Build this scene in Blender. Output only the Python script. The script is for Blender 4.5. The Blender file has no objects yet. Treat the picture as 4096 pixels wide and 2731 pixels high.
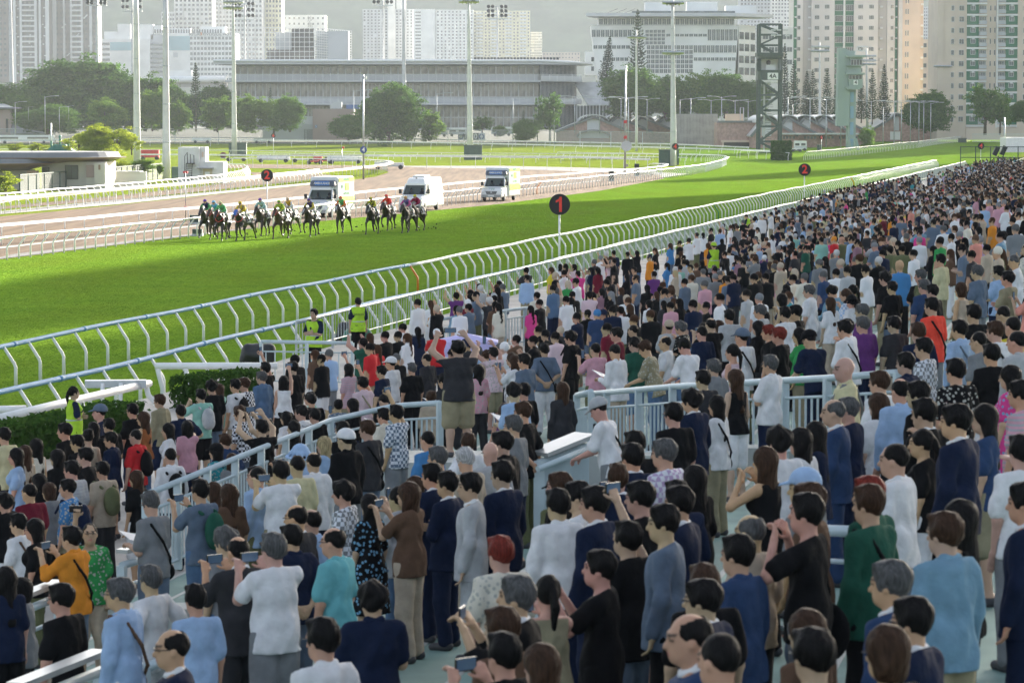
import bpy, math, random
import numpy as np
from mathutils import Vector, Matrix
R = math.radians
rnd = random.Random(7)
S = bpy.context.scene
COL = S.collection
PI = math.pi

# ------------------------------------------------------------------ camera, sky, sun, exposure
CAM_H = 7.2
FPX = 12500.0                      # focal length in photograph pixels (4096 wide)
PITCH = math.atan((1365.5 - 481.0) / FPX)
cd = bpy.data.cameras.new('camera'); cam = bpy.data.objects.new('camera', cd); COL.objects.link(cam)
cam.location = (0, 0, CAM_H); cam.rotation_euler = (PI/2 - PITCH, 0, 0)
cd.sensor_width = 36.0; cd.lens = FPX / 4096 * 36.0; cd.clip_start = 0.5; cd.clip_end = 30000
cd.dof.use_dof = True; cd.dof.focus_distance = 190.0; cd.dof.aperture_fstop = 7.1
S.camera = cam

SUN_AZ, SUN_EL = R(28), R(15)      # azimuth clockwise from +Y
W = bpy.data.worlds.new('World'); S.world = W; W.use_nodes = True
wn = W.node_tree.nodes; wl = W.node_tree.links
bg = wn['Background']
sky = wn.new('ShaderNodeTexSky'); sky.sky_type = 'NISHITA'; sky.sun_disc = False
sky.sun_elevation = SUN_EL; sky.sun_rotation = SUN_AZ
sky.air_density = .8; sky.dust_density = 2.6; sky.ozone_density = .6
hs = wn.new('ShaderNodeHueSaturation'); hs.inputs['Saturation'].default_value = .6     # a milky, humid sky
wl.new(sky.outputs[0], hs.inputs['Color']); wl.new(hs.outputs[0], bg.inputs[0]); bg.inputs[1].default_value = 0.125
sd = bpy.data.lights.new('sun', 'SUN'); sun = bpy.data.objects.new('sun', sd); COL.objects.link(sun)
sd.energy = 5.0; sd.angle = R(0.6); sd.color = (1.0, 0.93, 0.80)
sdir = Vector((math.sin(SUN_AZ)*math.cos(SUN_EL), math.cos(SUN_AZ)*math.cos(SUN_EL), math.sin(SUN_EL)))
sun.rotation_euler = sdir.to_track_quat('Z', 'Y').to_euler(); sun.location = (60, 120, 90)
S.view_settings.view_transform = 'Standard'; S.view_settings.look = 'None'
S.view_settings.exposure = 1.75; S.view_settings.gamma = 1.0
S.render.engine = 'CYCLES'
C = S.cycles
C.use_denoising = True; C.max_bounces = 6; C.diffuse_bounces = 3; C.glossy_bounces = 2; C.transmission_bounces = 4
C.transparent_max_bounces = 6; C.volume_bounces = 1; C.caustics_reflective = False; C.caustics_refractive = False
C.sample_clamp_indirect = 6.0

# ------------------------------------------------------------------ pixel -> place helpers
def zg(y):                          # the ground rises a little behind the far turn
    t = min(1.0, max(0.0, (y - 550.0) / 230.0)); return 1.6 * t * t * (3 - 2 * t)
cp, sp_ = math.cos(PITCH), math.sin(PITCH)
def ray(px, py):
    a = (px - 2048.0) / FPX; b = (1365.5 - py) / FPX
    return Vector((a, cp + b * sp_, -sp_ + b * cp))
def AT(px, py, Y):
    d = ray(px, py); k = Y / d.y; return Vector((d.x * k, Y, CAM_H + d.z * k))
def G(px, py, dz=0.0):              # the point of the ground seen at this pixel
    d = ray(px, py); z = 0.0
    for _ in range(40):
        k = (z + dz - CAM_H) / d.z if d.z < -1e-5 else 5000.0
        z = 0.5 * z + 0.5 * zg(k * d.y)
    k = (z + dz - CAM_H) / d.z
    return Vector((d.x * k, d.y * k, z + dz))
def px_per_m(Y): return FPX / Y
_a0 = math.atan((4547 - 2048) / FPX)
TD = Vector((math.sin(_a0), math.cos(_a0), 0)); TN = Vector((math.cos(_a0), -math.sin(_a0), 0))
R0 = Vector((-13.3, 82.6, 0))
def UV(u, v, z=0.0):                # u: metres away from the outer rail towards the stands, v: along the straight
    p = R0 + TN * u + TD * v; return Vector((p.x, p.y, zg(p.y) + z))
def uv_of(p): d = Vector((p.x, p.y, 0)) - R0; return d.dot(TN), d.dot(TD)

# ------------------------------------------------------------------ object helpers
def tag(o, label=None, cat=None, group=None, kind=None):
    if label: o['label'] = label
    if cat: o['category'] = cat
    if group: o['group'] = group
    if kind: o['kind'] = kind
    return o
def empty(name, loc, rz=0.0):
    o = bpy.data.objects.new(name, None); COL.objects.link(o); o.location = loc; o.rotation_euler = (0, 0, rz)
    o.empty_display_size = 0.2; return o
def thing(name, loc, label, cat, group=None, rz=0.0): return tag(empty(name, loc, rz), label, cat, group)
def link(name, me, parent=None, loc=None, mat=None, color=None, rot=None, scale=None):
    o = bpy.data.objects.new(name, me); COL.objects.link(o)
    if parent is not None: o.parent = parent
    if loc is not None: o.location = loc
    if rot is not None: o.rotation_euler = rot
    if scale is not None: o.scale = scale if hasattr(scale, '__len__') else (scale,) * 3
    if color is not None: o.color = (*color[:3], 1)
    if mat is not None and not me.materials: me.materials.append(mat)
    return o
def mesh_np(name, V, F, mat=None, smooth=True):
    me = bpy.data.meshes.new(name)
    V = np.asarray(V, np.float32); F = np.asarray(F, np.int32); n = F.shape[1]
    me.vertices.add(len(V)); me.vertices.foreach_set('co', V.ravel())
    me.loops.add(F.size); me.loops.foreach_set('vertex_index', F.ravel())
    me.polygons.add(len(F)); me.polygons.foreach_set('loop_start', np.arange(0, F.size, n, dtype=np.int32))
    me.polygons.foreach_set('use_smooth', np.full(len(F), smooth))
    if mat: me.materials.append(mat)
    me.update(calc_edges=True); return me
class MB:
    """collects boxes, tubes, prisms into one mesh"""
    def __init__(s): s.v = []; s.f = []; s.sm = []
    def add(s, vs, fs, smooth=False):
        n = len(s.v); s.v += [tuple(v) for v in vs]; s.f += [tuple(i + n for i in f) for f in fs]; s.sm += [smooth] * len(fs); return s
    def box(s, x0, x1, y0, y1, z0, z1, M=None):
        vs = [Vector((x, y, z)) for z in (z0, z1) for y in (y0, y1) for x in (x0, x1)]
        if M is not None: vs = [M @ v for v in vs]
        return s.add(vs, [(0, 2, 3, 1), (4, 5, 7, 6), (0, 1, 5, 4), (2, 6, 7, 3), (0, 4, 6, 2), (1, 3, 7, 5)])
    def cbox(s, c, d, M=None):
        return s.box(c[0]-d[0]/2, c[0]+d[0]/2, c[1]-d[1]/2, c[1]+d[1]/2, c[2]-d[2]/2, c[2]+d[2]/2, M)
    def tube(s, pts, r, n=6, cap=True, smooth=True):
        pts = [Vector(p) for p in pts]; rs = r if hasattr(r, '__len__') else [r] * len(pts); rings = []
        ref = None
        for i, p in enumerate(pts):
            t = (pts[min(i+1, len(pts)-1)] - pts[max(i-1, 0)]).normalized()
            if ref is None: ref = Vector((0, 0, 1)) if abs(t.z) < .9 else Vector((1, 0, 0))
            a = t.cross(ref).normalized(); b = a.cross(t).normalized(); ref = b if abs(t.dot(b)) < .5 else ref
            rings.append([p + a * (rs[i] * math.cos(2*PI*k/n)) + b * (rs[i] * math.sin(2*PI*k/n)) for k in range(n)])
        vs = [v for rg in rings for v in rg]; fs = []
        for i in range(len(pts) - 1):
            for k in range(n): fs.append((i*n+k, i*n+(k+1) % n, (i+1)*n+(k+1) % n, (i+1)*n+k))
        s.add(vs, fs, smooth)
        if cap:
            m = len(s.v) - len(vs)
            s.f += [tuple(m + k for k in range(n))[::-1], tuple(m + (len(pts)-1)*n + k for k in range(n))]; s.sm += [False, False]
        return s
    def bar(s, a, b, w, h=None):        # square bar between two points
        a = Vector(a); b = Vector(b); h = h or w; t = (b - a).normalized()
        u = Vector((0, 0, 1)) if abs(t.z) < .95 else Vector((0, 1, 0)); x = t.cross(u).normalized(); z = x.cross(t)
        vs = [p + x*(sx*w/2) + z*(sz*h/2) for p in (a, b) for sx, sz in ((-1,-1),(1,-1),(1,1),(-1,1))]
        return s.add(vs, [(0,1,2,3)[::-1], (4,5,6,7)] + [(i, (i+1) % 4, 4+(i+1) % 4, 4+i) for i in range(4)])
    def prism(s, poly, z0, z1, M=None):  # poly: list of (x,y)
        n = len(poly); vs = [Vector((p[0], p[1], z)) for z in (z0, z1) for p in poly]
        if M is not None: vs = [M @ v for v in vs]
        return s.add(vs, [tuple(range(n))[::-1], tuple(range(n, 2*n))] + [(i, (i+1) % n, n+(i+1) % n, n+i) for i in range(n)])
    def lathe(s, prof, n=16, c=(0, 0, 0), smooth=True):
        vs = [Vector((c[0] + r*math.cos(2*PI*k/n), c[1] + r*math.sin(2*PI*k/n), c[2] + z)) for r, z in prof for k in range(n)]
        fs = [(i*n+k, i*n+(k+1) % n, (i+1)*n+(k+1) % n, (i+1)*n+k) for i in range(len(prof)-1) for k in range(n)]
        return s.add(vs, fs, smooth)
    def mesh(s, name, mat=None):
        me = bpy.data.meshes.new(name); me.from_pydata([tuple(v) for v in s.v], [], s.f)
        me.polygons.foreach_set('use_smooth', s.sm)
        if mat: me.materials.append(mat)
        me.update(); return me
    def build(s, name, mat, parent=None, **k): return link(name, s.mesh(name, mat), parent, **k)
def rotz(a, t=(0, 0, 0)): return Matrix.Translation(t) @ Matrix.Rotation(a, 4, 'Z')

# ------------------------------------------------------------------ materials
MATS = {}
def mat(name, col=(.5, .5, .5), rough=.6, metal=0.0, vary=.12, scale=3.0, bump=0.0, bscale=30.0, objcol=False, spec=None, detail=4.0, coord='Object', col2=None, fac=(.35, .65)):
    if name in MATS: return MATS[name]
    m = bpy.data.materials.new(name); m.use_nodes = True; MATS[name] = m
    nt = m.node_tree; N = nt.nodes; L = nt.links; p = N['Principled BSDF']
    p.inputs['Roughness'].default_value = rough; p.inputs['Metallic'].default_value = metal
    if spec is not None: p.inputs['Specular IOR Level'].default_value = spec
    tc = N.new('ShaderNodeTexCoord')
    nz = N.new('ShaderNodeTexNoise'); nz.inputs['Scale'].default_value = scale; nz.inputs['Detail'].default_value = detail
    L.new(tc.outputs[coord], nz.inputs[0])
    mx = N.new('ShaderNodeMix'); mx.data_type = 'RGBA'
    rp = N.new('ShaderNodeMapRange'); rp.inputs[1].default_value = fac[0]; rp.inputs[2].default_value = fac[1]
    L.new(nz.outputs[0], rp.inputs[0]); L.new(rp.outputs[0], mx.inputs[0])
    if objcol:
        oi = N.new('ShaderNodeObjectInfo')
        dk = N.new('ShaderNodeMix'); dk.data_type = 'RGBA'; dk.blend_type = 'MULTIPLY'; dk.inputs[0].default_value = 1
        L.new(oi.outputs['Color'], dk.inputs[6]); dk.inputs[7].default_value = (1-vary,) * 3 + (1,)
        L.new(dk.outputs[2], mx.inputs[6]); L.new(oi.outputs['Color'], mx.inputs[7])
    else:
        c2 = col2 or tuple(min(1, c * (1 + vary)) for c in col); c1 = col if col2 else tuple(c * (1 - vary) for c in col)
        mx.inputs[6].default_value = (*c1, 1); mx.inputs[7].default_value = (*c2, 1)
    L.new(mx.outputs[2], p.inputs['Base Color'])
    if bump:
        bn = N.new('ShaderNodeTexNoise'); bn.inputs['Scale'].default_value = bscale; bn.inputs['Detail'].default_value = 3; L.new(tc.outputs[coord], bn.inputs[0])
        b = N.new('ShaderNodeBump'); b.inputs['Strength'].default_value = bump; b.inputs['Distance'].default_value = .05
        L.new(bn.outputs[0], b.inputs['Height']); L.new(b.outputs[0], p.inputs['Normal'])
    m['_mix'] = mx.name
    return m
def leaf_mat(name, c1, c2, trans=.35):
    m = bpy.data.materials.new(name); m.use_nodes = True; nt = m.node_tree; N = nt.nodes; L = nt.links
    N.remove(N['Principled BSDF'])
    g = N.new('ShaderNodeNewGeometry'); mx = N.new('ShaderNodeMix'); mx.data_type = 'RGBA'
    oi = N.new('ShaderNodeObjectInfo'); ad = N.new('ShaderNodeMath'); ad.operation = 'MULTIPLY_ADD'
    L.new(oi.outputs['Random'], ad.inputs[0]); ad.inputs[1].default_value = .35; L.new(g.outputs['Random Per Island'], ad.inputs[2])
    ad2 = N.new('ShaderNodeMath'); ad2.operation = 'MULTIPLY'; ad2.inputs[1].default_value = .74; L.new(ad.outputs[0], ad2.inputs[0])
    L.new(ad2.outputs[0], mx.inputs[0]); mx.inputs[6].default_value = (*c1, 1); mx.inputs[7].default_value = (*c2, 1)
    d = N.new('ShaderNodeBsdfDiffuse'); t = N.new('ShaderNodeBsdfTranslucent'); ms = N.new('ShaderNodeMixShader'); ms.inputs[0].default_value = trans
    L.new(mx.outputs[2], d.inputs[0]); L.new(mx.outputs[2], t.inputs[0]); L.new(d.outputs[0], ms.inputs[1]); L.new(t.outputs[0], ms.inputs[2])
    L.new(ms.outputs[0], N['Material Output'].inputs[0]); MATS[name] = m; return m
# ------------------------------------------------------------------ signed-distance bodies
class Sdf:
    def __init__(s, lo, hi, h):
        s.lo = np.array(lo, np.float32); s.h = h
        s.n = np.ceil((np.array(hi) - lo) / h).astype(int) + 1
        s.ax = [s.lo[i] + h * np.arange(s.n[i], dtype=np.float32) for i in range(3)]
        s.D = np.full(tuple(s.n), 9.0, np.float32)
    def _sl(s, lo, hi):
        a = np.clip(np.floor((np.array(lo) - s.lo) / s.h).astype(int), 0, s.n); b = np.clip(np.ceil((np.array(hi) - s.lo) / s.h).astype(int) + 1, 0, s.n)
        if np.any(b <= a): return None, None
        sl = tuple(slice(a[i], b[i]) for i in range(3))
        X = s.ax[0][sl[0]][:, None, None]; Y = s.ax[1][sl[1]][None, :, None]; Z = s.ax[2][sl[2]][None, None, :]
        return sl, (X, Y, Z)
    def _un(s, sl, d, k):
        a = s.D[sl]
        if k > 0:
            h = np.maximum(k - np.abs(a - d), 0) / k; s.D[sl] = np.minimum(a, d) - h * h * k * .25
        else: s.D[sl] = np.minimum(a, d)
    def cone(s, a, b, ra, rb, k=.03, flat=1.0):
        a = np.array(a, np.float32); b = np.array(b, np.float32); m = max(ra, rb) + .1
        sl, P = s._sl(np.minimum(a, b) - m, np.maximum(a, b) + m)
        if sl is None: return s
        ab = b - a; L2 = float(ab @ ab) + 1e-9
        X, Y, Z = P[0] - a[0], P[1] - a[1], P[2] - a[2]
        t = np.clip((X*ab[0] + Y*ab[1] + Z*ab[2]) / L2, 0, 1)
        d = np.sqrt((X - t*ab[0])**2 + ((Y - t*ab[1])/flat)**2 + (Z - t*ab[2])**2) - (ra + (rb - ra) * t)
        s._un(sl, d, k); return s
    def ell(s, c, r, k=.04, M=None, sub=False):
        m = max(r) + .1; w = np.array((M @ Vector(c)) if M is not None else c, np.float32)
        sl, P = s._sl(w - m, w + m)
        if sl is None: return s
        if M is not None:
            I = M.inverted(); X, Y, Z = (I[i][0]*P[0] + I[i][1]*P[1] + I[i][2]*P[2] + I[i][3] for i in range(3))
        else: X, Y, Z = P
        X, Y, Z = X - c[0], Y - c[1], Z - c[2]
        k0 = np.sqrt((X/r[0])**2 + (Y/r[1])**2 + (Z/r[2])**2); k1 = np.sqrt((X/r[0]**2)**2 + (Y/r[1]**2)**2 + (Z/r[2]**2)**2) + 1e-6
        d = k0 * (k0 - 1) / k1
        if sub: s.D[sl] = np.maximum(s.D[sl], -d)
        else: s._un(sl, d, k)
        return s
    def cut(s, n, o, M=None):            # keep the side where (p-o).n < 0
        if M is not None: o = M @ Vector(o); n = M.to_3x3() @ Vector(n)
        X, Y, Z = s.ax[0][:, None, None], s.ax[1][None, :, None], s.ax[2][None, None, :]
        s.D = np.maximum(s.D, (X-o[0])*n[0] + (Y-o[1])*n[1] + (Z-o[2])*n[2]); return s
    def noise(s, amp, f, seed=0):
        X, Y, Z = s.ax[0][:, None, None], s.ax[1][None, :, None], s.ax[2][None, None, :]
        s.D = s.D + amp * (np.sin(f*X*1.1 + 3*np.sin(f*.31*Z+seed) + seed) * np.sin(f*Y*.9 + 2*np.sin(f*.4*X) + 1.7*seed) + .8*np.sin(f*.55*Z + 2.2*np.sin(f*.4*X+seed) + 2.0*np.sin(f*.37*Y)))
        return s
    def nets(s):
        D = s.D; Sg = D < 0; n = np.array(D.shape)
        c = sum(Sg[i:n[0]-1+i, j:n[1]-1+j, k:n[2]-1+k].astype(np.int8) for i in (0, 1) for j in (0, 1) for k in (0, 1))
        cells = np.argwhere((c > 0) & (c < 8)); idx = np.full(tuple(n - 1), -1, np.int32); idx[tuple(cells.T)] = np.arange(len(cells))
        pos = np.zeros((len(cells), 3), np.float32); cnt = np.zeros(len(cells), np.float32)
        for ax in range(3):
            o1, o2 = [q for q in range(3) if q != ax]
            for i in (0, 1):
                for j in (0, 1):
                    a = np.zeros(3, int); a[o1] = i; a[o2] = j; b = a.copy(); b[ax] = 1
                    da = D[tuple((cells + a).T)]; db = D[tuple((cells + b).T)]; m = (da < 0) != (db < 0)
                    t = da[m] / (da[m] - db[m]); p = np.tile(a.astype(np.float32), (m.sum(), 1)); p[:, ax] += t
                    pos[m] += p; cnt[m] += 1
        V = (cells + pos / cnt[:, None]) * s.h + s.lo
        Fs = []
        for ax in range(3):
            o1, o2 = (ax+1) % 3, (ax+2) % 3
            sa = [slice(0, n[0]), slice(0, n[1]), slice(0, n[2])]; sb = list(sa); sa[ax] = slice(0, n[ax]-1); sb[ax] = slice(1, n[ax])
            A, B = Sg[tuple(sa)], Sg[tuple(sb)]; e = np.argwhere(A != B)
            e = e[(e[:, o1] > 0) & (e[:, o2] > 0) & (e[:, o1] < n[o1]-1) & (e[:, o2] < n[o2]-1)]
            q = []
            for i, j in ((1, 1), (0, 1), (0, 0), (1, 0)):
                t = e.copy(); t[:, o1] -= i; t[:, o2] -= j; q.append(idx[tuple(t.T)])
            q = np.stack(q, 1); fl = ~A[tuple(e.T)]; q[fl] = q[fl][:, ::-1]; Fs.append(q)
        F = np.concatenate(Fs); return V.astype(np.float32), F[(F >= 0).all(1)]

def nrm(v): v = np.array(v, float); return v / np.linalg.norm(v)
# pose: (right upper, right fore), (left upper, left fore), lean, head yaw, head pitch, grip
# directions are written for the right arm (x = +); the left arm is mirrored
POSES = {
 'stand':  (((.21,.04,-1),(.03,.22,-1)), None, 0, 8, -2, .5),
 'back':   (((.30,-.26,-1),(-.78,-.30,-.62)), None, 2, 10, -2, .6),
 'cross':  (((.22,.22,-1),(-.95,.42,.16)), ((.22,.25,-1),(-.92,.45,.02)), -2, 5, 0, .3),
 'phone':  (((.10,.72,-.62),(-.30,.48,.86)), None, 0, 0, 4, .9),
 'onehigh':(((.12,.62,.78),(-.12,.42,.92)), ((.12,.02,-1),(.02,.25,-1)), 0, 0, 8, .9),
 'uphigh': (((.42,.62,.58),(-.42,.42,.82)), None, 0, 0, 8, .9),
 'eyes':   (((.42,.62,-.44),(-.62,.02,.80)), None, 0, 0, 2, .8),
 'lean':   (((.12,.62,-.80),(-.06,.95,-.12)), ((.16,.55,-.84),(-.3,.92,-.1)), 15, 10, -12, .6),
 'hips':   (((.70,-.28,-.72),(-.72,.40,-.58)), None, -2, -10, 2, .5),
 'read':   (((.14,.16,-1),(-.22,.92,.30)), ((.14,.12,-1),(-.30,.92,.22)), 3, 0, -14, .7),
 'pocket': (((.30,-.16,-1),(-.10,.30,-1)), None, 0, 18, 0, .8),
 'chin':   (((.10,.50,-.88),(-.30,.20,1.0)), ((.22,.25,-1),(-.9,.5,.05)), 4, 6, -2, .8),
 'point':  (((.10,.90,.20),(.0,1.0,.16)), ((.12,.02,-1),(.02,.18,-1)), 0, 4, 2, .1),
 'sit':    (((.14,.30,-.95),(-.25,.92,-.18)), None, 10, 8, 0, .5),
}
class Fig:
    """joints of one standing or seated figure, facing +Y, feet at z = 0"""
    def __init__(s, pose, fem):
        ra, la, lean, yaw, pit, s.grip = POSES[pose]; la = la or ra
        s.fem = fem; s.pose = pose; s.sit = pose == 'sit'
        s.T = Matrix.Translation((0, 0, .97)) @ Matrix.Rotation(R(-lean), 4, 'X') @ Matrix.Translation((0, 0, -.97))
        if s.sit: s.T = Matrix.Translation((0, -.12, -.40)) @ s.T
        sh = .146 if fem else .166; s.sh = sh; T = s.T
        s.arm = []
        for sg, (up, fo) in ((1, ra), (-1, la)):
            m = np.array((sg, 1, 1)); S0 = np.array(T @ Vector((sg*sh, -.01, 1.415)))
            rot = np.array(T.to_3x3()); u = rot @ (nrm(up) * m); f = rot @ (nrm(fo) * m)
            E = S0 + u * .285; Wr = E + f * .245; s.arm.append((S0, E, Wr, f, sg))
        s.H = T @ Matrix.Translation((0, .025, 1.625)) @ Matrix.Rotation(R(yaw), 4, 'Z') @ Matrix.Rotation(R(pit), 4, 'X')
        hx = .092
        s.leg = []
        for sg in (1, -1):
            if s.sit: s.leg.append(((sg*hx, -.12, .55), (sg*.12, .32, .52), (sg*.12, .30, .08), sg))
            else: s.leg.append(((sg*hx, 0, .93), (sg*(hx+.02), .02+.02*sg, .50), (sg*(hx+.045), -.03+.03*sg, .08), sg))
    def torso(s, D, g=0.0, k=.05):
        T = s.T; f = s.fem
        D.ell((0, 0, .98), ((.172 if f else .168)+g, .118+g, .13+g), k, T)
        D.ell((0, .005, 1.12), ((.128 if f else .150)+g, .100+g, .17+g), k, T)
        D.ell((0, 0, 1.30), ((.145 if f else .172)+g, .112+g, .19+g), k, T)
        a = T @ Vector((-s.sh+.03, -.01, 1.42)); b = T @ Vector((s.sh-.03, -.01, 1.42)); D.cone(a, b, .058+g, .058+g, k)
        if f:
            for sg in (1, -1): D.ell((sg*.066, .10, 1.28), (.055+g, .05+g, .055+g), .04, T)
        return D
    def arms(s, D, g=0.0, upto=2.0, k=.03, loose=0.0):
        q = .88 if s.fem else 1.0
        for S0, E, Wr, f, sg in s.arm:
            t = min(1, upto); e = S0 + (E - S0) * t; D.cone(S0, e, .056*q+g, (.056-.014*t)*q+g+loose, k)
            if upto > 1: t = upto - 1; D.cone(E, E + (Wr - E) * t, .042*q+g, (.042-.014*t)*q+g+loose, k)
        return D
    def legs(s, D, g=0.0, k=.03, upto=2.0, str_=0.0):
        for h, kn, an, sg in s.leg:
            h, kn, an = map(np.array, (h, kn, an)); t = min(1, upto)
            D.cone(h, h + (kn - h) * t, .092+g, (.092-.034*t)+g+str_, .05)
            if upto > 1:
                t = upto - 1; D.cone(kn, kn + (an - kn) * t, .058+g+str_*.6, .058-.018*t+g+str_, k)
                if g == 0 and t > .9: D.ell(tuple(kn*.66 + an*.34 + np.array((0, -.018, 0))), (.05, .055, .11), k)
        return D
    def head(s, D):
        H = s.H; q = .95 if s.fem else 1.0
        D.cone(s.T @ Vector((0, -.02, 1.42)), H @ Vector((0, -.02, -.06)), .058*q, .054*q, .04)
        D.ell((0, -.012, .028), (.079, .100, .100), .03, H); D.ell((0, .012, -.045), (.062*q, .076, .078), .04, H)
        D.ell((0, .060, -.082), (.030, .030, .026), .04, H)            # chin
        a = H @ Vector((0, .088, .012)); b = H @ Vector((0, .113, -.026)); D.cone(a, b, .010, .016, .016)   # nose
        D.ell((0, .088, .034), (.058, .016, .012), .02, H)             # brow
        D.ell((0, .088, -.058), (.026, .014, .012), .014, H)           # lips
        for sg in (1, -1):
            D.ell((sg*.034, .098, .012), (.017, .013, .010), 0, H, sub=True)
            D.ell((sg*.034, .083, .012), (.014, .013, .011), .004, H)
            D.ell((sg*.080, -.012, -.008), (.012, .024, .034), .010, H)
        return D
    def feet(s, D, g=0.0):
        for h, kn, an, sg in s.leg:
            a = np.array(an); D.cone(a + (0, -.045, -.035), a + (sg*.02, .15, -.05), .040+g, .033+g, .03); D.cone(a, a+(0, .02, -.04), .042+g, .045+g, .03)
        return D
def fig_box(fg, lo, hi):
    return lo, hi
def hand_mesh(Wr, f, sg, grip, fwd):
    """palm, four unequal bent fingers and a thumb leaving the palm's side"""
    f = nrm(f); side = np.cross(f, fwd); side = nrm(side) if np.linalg.norm(side) > .1 else np.array((1., 0, 0)); nor = np.cross(side, f)
    side = side * (1 if side @ np.array((-sg, .3, .2)) > 0 else -1)
    D = Sdf(Wr - .17, Wr + .20, .0068)
    D.cone(Wr - f*.03, Wr + f*.02, .027, .027, .01)
    for i in range(4):
        o = (i - 1.5) * .021; b = Wr + f*.085 + side*o*-1
        D.cone(Wr + f*.015 + side*o*-.7, b, .0145, .0125, .016)
        L = (.042, .046, .044, .034)[i]; a1 = grip*.9; a2 = grip*1.9
        p1 = b + (f*math.cos(a1) + nor*math.sin(a1))*L; p2 = p1 + (f*math.cos(a2) + nor*math.sin(a2))*L*.75
        D.cone(b, p1, .0105, .0092, .004); D.cone(p1, p2, .0092, .0078, .003)
    t0 = Wr + f*.028 + side*.028; t1 = t0 + (f*.6 + side*.75 + nor*.35*grip)*.042; t2 = t1 + (f*.85 + side*.3 + nor*.5*grip)*.034
    D.cone(Wr + f*.02, t0, .016, .0145, .01); D.cone(t0, t1, .0135, .0112, .006); D.cone(t1, t2, .0112, .009, .003)
    return D.nets()
def join(parts):
    V = []; F = []; n = 0
    for v, f in parts: V.append(v); F.append(f + n); n += len(v)
    return np.concatenate(V), np.concatenate(F)
def grid_for(fg, h, top=1.80, z0=-.03):
    P = np.array([p for a in fg.arm for p in a[:3]] + [tuple(fg.H @ Vector((0, 0, 0)))] + [q for l in fg.leg for q in l[:3]], float)
    lo = P.min(0) - (.19, .20, .1); hi = P.max(0) + (.19, .22, .18); lo[2] = z0 if z0 > -1 else lo[2]
    lo[:2] = np.minimum(lo[:2], (-.3, -.24)); hi[:2] = np.maximum(hi[:2], (.3, .24)); return lo, hi
SKIN = None
def body_mesh(fg, h=.016, hands=True):
    lo, hi = grid_for(fg, h); D = Sdf(lo, hi, h)
    fg.torso(D, -.012); fg.legs(D, 0); fg.arms(D, 0); fg.feet(D, .006); fg.head(D)
    V, F = D.nets(); parts = [(V, F)]
    if hands:
        fwd = np.array(fg.T.to_3x3() @ Vector((0, 1, 0)))
        for S0, E, Wr, f, sg in fg.arm: parts.append(hand_mesh(Wr, f, sg, fg.grip, fwd if abs(nrm(f) @ fwd) < .8 else np.array((0, 0, -1.))))
    V, F = join(parts); me = mesh_np('body', V, F, SKIN)
    # colour attribute: r = lips, g = eyes and brows, b = shoes
    at = me.attributes.new('feat', 'FLOAT_COLOR', 'POINT'); c = np.zeros((len(V), 4), np.float32); c[:, 3] = 1
    I = np.array(fg.H.inverted()); L = V @ I[:3, :3].T + I[:3, 3]
    fr = L[:, 1] > .06
    c[:, 0] = fr & (((L[:, 0]/.026)**2 + ((L[:, 2]+.057)/.012)**2) < 1)
    c[:, 1] = fr & ((((np.abs(L[:, 0])-.034)/.014)**2 + ((L[:, 2]-.012)/.009)**2 < 1) | ((np.abs(np.abs(L[:, 0])-.036) < .022) & (np.abs(L[:, 2]-.036) < .006)))
    c[:, 2] = V[:, 2] < .085
    at.data.foreach_set('color', c.ravel()); return me
def top_sdf(fg, kind, h):
    lo, hi = grid_for(fg, h, z0=-2); D = Sdf(lo - .03, hi + .03, h); T = fg.T
    g = {'tee': .020, 'shirt': .022, 'jacket': .029, 'vest': .012, 'dress': .016, 'polo': .022, 'hivis': .036}[kind]
    hem = {'tee': .84, 'shirt': .84, 'jacket': .78, 'vest': .90, 'dress': .90, 'polo': .85, 'hivis': .82}[kind]
    if fg.sit: hem += .04
    fg.torso(D, g)
    D.cone(T @ Vector((-.045, 0, 1.06)), T @ Vector((-.058, 0, hem)), .108+g, .128+g, .06); D.cone(T @ Vector((.045, 0, 1.06)), T @ Vector((.058, 0, hem)), .108+g, .128+g, .06)
    if kind in ('tee', 'polo', 'dress'): fg.arms(D, g*.8, .76, .022, .016)
    elif kind in ('shirt', 'jacket'): fg.arms(D, g*.7, 1.98 if kind == 'jacket' else 1.96, .020, .002)
    D.noise(.0085, 29, {'tee': 1, 'shirt': 2, 'jacket': 3}.get(kind, 4))
    if kind == 'dress' and not fg.sit: D.cone((-.06, 0, .95), (-.10, 0, .50), .145, .17, .06); D.cone((.06, 0, .95), (.10, 0, .50), .145, .17, .06); D.cut((0, 0, -1), (0, 0, .48))
    else: D.cut((0, 0, -1), (0, 0, hem), T)
    D.cut((0, .45, .9), (0, 0, 1.478 if kind != 'vest' else 1.43), T)
    if kind == 'vest':
        for sg in (1, -1): D.ell((sg*(fg.sh+.045), 0, 1.40), (.055, .16, .09), 0, T, sub=True)
    if kind == 'hivis':
        for sg in (1, -1): D.ell((sg*(fg.sh+.07), 0, 1.36), (.05, .16, .13), 0, T, sub=True)
    return D
def bottom_sdf(fg, kind, h):
    lo, hi = grid_for(fg, h); D = Sdf(lo, hi, h)
    if kind == 'trousers': fg.legs(D, .016, .03, 1.97, .022)
    elif kind == 'shorts': fg.legs(D, .020, .03, .98, .035)
    elif kind == 'skirt':
        if fg.sit: fg.legs(D, .03, .03, 1.2, .02)
        else:
            for sg in (1, -1): D.cone((sg*.05, 0, .95), (sg*.11, 0, .30), .14, .17, .08)
            D.cut((0, 0, -1), (0, 0, .28))
    T = fg.T; D.ell((0, 0, .98), (.182, .132, .12), .05, T); D.cut((0, 0, 1), (0, 0, 1.03), T)
    D.noise(.004, 22, 5); return D
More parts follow.
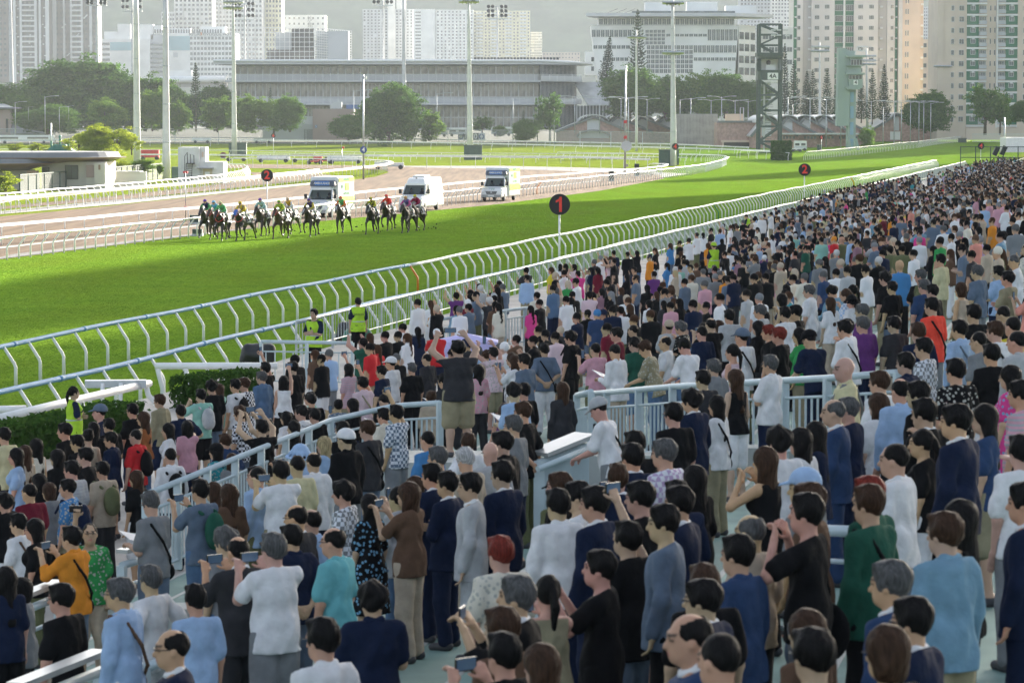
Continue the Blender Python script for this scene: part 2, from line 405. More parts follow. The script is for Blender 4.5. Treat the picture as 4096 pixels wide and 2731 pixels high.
# hair and hats live in head space (origin at the head's centre, face towards +Y)
def hair_mesh(kind, h=.012):
    D = Sdf((-.22, -.26, -.55), (.22, .24, .22), h)
    def cap_(g=.0): D.ell((0, -.022, .034), (.090+g, .106+g, .104+g), .03)
    def face_cut(y=.052, z=.045):       # open the face
        D.ell((0, .135, -.045), (.092, .105, .118), 0, sub=True)
    hat = kind in ('cap', 'bucket', 'sunhat', 'visor')
    if kind == 'short':
        cap_(.006); D.ell((0, .045, .105), (.062, .05, .03), .03); D.noise(.006, 70, 1); face_cut(); D.cut((0, .50, -.86), (0, -.02, -.060))
    elif kind == 'messy':
        cap_(.014); D.ell((0, .05, .10), (.075, .055, .038), .03); D.noise(.010, 55, 3); face_cut(); D.cut((0, .45, -.89), (0, -.02, -.078))
    elif kind == 'crew':
        cap_(-.004); D.noise(.002, 90, 2); face_cut(); D.cut((0, .5, -.86), (0, -.02, -.045))
    elif kind == 'balding':
        cap_(-.003); face_cut(); D.ell((0, .035, .135), (.066, .125, .080), 0, sub=True); D.ell((0, .10, .07), (.075, .08, .07), 0, sub=True); D.noise(.002, 90, 2); D.cut((0, .45, -.89), (0, -.02, -.055))
    elif kind == 'long':
        cap_(.012); D.cone((0, -.055, .0), (0, -.10, -.40), .092, .060, .05, .75); D.cone((.06, -.03, 0), (.085, -.06, -.30), .05, .03, .04); D.cone((-.06, -.03, 0), (-.085, -.06, -.30), .05, .03, .04)
        D.noise(.005, 48, 4); face_cut()
    elif kind == 'bob':
        cap_(.014); D.ell((0, -.035, -.05), (.098, .09, .10), .04); D.noise(.004, 50, 4); face_cut(); D.cut((0, 0, -1), (0, 0, -.125))
    elif kind == 'pony':
        cap_(.004); D.cone((0, -.12, .03), (0, -.155, -.06), .035, .034, .02); D.cone((0, -.155, -.06), (0, -.14, -.30), .034, .014, .02); D.noise(.003, 60, 2); face_cut(); D.cut((0, -.2, -.97), (0, 0, -.32))
    elif kind == 'bun':
        cap_(.004); D.ell((0, -.10, .10), (.048, .048, .045), .012); D.noise(.003, 60, 2); face_cut(); D.cut((0, .50, -.86), (0, -.02, -.060))
    elif kind == 'cap':
        cap_(.010); D.ell((0, -.02, .06), (.100, .114, .09), .02); D.cut((0, .12, -1), (0, 0, .035))
        D.cone((-.045, .09, .045), (-.030, .165, .030), .012, .009, .02); D.cone((.045, .09, .045), (.030, .165, .030), .012, .009, .02); D.cone((0, .09, .048), (0, .175, .034), .013, .009, .02)
    elif kind == 'bucket':
        cap_(.012); D.cut((0, .0, -1), (0, 0, .03)); D.lathe = None
        for k in range(14):
            a = 2*PI*k/14; b = 2*PI*(k+1)/14
            D.cone((.105*math.cos(a), .12*math.sin(a)-.02, .045), (.155*math.cos(a), .165*math.sin(a)-.02, -.015), .014, .010, .03); D.cone((.155*math.cos(a), .165*math.sin(a)-.02, -.015), (.155*math.cos(b), .165*math.sin(b)-.02, -.015), .010, .010, .02)
    elif kind == 'sunhat':
        cap_(.014); D.cut((0, .0, -1), (0, 0, .04)); D.ell((0, -.02, .048), (.21, .22, .016), .02)
    elif kind == 'visor':
        D.ell((0, -.02, .055), (.102, .116, .03), .01); D.cone((-.05, .09, .05), (-.04, .18, .03), .012, .009, .02); D.cone((.05, .09, .05), (.04, .18, .03), .012, .009, .02); D.cone((0, .09, .05), (0, .19, .034), .013, .009, .02)
    return D.nets()
# ------------------------------------------------------------------ materials used all over
def grass_mat(name, c1, c2, c3):
    m = mat(name, c1, .9, col2=c2, scale=.35, bump=.6, bscale=5.0, spec=0.0, detail=6)
    nt = m.node_tree; N = nt.nodes; L = nt.links; p = N['Principled BSDF']; mx = N[m['_mix']]
    tc = N.new('ShaderNodeTexCoord'); mp = N.new('ShaderNodeMapping'); mp.inputs['Rotation'].default_value = (0, 0, _a0); mp.inputs['Scale'].default_value = (2.2, .5, 1)
    nz = N.new('ShaderNodeTexNoise'); nz.inputs['Scale'].default_value = 1.4; nz.inputs['Detail'].default_value = 9; nz.inputs['Roughness'].default_value = .72
    L.new(tc.outputs['Object'], mp.inputs[0]); L.new(mp.outputs[0], nz.inputs[0])
    m2 = N.new('ShaderNodeMix'); m2.data_type = 'RGBA'; rp = N.new('ShaderNodeMapRange'); rp.inputs[1].default_value = .40; rp.inputs[2].default_value = .64; rp.inputs[4].default_value = .55
    L.new(nz.outputs[0], rp.inputs[0]); L.new(rp.outputs[0], m2.inputs[0]); L.new(mx.outputs[2], m2.inputs[6]); m2.inputs[7].default_value = (*c3, 1)
    mp3 = N.new('ShaderNodeMapping'); mp3.inputs['Rotation'].default_value = (0, 0, _a0); mp3.inputs['Scale'].default_value = (.22, .05, 1); n3 = N.new('ShaderNodeTexNoise'); n3.inputs['Scale'].default_value = 1.0; n3.inputs['Detail'].default_value = 5
    L.new(tc.outputs['Object'], mp3.inputs[0]); L.new(mp3.outputs[0], n3.inputs[0]); n4 = N.new('ShaderNodeTexNoise'); n4.inputs['Scale'].default_value = 3.2; n4.inputs['Detail'].default_value = 4; L.new(tc.outputs['Object'], n4.inputs[0])
    r3 = N.new('ShaderNodeMapRange'); r3.inputs[1].default_value = .42; r3.inputs[2].default_value = .68; r3.inputs[4].default_value = .45; L.new(n3.outputs[0], r3.inputs[0])
    r4 = N.new('ShaderNodeMapRange'); r4.inputs[1].default_value = .60; r4.inputs[2].default_value = .72; r4.inputs[4].default_value = .55; L.new(n4.outputs[0], r4.inputs[0])
    m3 = N.new('ShaderNodeMix'); m3.data_type = 'RGBA'; L.new(r3.outputs[0], m3.inputs[0]); L.new(m2.outputs[2], m3.inputs[6]); m3.inputs[7].default_value = (c1[0]*.95, c1[1]*.72, c1[2]*.9, 1)
    m4 = N.new('ShaderNodeMix'); m4.data_type = 'RGBA'; L.new(r4.outputs[0], m4.inputs[0]); L.new(m3.outputs[2], m4.inputs[6]); m4.inputs[7].default_value = (c3[0]*.6, c3[1]*.6, c3[2]*.7, 1)
    L.new(m4.outputs[2], p.inputs['Base Color'])
    # upright blades: every spot faces its own way, mostly sideways
    g = N.new('ShaderNodeNewGeometry'); wn_ = N.new('ShaderNodeTexWhiteNoise'); wn_.noise_dimensions = '3D'; sc_ = N.new('ShaderNodeVectorMath'); sc_.operation = 'SCALE'; sc_.inputs['Scale'].default_value = 23.0
    L.new(tc.outputs['Object'], sc_.inputs[0]); fl = N.new('ShaderNodeVectorMath'); fl.operation = 'FLOOR'; L.new(sc_.outputs[0], fl.inputs[0]); L.new(fl.outputs[0], wn_.inputs[0])
    sb = N.new('ShaderNodeVectorMath'); sb.operation = 'SUBTRACT'; sb.inputs[1].default_value = (.5, .5, .5); L.new(wn_.outputs['Color'], sb.inputs[0])
    mu = N.new('ShaderNodeVectorMath'); mu.operation = 'MULTIPLY'; mu.inputs[1].default_value = (2.5, 2.5, .2); L.new(sb.outputs[0], mu.inputs[0])
    ad = N.new('ShaderNodeVectorMath'); ad.operation = 'ADD'; L.new(mu.outputs[0], ad.inputs[0]); L.new(g.outputs['Normal'], ad.inputs[1]); no = N.new('ShaderNodeVectorMath'); no.operation = 'NORMALIZE'; L.new(ad.outputs[0], no.inputs[0])
    L.new(no.outputs[0], p.inputs['Normal']); return m
M_TURF = grass_mat('turf', (.165, .300, .030), (.210, .350, .036), (.095, .190, .022))
M_LAWN = grass_mat('lawn', (.22, .31, .03), (.28, .35, .04), (.15, .22, .028))
M_DIRT = mat('dirt', (.115, .074, .046), .95, scale=1.0, col2=(.205, .138, .090), bump=.7, bscale=2.2, spec=.1, detail=8)
_n = M_DIRT.node_tree; _m = _n.nodes.new('ShaderNodeMapping'); _m.inputs['Rotation'].default_value = (0, 0, _a0); _m.inputs['Scale'].default_value = (1.3, .035, 1)
_z = [k for k in _n.nodes if k.type == 'TEX_NOISE' and abs(k.inputs['Scale'].default_value - 1.0) < .01][0]; _n.links.new([k for k in _n.nodes if k.type == 'TEX_COORD'][0].outputs['Object'], _m.inputs[0]); _n.links.new(_m.outputs[0], _z.inputs[0])
M_ROAD = mat('asphalt', (.17, .165, .16), .9, scale=1.2, vary=.18, bump=.2, bscale=20)
M_CONC = mat('concrete', (.42, .40, .37), .85, scale=.8, vary=.15, bump=.15, bscale=12)
M_CONCG = mat('terrace_concrete', (.30, .33, .31), .8, scale=.7, vary=.14, bump=.15, bscale=10)
M_YARD = mat('yard_ground', (.055, .060, .038), .95, scale=.05, vary=.25)
M_WHITE = mat('white_paint', (.80, .80, .79), .35, scale=2.5, vary=.05)
M_WHITE2 = mat('white_plastic', (.60, .59, .56), .38, scale=1.7, col2=(.82, .82, .81), fac=(.28, .50), detail=7)
M_BLUE = mat('pale_blue_plastic', (.10, .26, .46), .6, scale=1.5, vary=.06)
M_ORANGE = mat('orange_plastic', (.75, .20, .03), .4); M_GREENP = mat('green_plastic', (.03, .25, .10), .4)
M_STEEL = mat('galvanised_steel', (.45, .48, .50), .38, .6, scale=4, vary=.15)
M_MAST = mat('mast_paint', (.60, .60, .60), .5, 0.0, scale=.8, vary=.08)
M_DARK = mat('dark_plastic', (.02, .02, .022), .45); M_RUB = mat('rubber', (.025, .025, .025), .8)
M_BROWNR = mat('stained_wood', (.30, .19, .11), .7, scale=6, vary=.3)
M_RED = mat('red_paint', (.60, .03, .03), .4); M_REDL = mat('red_letter', (.85, .05, .03), .5)
M_BLACK = mat('black_board', (.012, .012, .013), .6); M_DKGREEN = mat('dark_green_steel', (.035, .065, .055), .5, .2, vary=.2)
M_BOXGREEN = mat('green_cabinet', (.05, .09, .075), .6, vary=.15)
M_GLASS = mat('dark_glass', (.10, .11, .11), .10, 0.0, vary=.3, scale=.5, bump=.10, bscale=.7, spec=.8)
M_GLASS2 = mat('pale_glass', (.13, .16, .17), .1, 0.0, vary=.3, scale=.6, bump=.08, bscale=.8, spec=.8)

# ------------------------------------------------------------------ the ground
def sheet_grid(name, xs, ys, m, dz=0.0, xf=None):
    V = []; F = []
    for y in ys:
        for x in (xs if xf is None else xf(y)): V.append((x, y, zg(y) + dz))
    n = len(xs) if xf is None else len(xf(ys[0]))
    for j in range(len(ys) - 1):
        for i in range(n - 1): F.append((j*n+i, j*n+i+1, (j+1)*n+i+1, (j+1)*n+i))
    return link(name, mesh_np(name, V, F, m))
yr = [-80, 0, 100, 200, 300, 400, 500] + list(range(550, 800, 15))
tag(sheet_grid('ground', [-3000, -600, -200, 0, 200, 600, 3000], yr + [1200, 2500, 5200], M_YARD, -.012), kind='structure')
tag(sheet_grid('lawn', [0, 1, 2], [v for v in yr if v < 770], M_LAWN, -.004, xf=lambda y: [-.25*y-60, 0, .21*y+10]), kind='structure')
def sheet_uv(name, pts, m, dz):
    return tag(MB().add([UV(u, v, dz) for u, v in pts], [tuple(range(len(pts)))]).build(name, m), kind='structure')
V_ = [(-28.3, -80), (6.4, -80), (6.4, 420), (4, 470)]
tt = MB()
vs_ = [-80, 0, 100, 200, 300, 400, 450] + list(range(470, 900, 20))
for i in range(len(vs_)-1):
    a, b = vs_[i], vs_[i+1]
    ul = lambda v: -28.3 if v < 330 else (-28.3 - (v-330)*.16)
    tt.add([UV(ul(a), a, .004), UV(6.4, a, .004), UV(6.4, b, .004), UV(ul(b), b, .004)], [(0, 1, 2, 3)])
tag(tt.build('turf_track', M_TURF), kind='structure')
def sheet_px(name, pts, m, dz):
    P = [G(*p) for p in pts]; return tag(MB().add([(p.x, p.y, p.z + dz) for p in P], [tuple(range(len(P)))]).build(name, m), kind='structure')
sheet_px('dirt_track', [(-250, 1085), (60, 1016), (640, 950), (1100, 902), (1600, 856), (2000, 817), (2400, 764), (2655, 716), (2640, 700), (2480, 690), (2250, 681), (1900, 675), (1700, 668), (1400, 662), (1000, 657), (700, 659), (900, 672), (1300, 677), (1540, 681), (1556, 690), (1500, 708), (1300, 735), (900, 775), (500, 818), (200, 848), (-250, 890)], M_DIRT, .012)
sheet_px('inner_dirt_strip', [(-250, 850), (400, 790), (800, 748), (1030, 712), (1000, 690), (1200, 690), (1330, 700), (1200, 725), (900, 756), (500, 797), (0, 838), (-250, 862)], M_DIRT, .012)
sheet_px('concrete_path', [(-250, 878), (0, 846), (400, 806), (900, 764), (1300, 726), (1330, 731), (900, 773), (500, 815), (0, 858), (-250, 886)], M_CONC, .020)
sheet_uv('service_road', [(-33.2, -60), (-28.6, -60), (-28.6, 290), (-30, 340), (-36, 350), (-33.2, 290)], M_ROAD, .008)
sheet_uv('kerb_strip', [(-34.0, -60), (-33.2, -60), (-33.2, 290), (-34.0, 290)], M_CONC, .030)
sheet_px('infield_road', [(1560, 664), (2000, 664), (2560, 676), (2640, 690), (2560, 694), (2000, 676), (1700, 671)], M_ROAD, .016)

# ------------------------------------------------------------------ running rails
def lean_post(h, lean, r=.045):
    m = MB(); m.tube([(0, 0, 0), (0, 0, h*.52), (lean*.10, 0, h*.60), (lean, 0, h)], [r*1.1, r, r, r*.9], 6)
    return m.mesh('post', M_WHITE2)
def hook_post(h, lean, r=.035):
    m = MB(); m.tube([(0, 0, 0), (0, 0, h*.80), (lean*.12, 0, h*.93), (lean*.45, 0, h*1.0), (lean, 0, h*.96)], r, 6); return m.mesh('post', M_WHITE)
def running_rail(label, pts, left, h=1.22, r=.066, post='lean', step=1.9, lean=.36, rmat=None, blue=None, joined=False, group=None, special={}, flat=None, wob=.02, postmat=None, sleeves=0):
    """pts: base line as world points; left: +1 leans to the left of the travel direction"""
    th = thing('running_rail', pts[0], label, 'running rail', group); o0 = Vector(pts[0])
    # resample
    seg = [(pts[i], pts[i+1]) for i in range(len(pts)-1)]; P = []; acc = 0.0; nxt = 0.0
    for a, b in seg:
        L = (b - a).length
        while nxt <= acc + L: P.append((a.lerp(b, (nxt-acc)/L), (b-a).normalized())); nxt += step
        acc += L
    pm = (lean_post(h, lean) if post == 'lean' else hook_post(h, lean)) if joined is not True else None
    tops = []; jm = MB()
    for i, (p, t) in enumerate(P):
        n = Vector((-t.y, t.x, 0)) * left; ang = math.atan2(n.y, n.x); w = wob * math.sin(i*.7) + wob*.6*math.sin(i*.23+1)
        tops.append(p + n*lean + Vector((0, 0, h + w)) - o0)
        if joined is True or (joined and i >= joined):
            if post == 'lean': jm.tube([p-o0, p-o0+Vector((0, 0, h*.54)), p-o0+n*lean+Vector((0, 0, h))], .042, 4, False)
            else: jm.tube([p-o0, p-o0+Vector((0, 0, h*.84)), p-o0+n*lean*.45+Vector((0, 0, h)), p-o0+n*lean+Vector((0, 0, h*.97))], .036, 4, False)
        else:
            k = link('post', pm, th, p - o0, rot=(0, 0, ang))
            if i in special:
                k.data = pm.copy(); k.data.materials[0] = special[i][1]; k['label'] = special[i][0]
    if jm.v: tag(jm.build('posts', postmat or M_WHITE2, th), kind='stuff')
    def tube(ts, m, lab=None):
        mb = MB()
        if flat:
            for a, b in zip(ts[:-1], ts[1:]): mb.bar(a, b, flat[0], flat[1])
        else: mb.tube(ts, r, 8)
        k = mb.build('rail', m, th)
        if lab: k['label'] = lab
    if blue: tube(tops[:blue+1], M_BLUE, 'pale blue stretch of the rail'); tube(tops[blue:], rmat or M_WHITE2)
    else: tube(tops, rmat or M_WHITE2)
    if sleeves:
        for i in range(1, sleeves, 3):
            q = tops[i].lerp(tops[i+1], .4); w = tops[i].lerp(tops[i+1], .53); MB().tube([q, w], r*1.16, 8).build('joint_sleeve', M_BLUE if blue and i < blue else M_WHITE2, th)
    return th, P
uvl = lambda u, a, b, n=8: [UV(u, a + (b-a)*i/n) for i in range(n+1)]
def near_idx(pts, step, q):
    d = (Vector((q.x, q.y, 0)) - Vector((pts[0].x, pts[0].y, 0))).length; return int(round(d/step))
L1 = uvl(0, -30, 395, 40); o1 = near_idx(L1, 1.9, G(1665, 1177)); g1 = near_idx(L1, 1.9, G(2889, 888)); o2 = near_idx(L1, 1.9, G(3423, 756))
running_rail('outer running rail along the turf, pale blue at first, with one orange post', L1, 1, blue=o1, sleeves=70, special={o1: ('orange post', M_ORANGE), g1: ('green post', M_GREENP), o2: ('orange post', M_ORANGE)}, group='rails along the turf straight')
L2 = uvl(5.1, -35, 380, 40)
running_rail('second running rail beside the spectators, pale blue at first then white, half hidden by heads', L2, 1, blue=46, joined=75, sleeves=50, group='rails along the turf straight')
L3 = uvl(-27.9, -20, 270, 30) + [G(2741, 704), G(2820, 690), G(2880, 672), G(2905, 660), G(2890, 652), G(2820, 647), G(2650, 643), G(2450, 640), G(2200, 636)]
g3 = near_idx(L3, 1.75, G(2741, 704)); 
running_rail('inner running rail along the far edge of the turf, curving back at its end', L3, -1, step=1.75, lean=.42, joined=240, group='rails along the turf straight', special={near_idx(L3, 1.75, G(2178, 778)): ('orange post', M_ORANGE)})
L4 = uvl(-34.6, -20, 250, 20) + [G(2560, 713), G(2640, 700), G(2650, 694), G(2560, 690)]
running_rail('white rail with hooked posts between service road and brown dirt track', L4, -1, h=1.25, post='hook', step=3.6, lean=.75, flat=(.22, .16), joined=90)
L5 = [G(-120, 887), G(17, 856), G(400, 815), G(800, 776), G(1150, 740), G(1400, 712), G(1520, 695), G(1552, 684), G(1530, 677), G(1450, 672), G(1250, 668), G(900, 664)]
running_rail('thick white rail with brown underside on the inner edge of the dirt track', L5, -1, h=1.25, step=3.1, lean=.55, flat=(.5, .12), post='hook', joined=75, group='rails round the dirt oval')
und = MB()
for a, b in zip(L5[:-4], L5[1:-3]):
    t = (b-a).normalized(); n = Vector((t.y, -t.x, 0)); und.bar(a + n*.60 + Vector((0, 0, 1.10)), b + n*.60 + Vector((0, 0, 1.10)), .46, .10)
tag(und.build('rail_underside', M_BROWNR), 'brown timber underside beam of the thick white dirt rail', 'rail beam')
L6 = [G(-120, 850), G(300, 806), G(700, 767), G(900, 742), G(985, 722), G(1003, 705), G(985, 694), G(900, 688)]
running_rail('thin white rail curving round the white control hut', L6, 1, h=1.2, step=2.4, lean=.4, joined=True, group='rails round the dirt oval')
L6b = [G(-120, 868), G(300, 826), G(700, 787), G(1000, 754), G(1300, 717)]
running_rail('white rail with slanted posts just inside the thick rail', L6b, 1, h=1.2, step=2.6, lean=.4, joined=True, group='rails round the dirt oval')
FARL = 'rails on the far side of the course'
running_rail('white rail on the back straight in front of the mesh fence, higher of a pair', [G(*p) for p in ((-120, 570), (800, 573), (1560, 577), (2000, 588), (2640, 601), (3030, 618))], 1, h=1.35, step=6, joined=True, flat=(.3, .2), group=FARL, lean=.2)
running_rail('white rail on the back straight beside green grass, lower of a pair', [G(*p) for p in ((-120, 584), (1000, 586), (1560, 593), (2000, 604), (2640, 620), (3060, 634), (3180, 640))], 1, h=1.45, step=7, joined=True, flat=(.35, .22), group=FARL, lean=.3)
running_rail('thin white infield rail behind the trailers of white pipes', [G(*p) for p in ((-120, 622), (560, 624), (1130, 630), (1600, 637), (2100, 641), (2600, 645), (2890, 650))], 1, h=1.2, step=5, joined=True, group=FARL, lean=.5)
running_rail('white slanted-post rail across the infield lawn', [G(*p) for p in ((1000, 640), (1600, 648), (2100, 652), (2440, 655), (2800, 662))], 1, h=1.2, step=5, joined=True, group=FARL, lean=.5)
running_rail('long white rail with tall straight posts behind the dirt turn', [G(*p) for p in ((560, 668), (1000, 672), (1580, 676), (2000, 680), (2340, 684), (2610, 695))], 1, h=1.9, step=4.2, joined=True, flat=(.35, .22), post='hook', lean=.3, group=FARL)
L7 = [G(3215, 642), G(3450, 617), G(3671, 592), G(3836, 569), G(3880, 566)]
running_rail('white rail with close slanted posts along the far chute of the straight', L7, -1, h=1.5, step=1.9, lean=.5, joined=True, group=FARL)
running_rail('low white rail in front of the lattice tower by the clipped hedge', [G(2960, 633), G(3100, 640), G(3165, 644)], 1, h=1.4, step=5, joined=True, lean=.2, group=FARL)

# ------------------------------------------------------------------ text, distance markers
def text(s, size, m, parent, loc, rot=(PI/2, 0, 0), bold=.0, name='lettering', ext=.004, align='CENTER'):
    c = bpy.data.curves.new(name, 'FONT'); c.body = s; c.size = size; c.align_x = align; c.align_y = 'CENTER'; c.offset = bold*size; c.extrude = ext
    c.resolution_u = 3; t = bpy.data.objects.new(name, c); me = bpy.data.meshes.new_from_object(t); bpy.data.objects.remove(t); bpy.data.curves.remove(c)
    me.materials.clear(); return link(name, me, parent, loc, m, rot=rot)
def disc_mesh(r, th=.05, n=32):
    m = MB(); m.prism([(r*math.cos(2*PI*k/n), r*math.sin(2*PI*k/n)) for k in range(n)], 0, th, Matrix.Rotation(PI/2, 4, 'X')); return m
def marker(label, digit, px, py, Y, dia, m_disc=M_BLACK, m_num=M_REDL, back=False, polew=.09, base=None, numsize=.92):
    c = AT(px, py, Y); z0 = zg(Y) if base is None else base
    th = thing('distance_marker', (c.x, c.y, z0), label, 'marker', 'distance markers along the course', rz=.08)
    MB().tube([(0, .06, 0), (0, .06, c.z - z0 - dia*.3)], polew/2, 8).build('pole', M_WHITE, th)
    disc_mesh(dia/2).build('disc', m_disc, th, loc=(0, 0, c.z - z0))
    if digit == '1':
        q = dia*.36; MB().prism([(-.02*q/.36, -q), (.30*q, -q), (.30*q, q), (0, q), (-.12*q, .72*q), (-.52*q, .50*q), (-.52*q, .22*q), (-.08*q, .42*q)], .055, .06, Matrix.Rotation(PI/2, 4, 'X')).build('numeral', m_num, th, loc=(0, 0, c.z-z0))
    elif digit: text(digit, dia*numsize, m_num, th, (0, -.055, c.z - z0 - .005), bold=.028, name='numeral')
    return th
marker('black disc with red numeral 1 on white pole above the crowd', '1', 2238, 818, 140.8, .95)
marker('black disc with red numeral 2 on white pole behind the far rail-side crowd', '2', 3218.5, 679, 238, .95)
marker('black disc with red numeral 2 by the dirt track, above the horses', '2', 1068, 702, 232, .92)
marker('black disc with red numeral 4 beside the dark green platform', '4', 3924, 585, 440, .95)
marker('black disc with red numeral 4 in front of the tall mast and green cabinets', '4', 2701, 587, 470, 1.02)
marker('small black disc with red numeral 6 among the far stables', '6', 3286.5, 550, 640, .95)
marker('small black disc with red numeral 6 on the infield by the pink block', '6', 1093.5, 543, 640, .95)
marker('small black disc with red numeral 8 by the far brick gable', '8', 3632, 533, 815, .95)
marker('small dark disc with red numeral 10 before the pink tower', '10', 3838, 521, 980, .98, numsize=.7)
# ------------------------------------------------------------------ buildings
class Bld:
    """a building whose front is laid out in photograph pixels at depth Y; d = metres into the building (negative = proud)"""
    def __init__(s, name, label, cat, x0, ybase, Y, group=None, yaw=0.0):
        s.s = FPX / Y; s.x0 = x0; s.yb = ybase; s.Y = Y; p = AT(x0, ybase, Y); s.zb = p.z
        s.o = thing(name, p, label, cat, group, yaw)
    def X(s, x): return (x - s.x0) / s.s
    def Z(s, y): return (s.yb - y) / s.s
    def mb(s, m, x0, x1, y0, y1, d0, d1): return m.box(s.X(x0), s.X(x1), d0, d1, s.Z(y1), s.Z(y0))
    def box(s, name, mt, x0, x1, y0, y1, d0, d1, label=None, parent=None):
        k = s.mb(MB(), x0, x1, y0, y1, d0, d1).build(name, mt, parent or s.o)
        if label: k['label'] = label
        return k
    def win(s, xs, ys, w, h, mt, frame=None, name='window', d=-.03, bars=1, pane='pane', ac=None):
        """every window an object: a frame with mullions, and its pane as a sub-part; meshes shared"""
        W = w / s.s; H = h / s.s; f = min(.09, W*.12)
        fm = MB()
        for a in ((0, f, 0, H), (W-f, W, 0, H), (f, W-f, 0, f), (f, W-f, H-f, H)): fm.box(a[0], a[1], d-.09, d+.05, a[2], a[3])
        for b in range(bars):
            c = W*(b+1)/(bars+1); fm.box(c-f*.3, c+f*.3, d-.07, d+.04, f, H-f)
        me = fm.mesh(name, frame or M_WFRAME); pm = MB().box(f, W-f, d-.02, d+.03, f, H-f).mesh(pane, mt)
        for y in ys:
            for x in xs:
                k = link(name, me, s.o, (s.X(x), 0, s.Z(y + h))); link(pane, pm, k)
    def grid(s, name, mt, cells, d0=-.03, d1=.05, parent=None):
        m = MB()
        for x0, x1, y0, y1 in cells: s.mb(m, x0, x1, y0, y1, d0, d1)
        return tag(m.build(name, mt, parent or s.o), kind='stuff')
def bmat(n, c, **k): return mat(n, c, **{**dict(rough=.75, vary=.10, scale=.12, detail=6), **k})
M_WFRAME = mat('window_frame', (.55, .56, .56), .5, .2)
M_GREYW = bmat('grey_white_wall', (.60, .57, .55)); M_GREYR = bmat('grey_recess_wall', (.42, .40, .39)); M_PINKW = bmat('peach_wall', (.66, .52, .42))
M_GRNP = bmat('green_panel', (.05, .17, .10)); M_BEIGE = bmat('beige_wall', (.64, .54, .45)); M_WBAND = bmat('white_band', (.74, .73, .71))
M_PALE = bmat('pale_tower_wall', (.66, .66, .64)); M_PALEG = bmat('pale_grey_tower_wall', (.48, .50, .52)); M_YELW = bmat('cream_wall', (.80, .74, .52))
M_DBROWN = bmat('dark_brown_wall', (.15, .13, .12), vary=.3); M_WINB = mat('window_dark', (.09, .10, .11), .15, vary=.5, scale=.2, spec=.7)
M_TEAL = bmat('teal_panel', (.27, .45, .50)); M_HWHITE = bmat('hotel_white', (.78, .79, .77)); M_LGREY = bmat('light_grey_steel', (.58, .59, .60), metal=.1)
M_PINKB = bmat('dusty_pink_wall', (.36, .27, .25)); M_BRICK = bmat('pink_brick', (.42, .27, .23), vary=.2, scale=1.5); M_ROOFG = bmat('grey_roof_trim', (.16, .17, .17))
M_METROOF = mat('metal_roof', (.55, .56, .56), .4, .3, vary=.15, scale=.4); M_SOFFIT = mat('bronze_soffit', (.30, .20, .14), .35, .3, vary=.15, scale=.4)
M_RENDER = bmat('cream_render', (.56, .53, .47)); M_ROOFSL = bmat('slate_grey_roof', (.20, .21, .23)); M_TILEG = bmat('green_tiles', (.03, .20, .15), rough=.35)
M_MINT = bmat('mint_concrete', (.30, .38, .35)); M_SOLAR = mat('solar_panel', (.03, .035, .05), .2)

# --- grey and green apartment tower, peach wing
b = Bld('apartment_tower', 'grey white apartment tower with green strips and a peach side wing', 'tower', 3172, 560, 860)
gx = lambda v: 2996 + v/2.119
rows = [y/2.119 for y in (-38, 50, 140, 228, 317, 405, 494, 582, 671, 760, 849)]
b.box('wall', M_GREYW, 3172, gx(1250), -60, 560, .25, 16)
for n_, m_, a, c, d in (('bay', M_GREYW, 520, 715, -.9), ('bay', M_GREYW, 878, 1080, -.9), ('pier', M_GREYW, 400, 450, -.2), ('pier', M_GREYW, 1160, 1226, -.2), ('recess_wall', M_GREYR, 450, 520, .12), ('recess_wall', M_GREYR, 1080, 1160, .12),
                        ('pier', M_WBAND, 790, 806, -.5), ('green_strip', M_GRNP, 716, 790, .05), ('green_strip', M_GRNP, 806, 878, .05), ('green_strip', M_GRNP, 372, 398, .05), ('green_strip', M_GRNP, 1227, 1248, .05)):
    b.box(n_, m_, gx(a), gx(c), -60, 560, d, .26)
b.win([gx(545), gx(630), gx(912), gx(1004)], rows, 20, 17, M_GLASS, d=-.93, bars=2)
b.win([gx(721), gx(811)], rows, 32, 25, M_GLASS, d=.02, bars=3)
b.win([gx(402), gx(1188)], rows, 13, 16, M_GLASS, d=-.23)
acm = MB().box(0, .75, -.45, .1, 0, .5).mesh('air_conditioner', M_LGREY)
for y in rows:
    for x in (495, 1100): link('air_conditioner', acm, b.o, (b.X(gx(x)), 0, b.Z(y+12)))
    for x in (379, 1230): link('air_conditioner', acm, b.o, (b.X(gx(x)), -.3, b.Z(y+10)), scale=.8)
b.box('wing', M_PINKW, gx(1252), gx(1440), -60, 560, -1.2, 14)
b.box('pier', M_GREYW, gx(1252), gx(1285), -60, 560, -1.5, -1.2)
rw2 = [y/2.119 for y in (-1, 88, 178, 269, 358, 448, 539, 629, 718, 808)]
b.win([gx(1308), gx(1326)], rw2, 6.5, 20, M_GLASS, d=-1.23, bars=0)
b.box('balcony_strip', M_PINKW, gx(1441), gx(1472), -60, 560, 1.5, 10)
for y in rw2: b.box('balcony', M_WBAND, gx(1441), gx(1470), y+18, y+26, .6, 1.5)
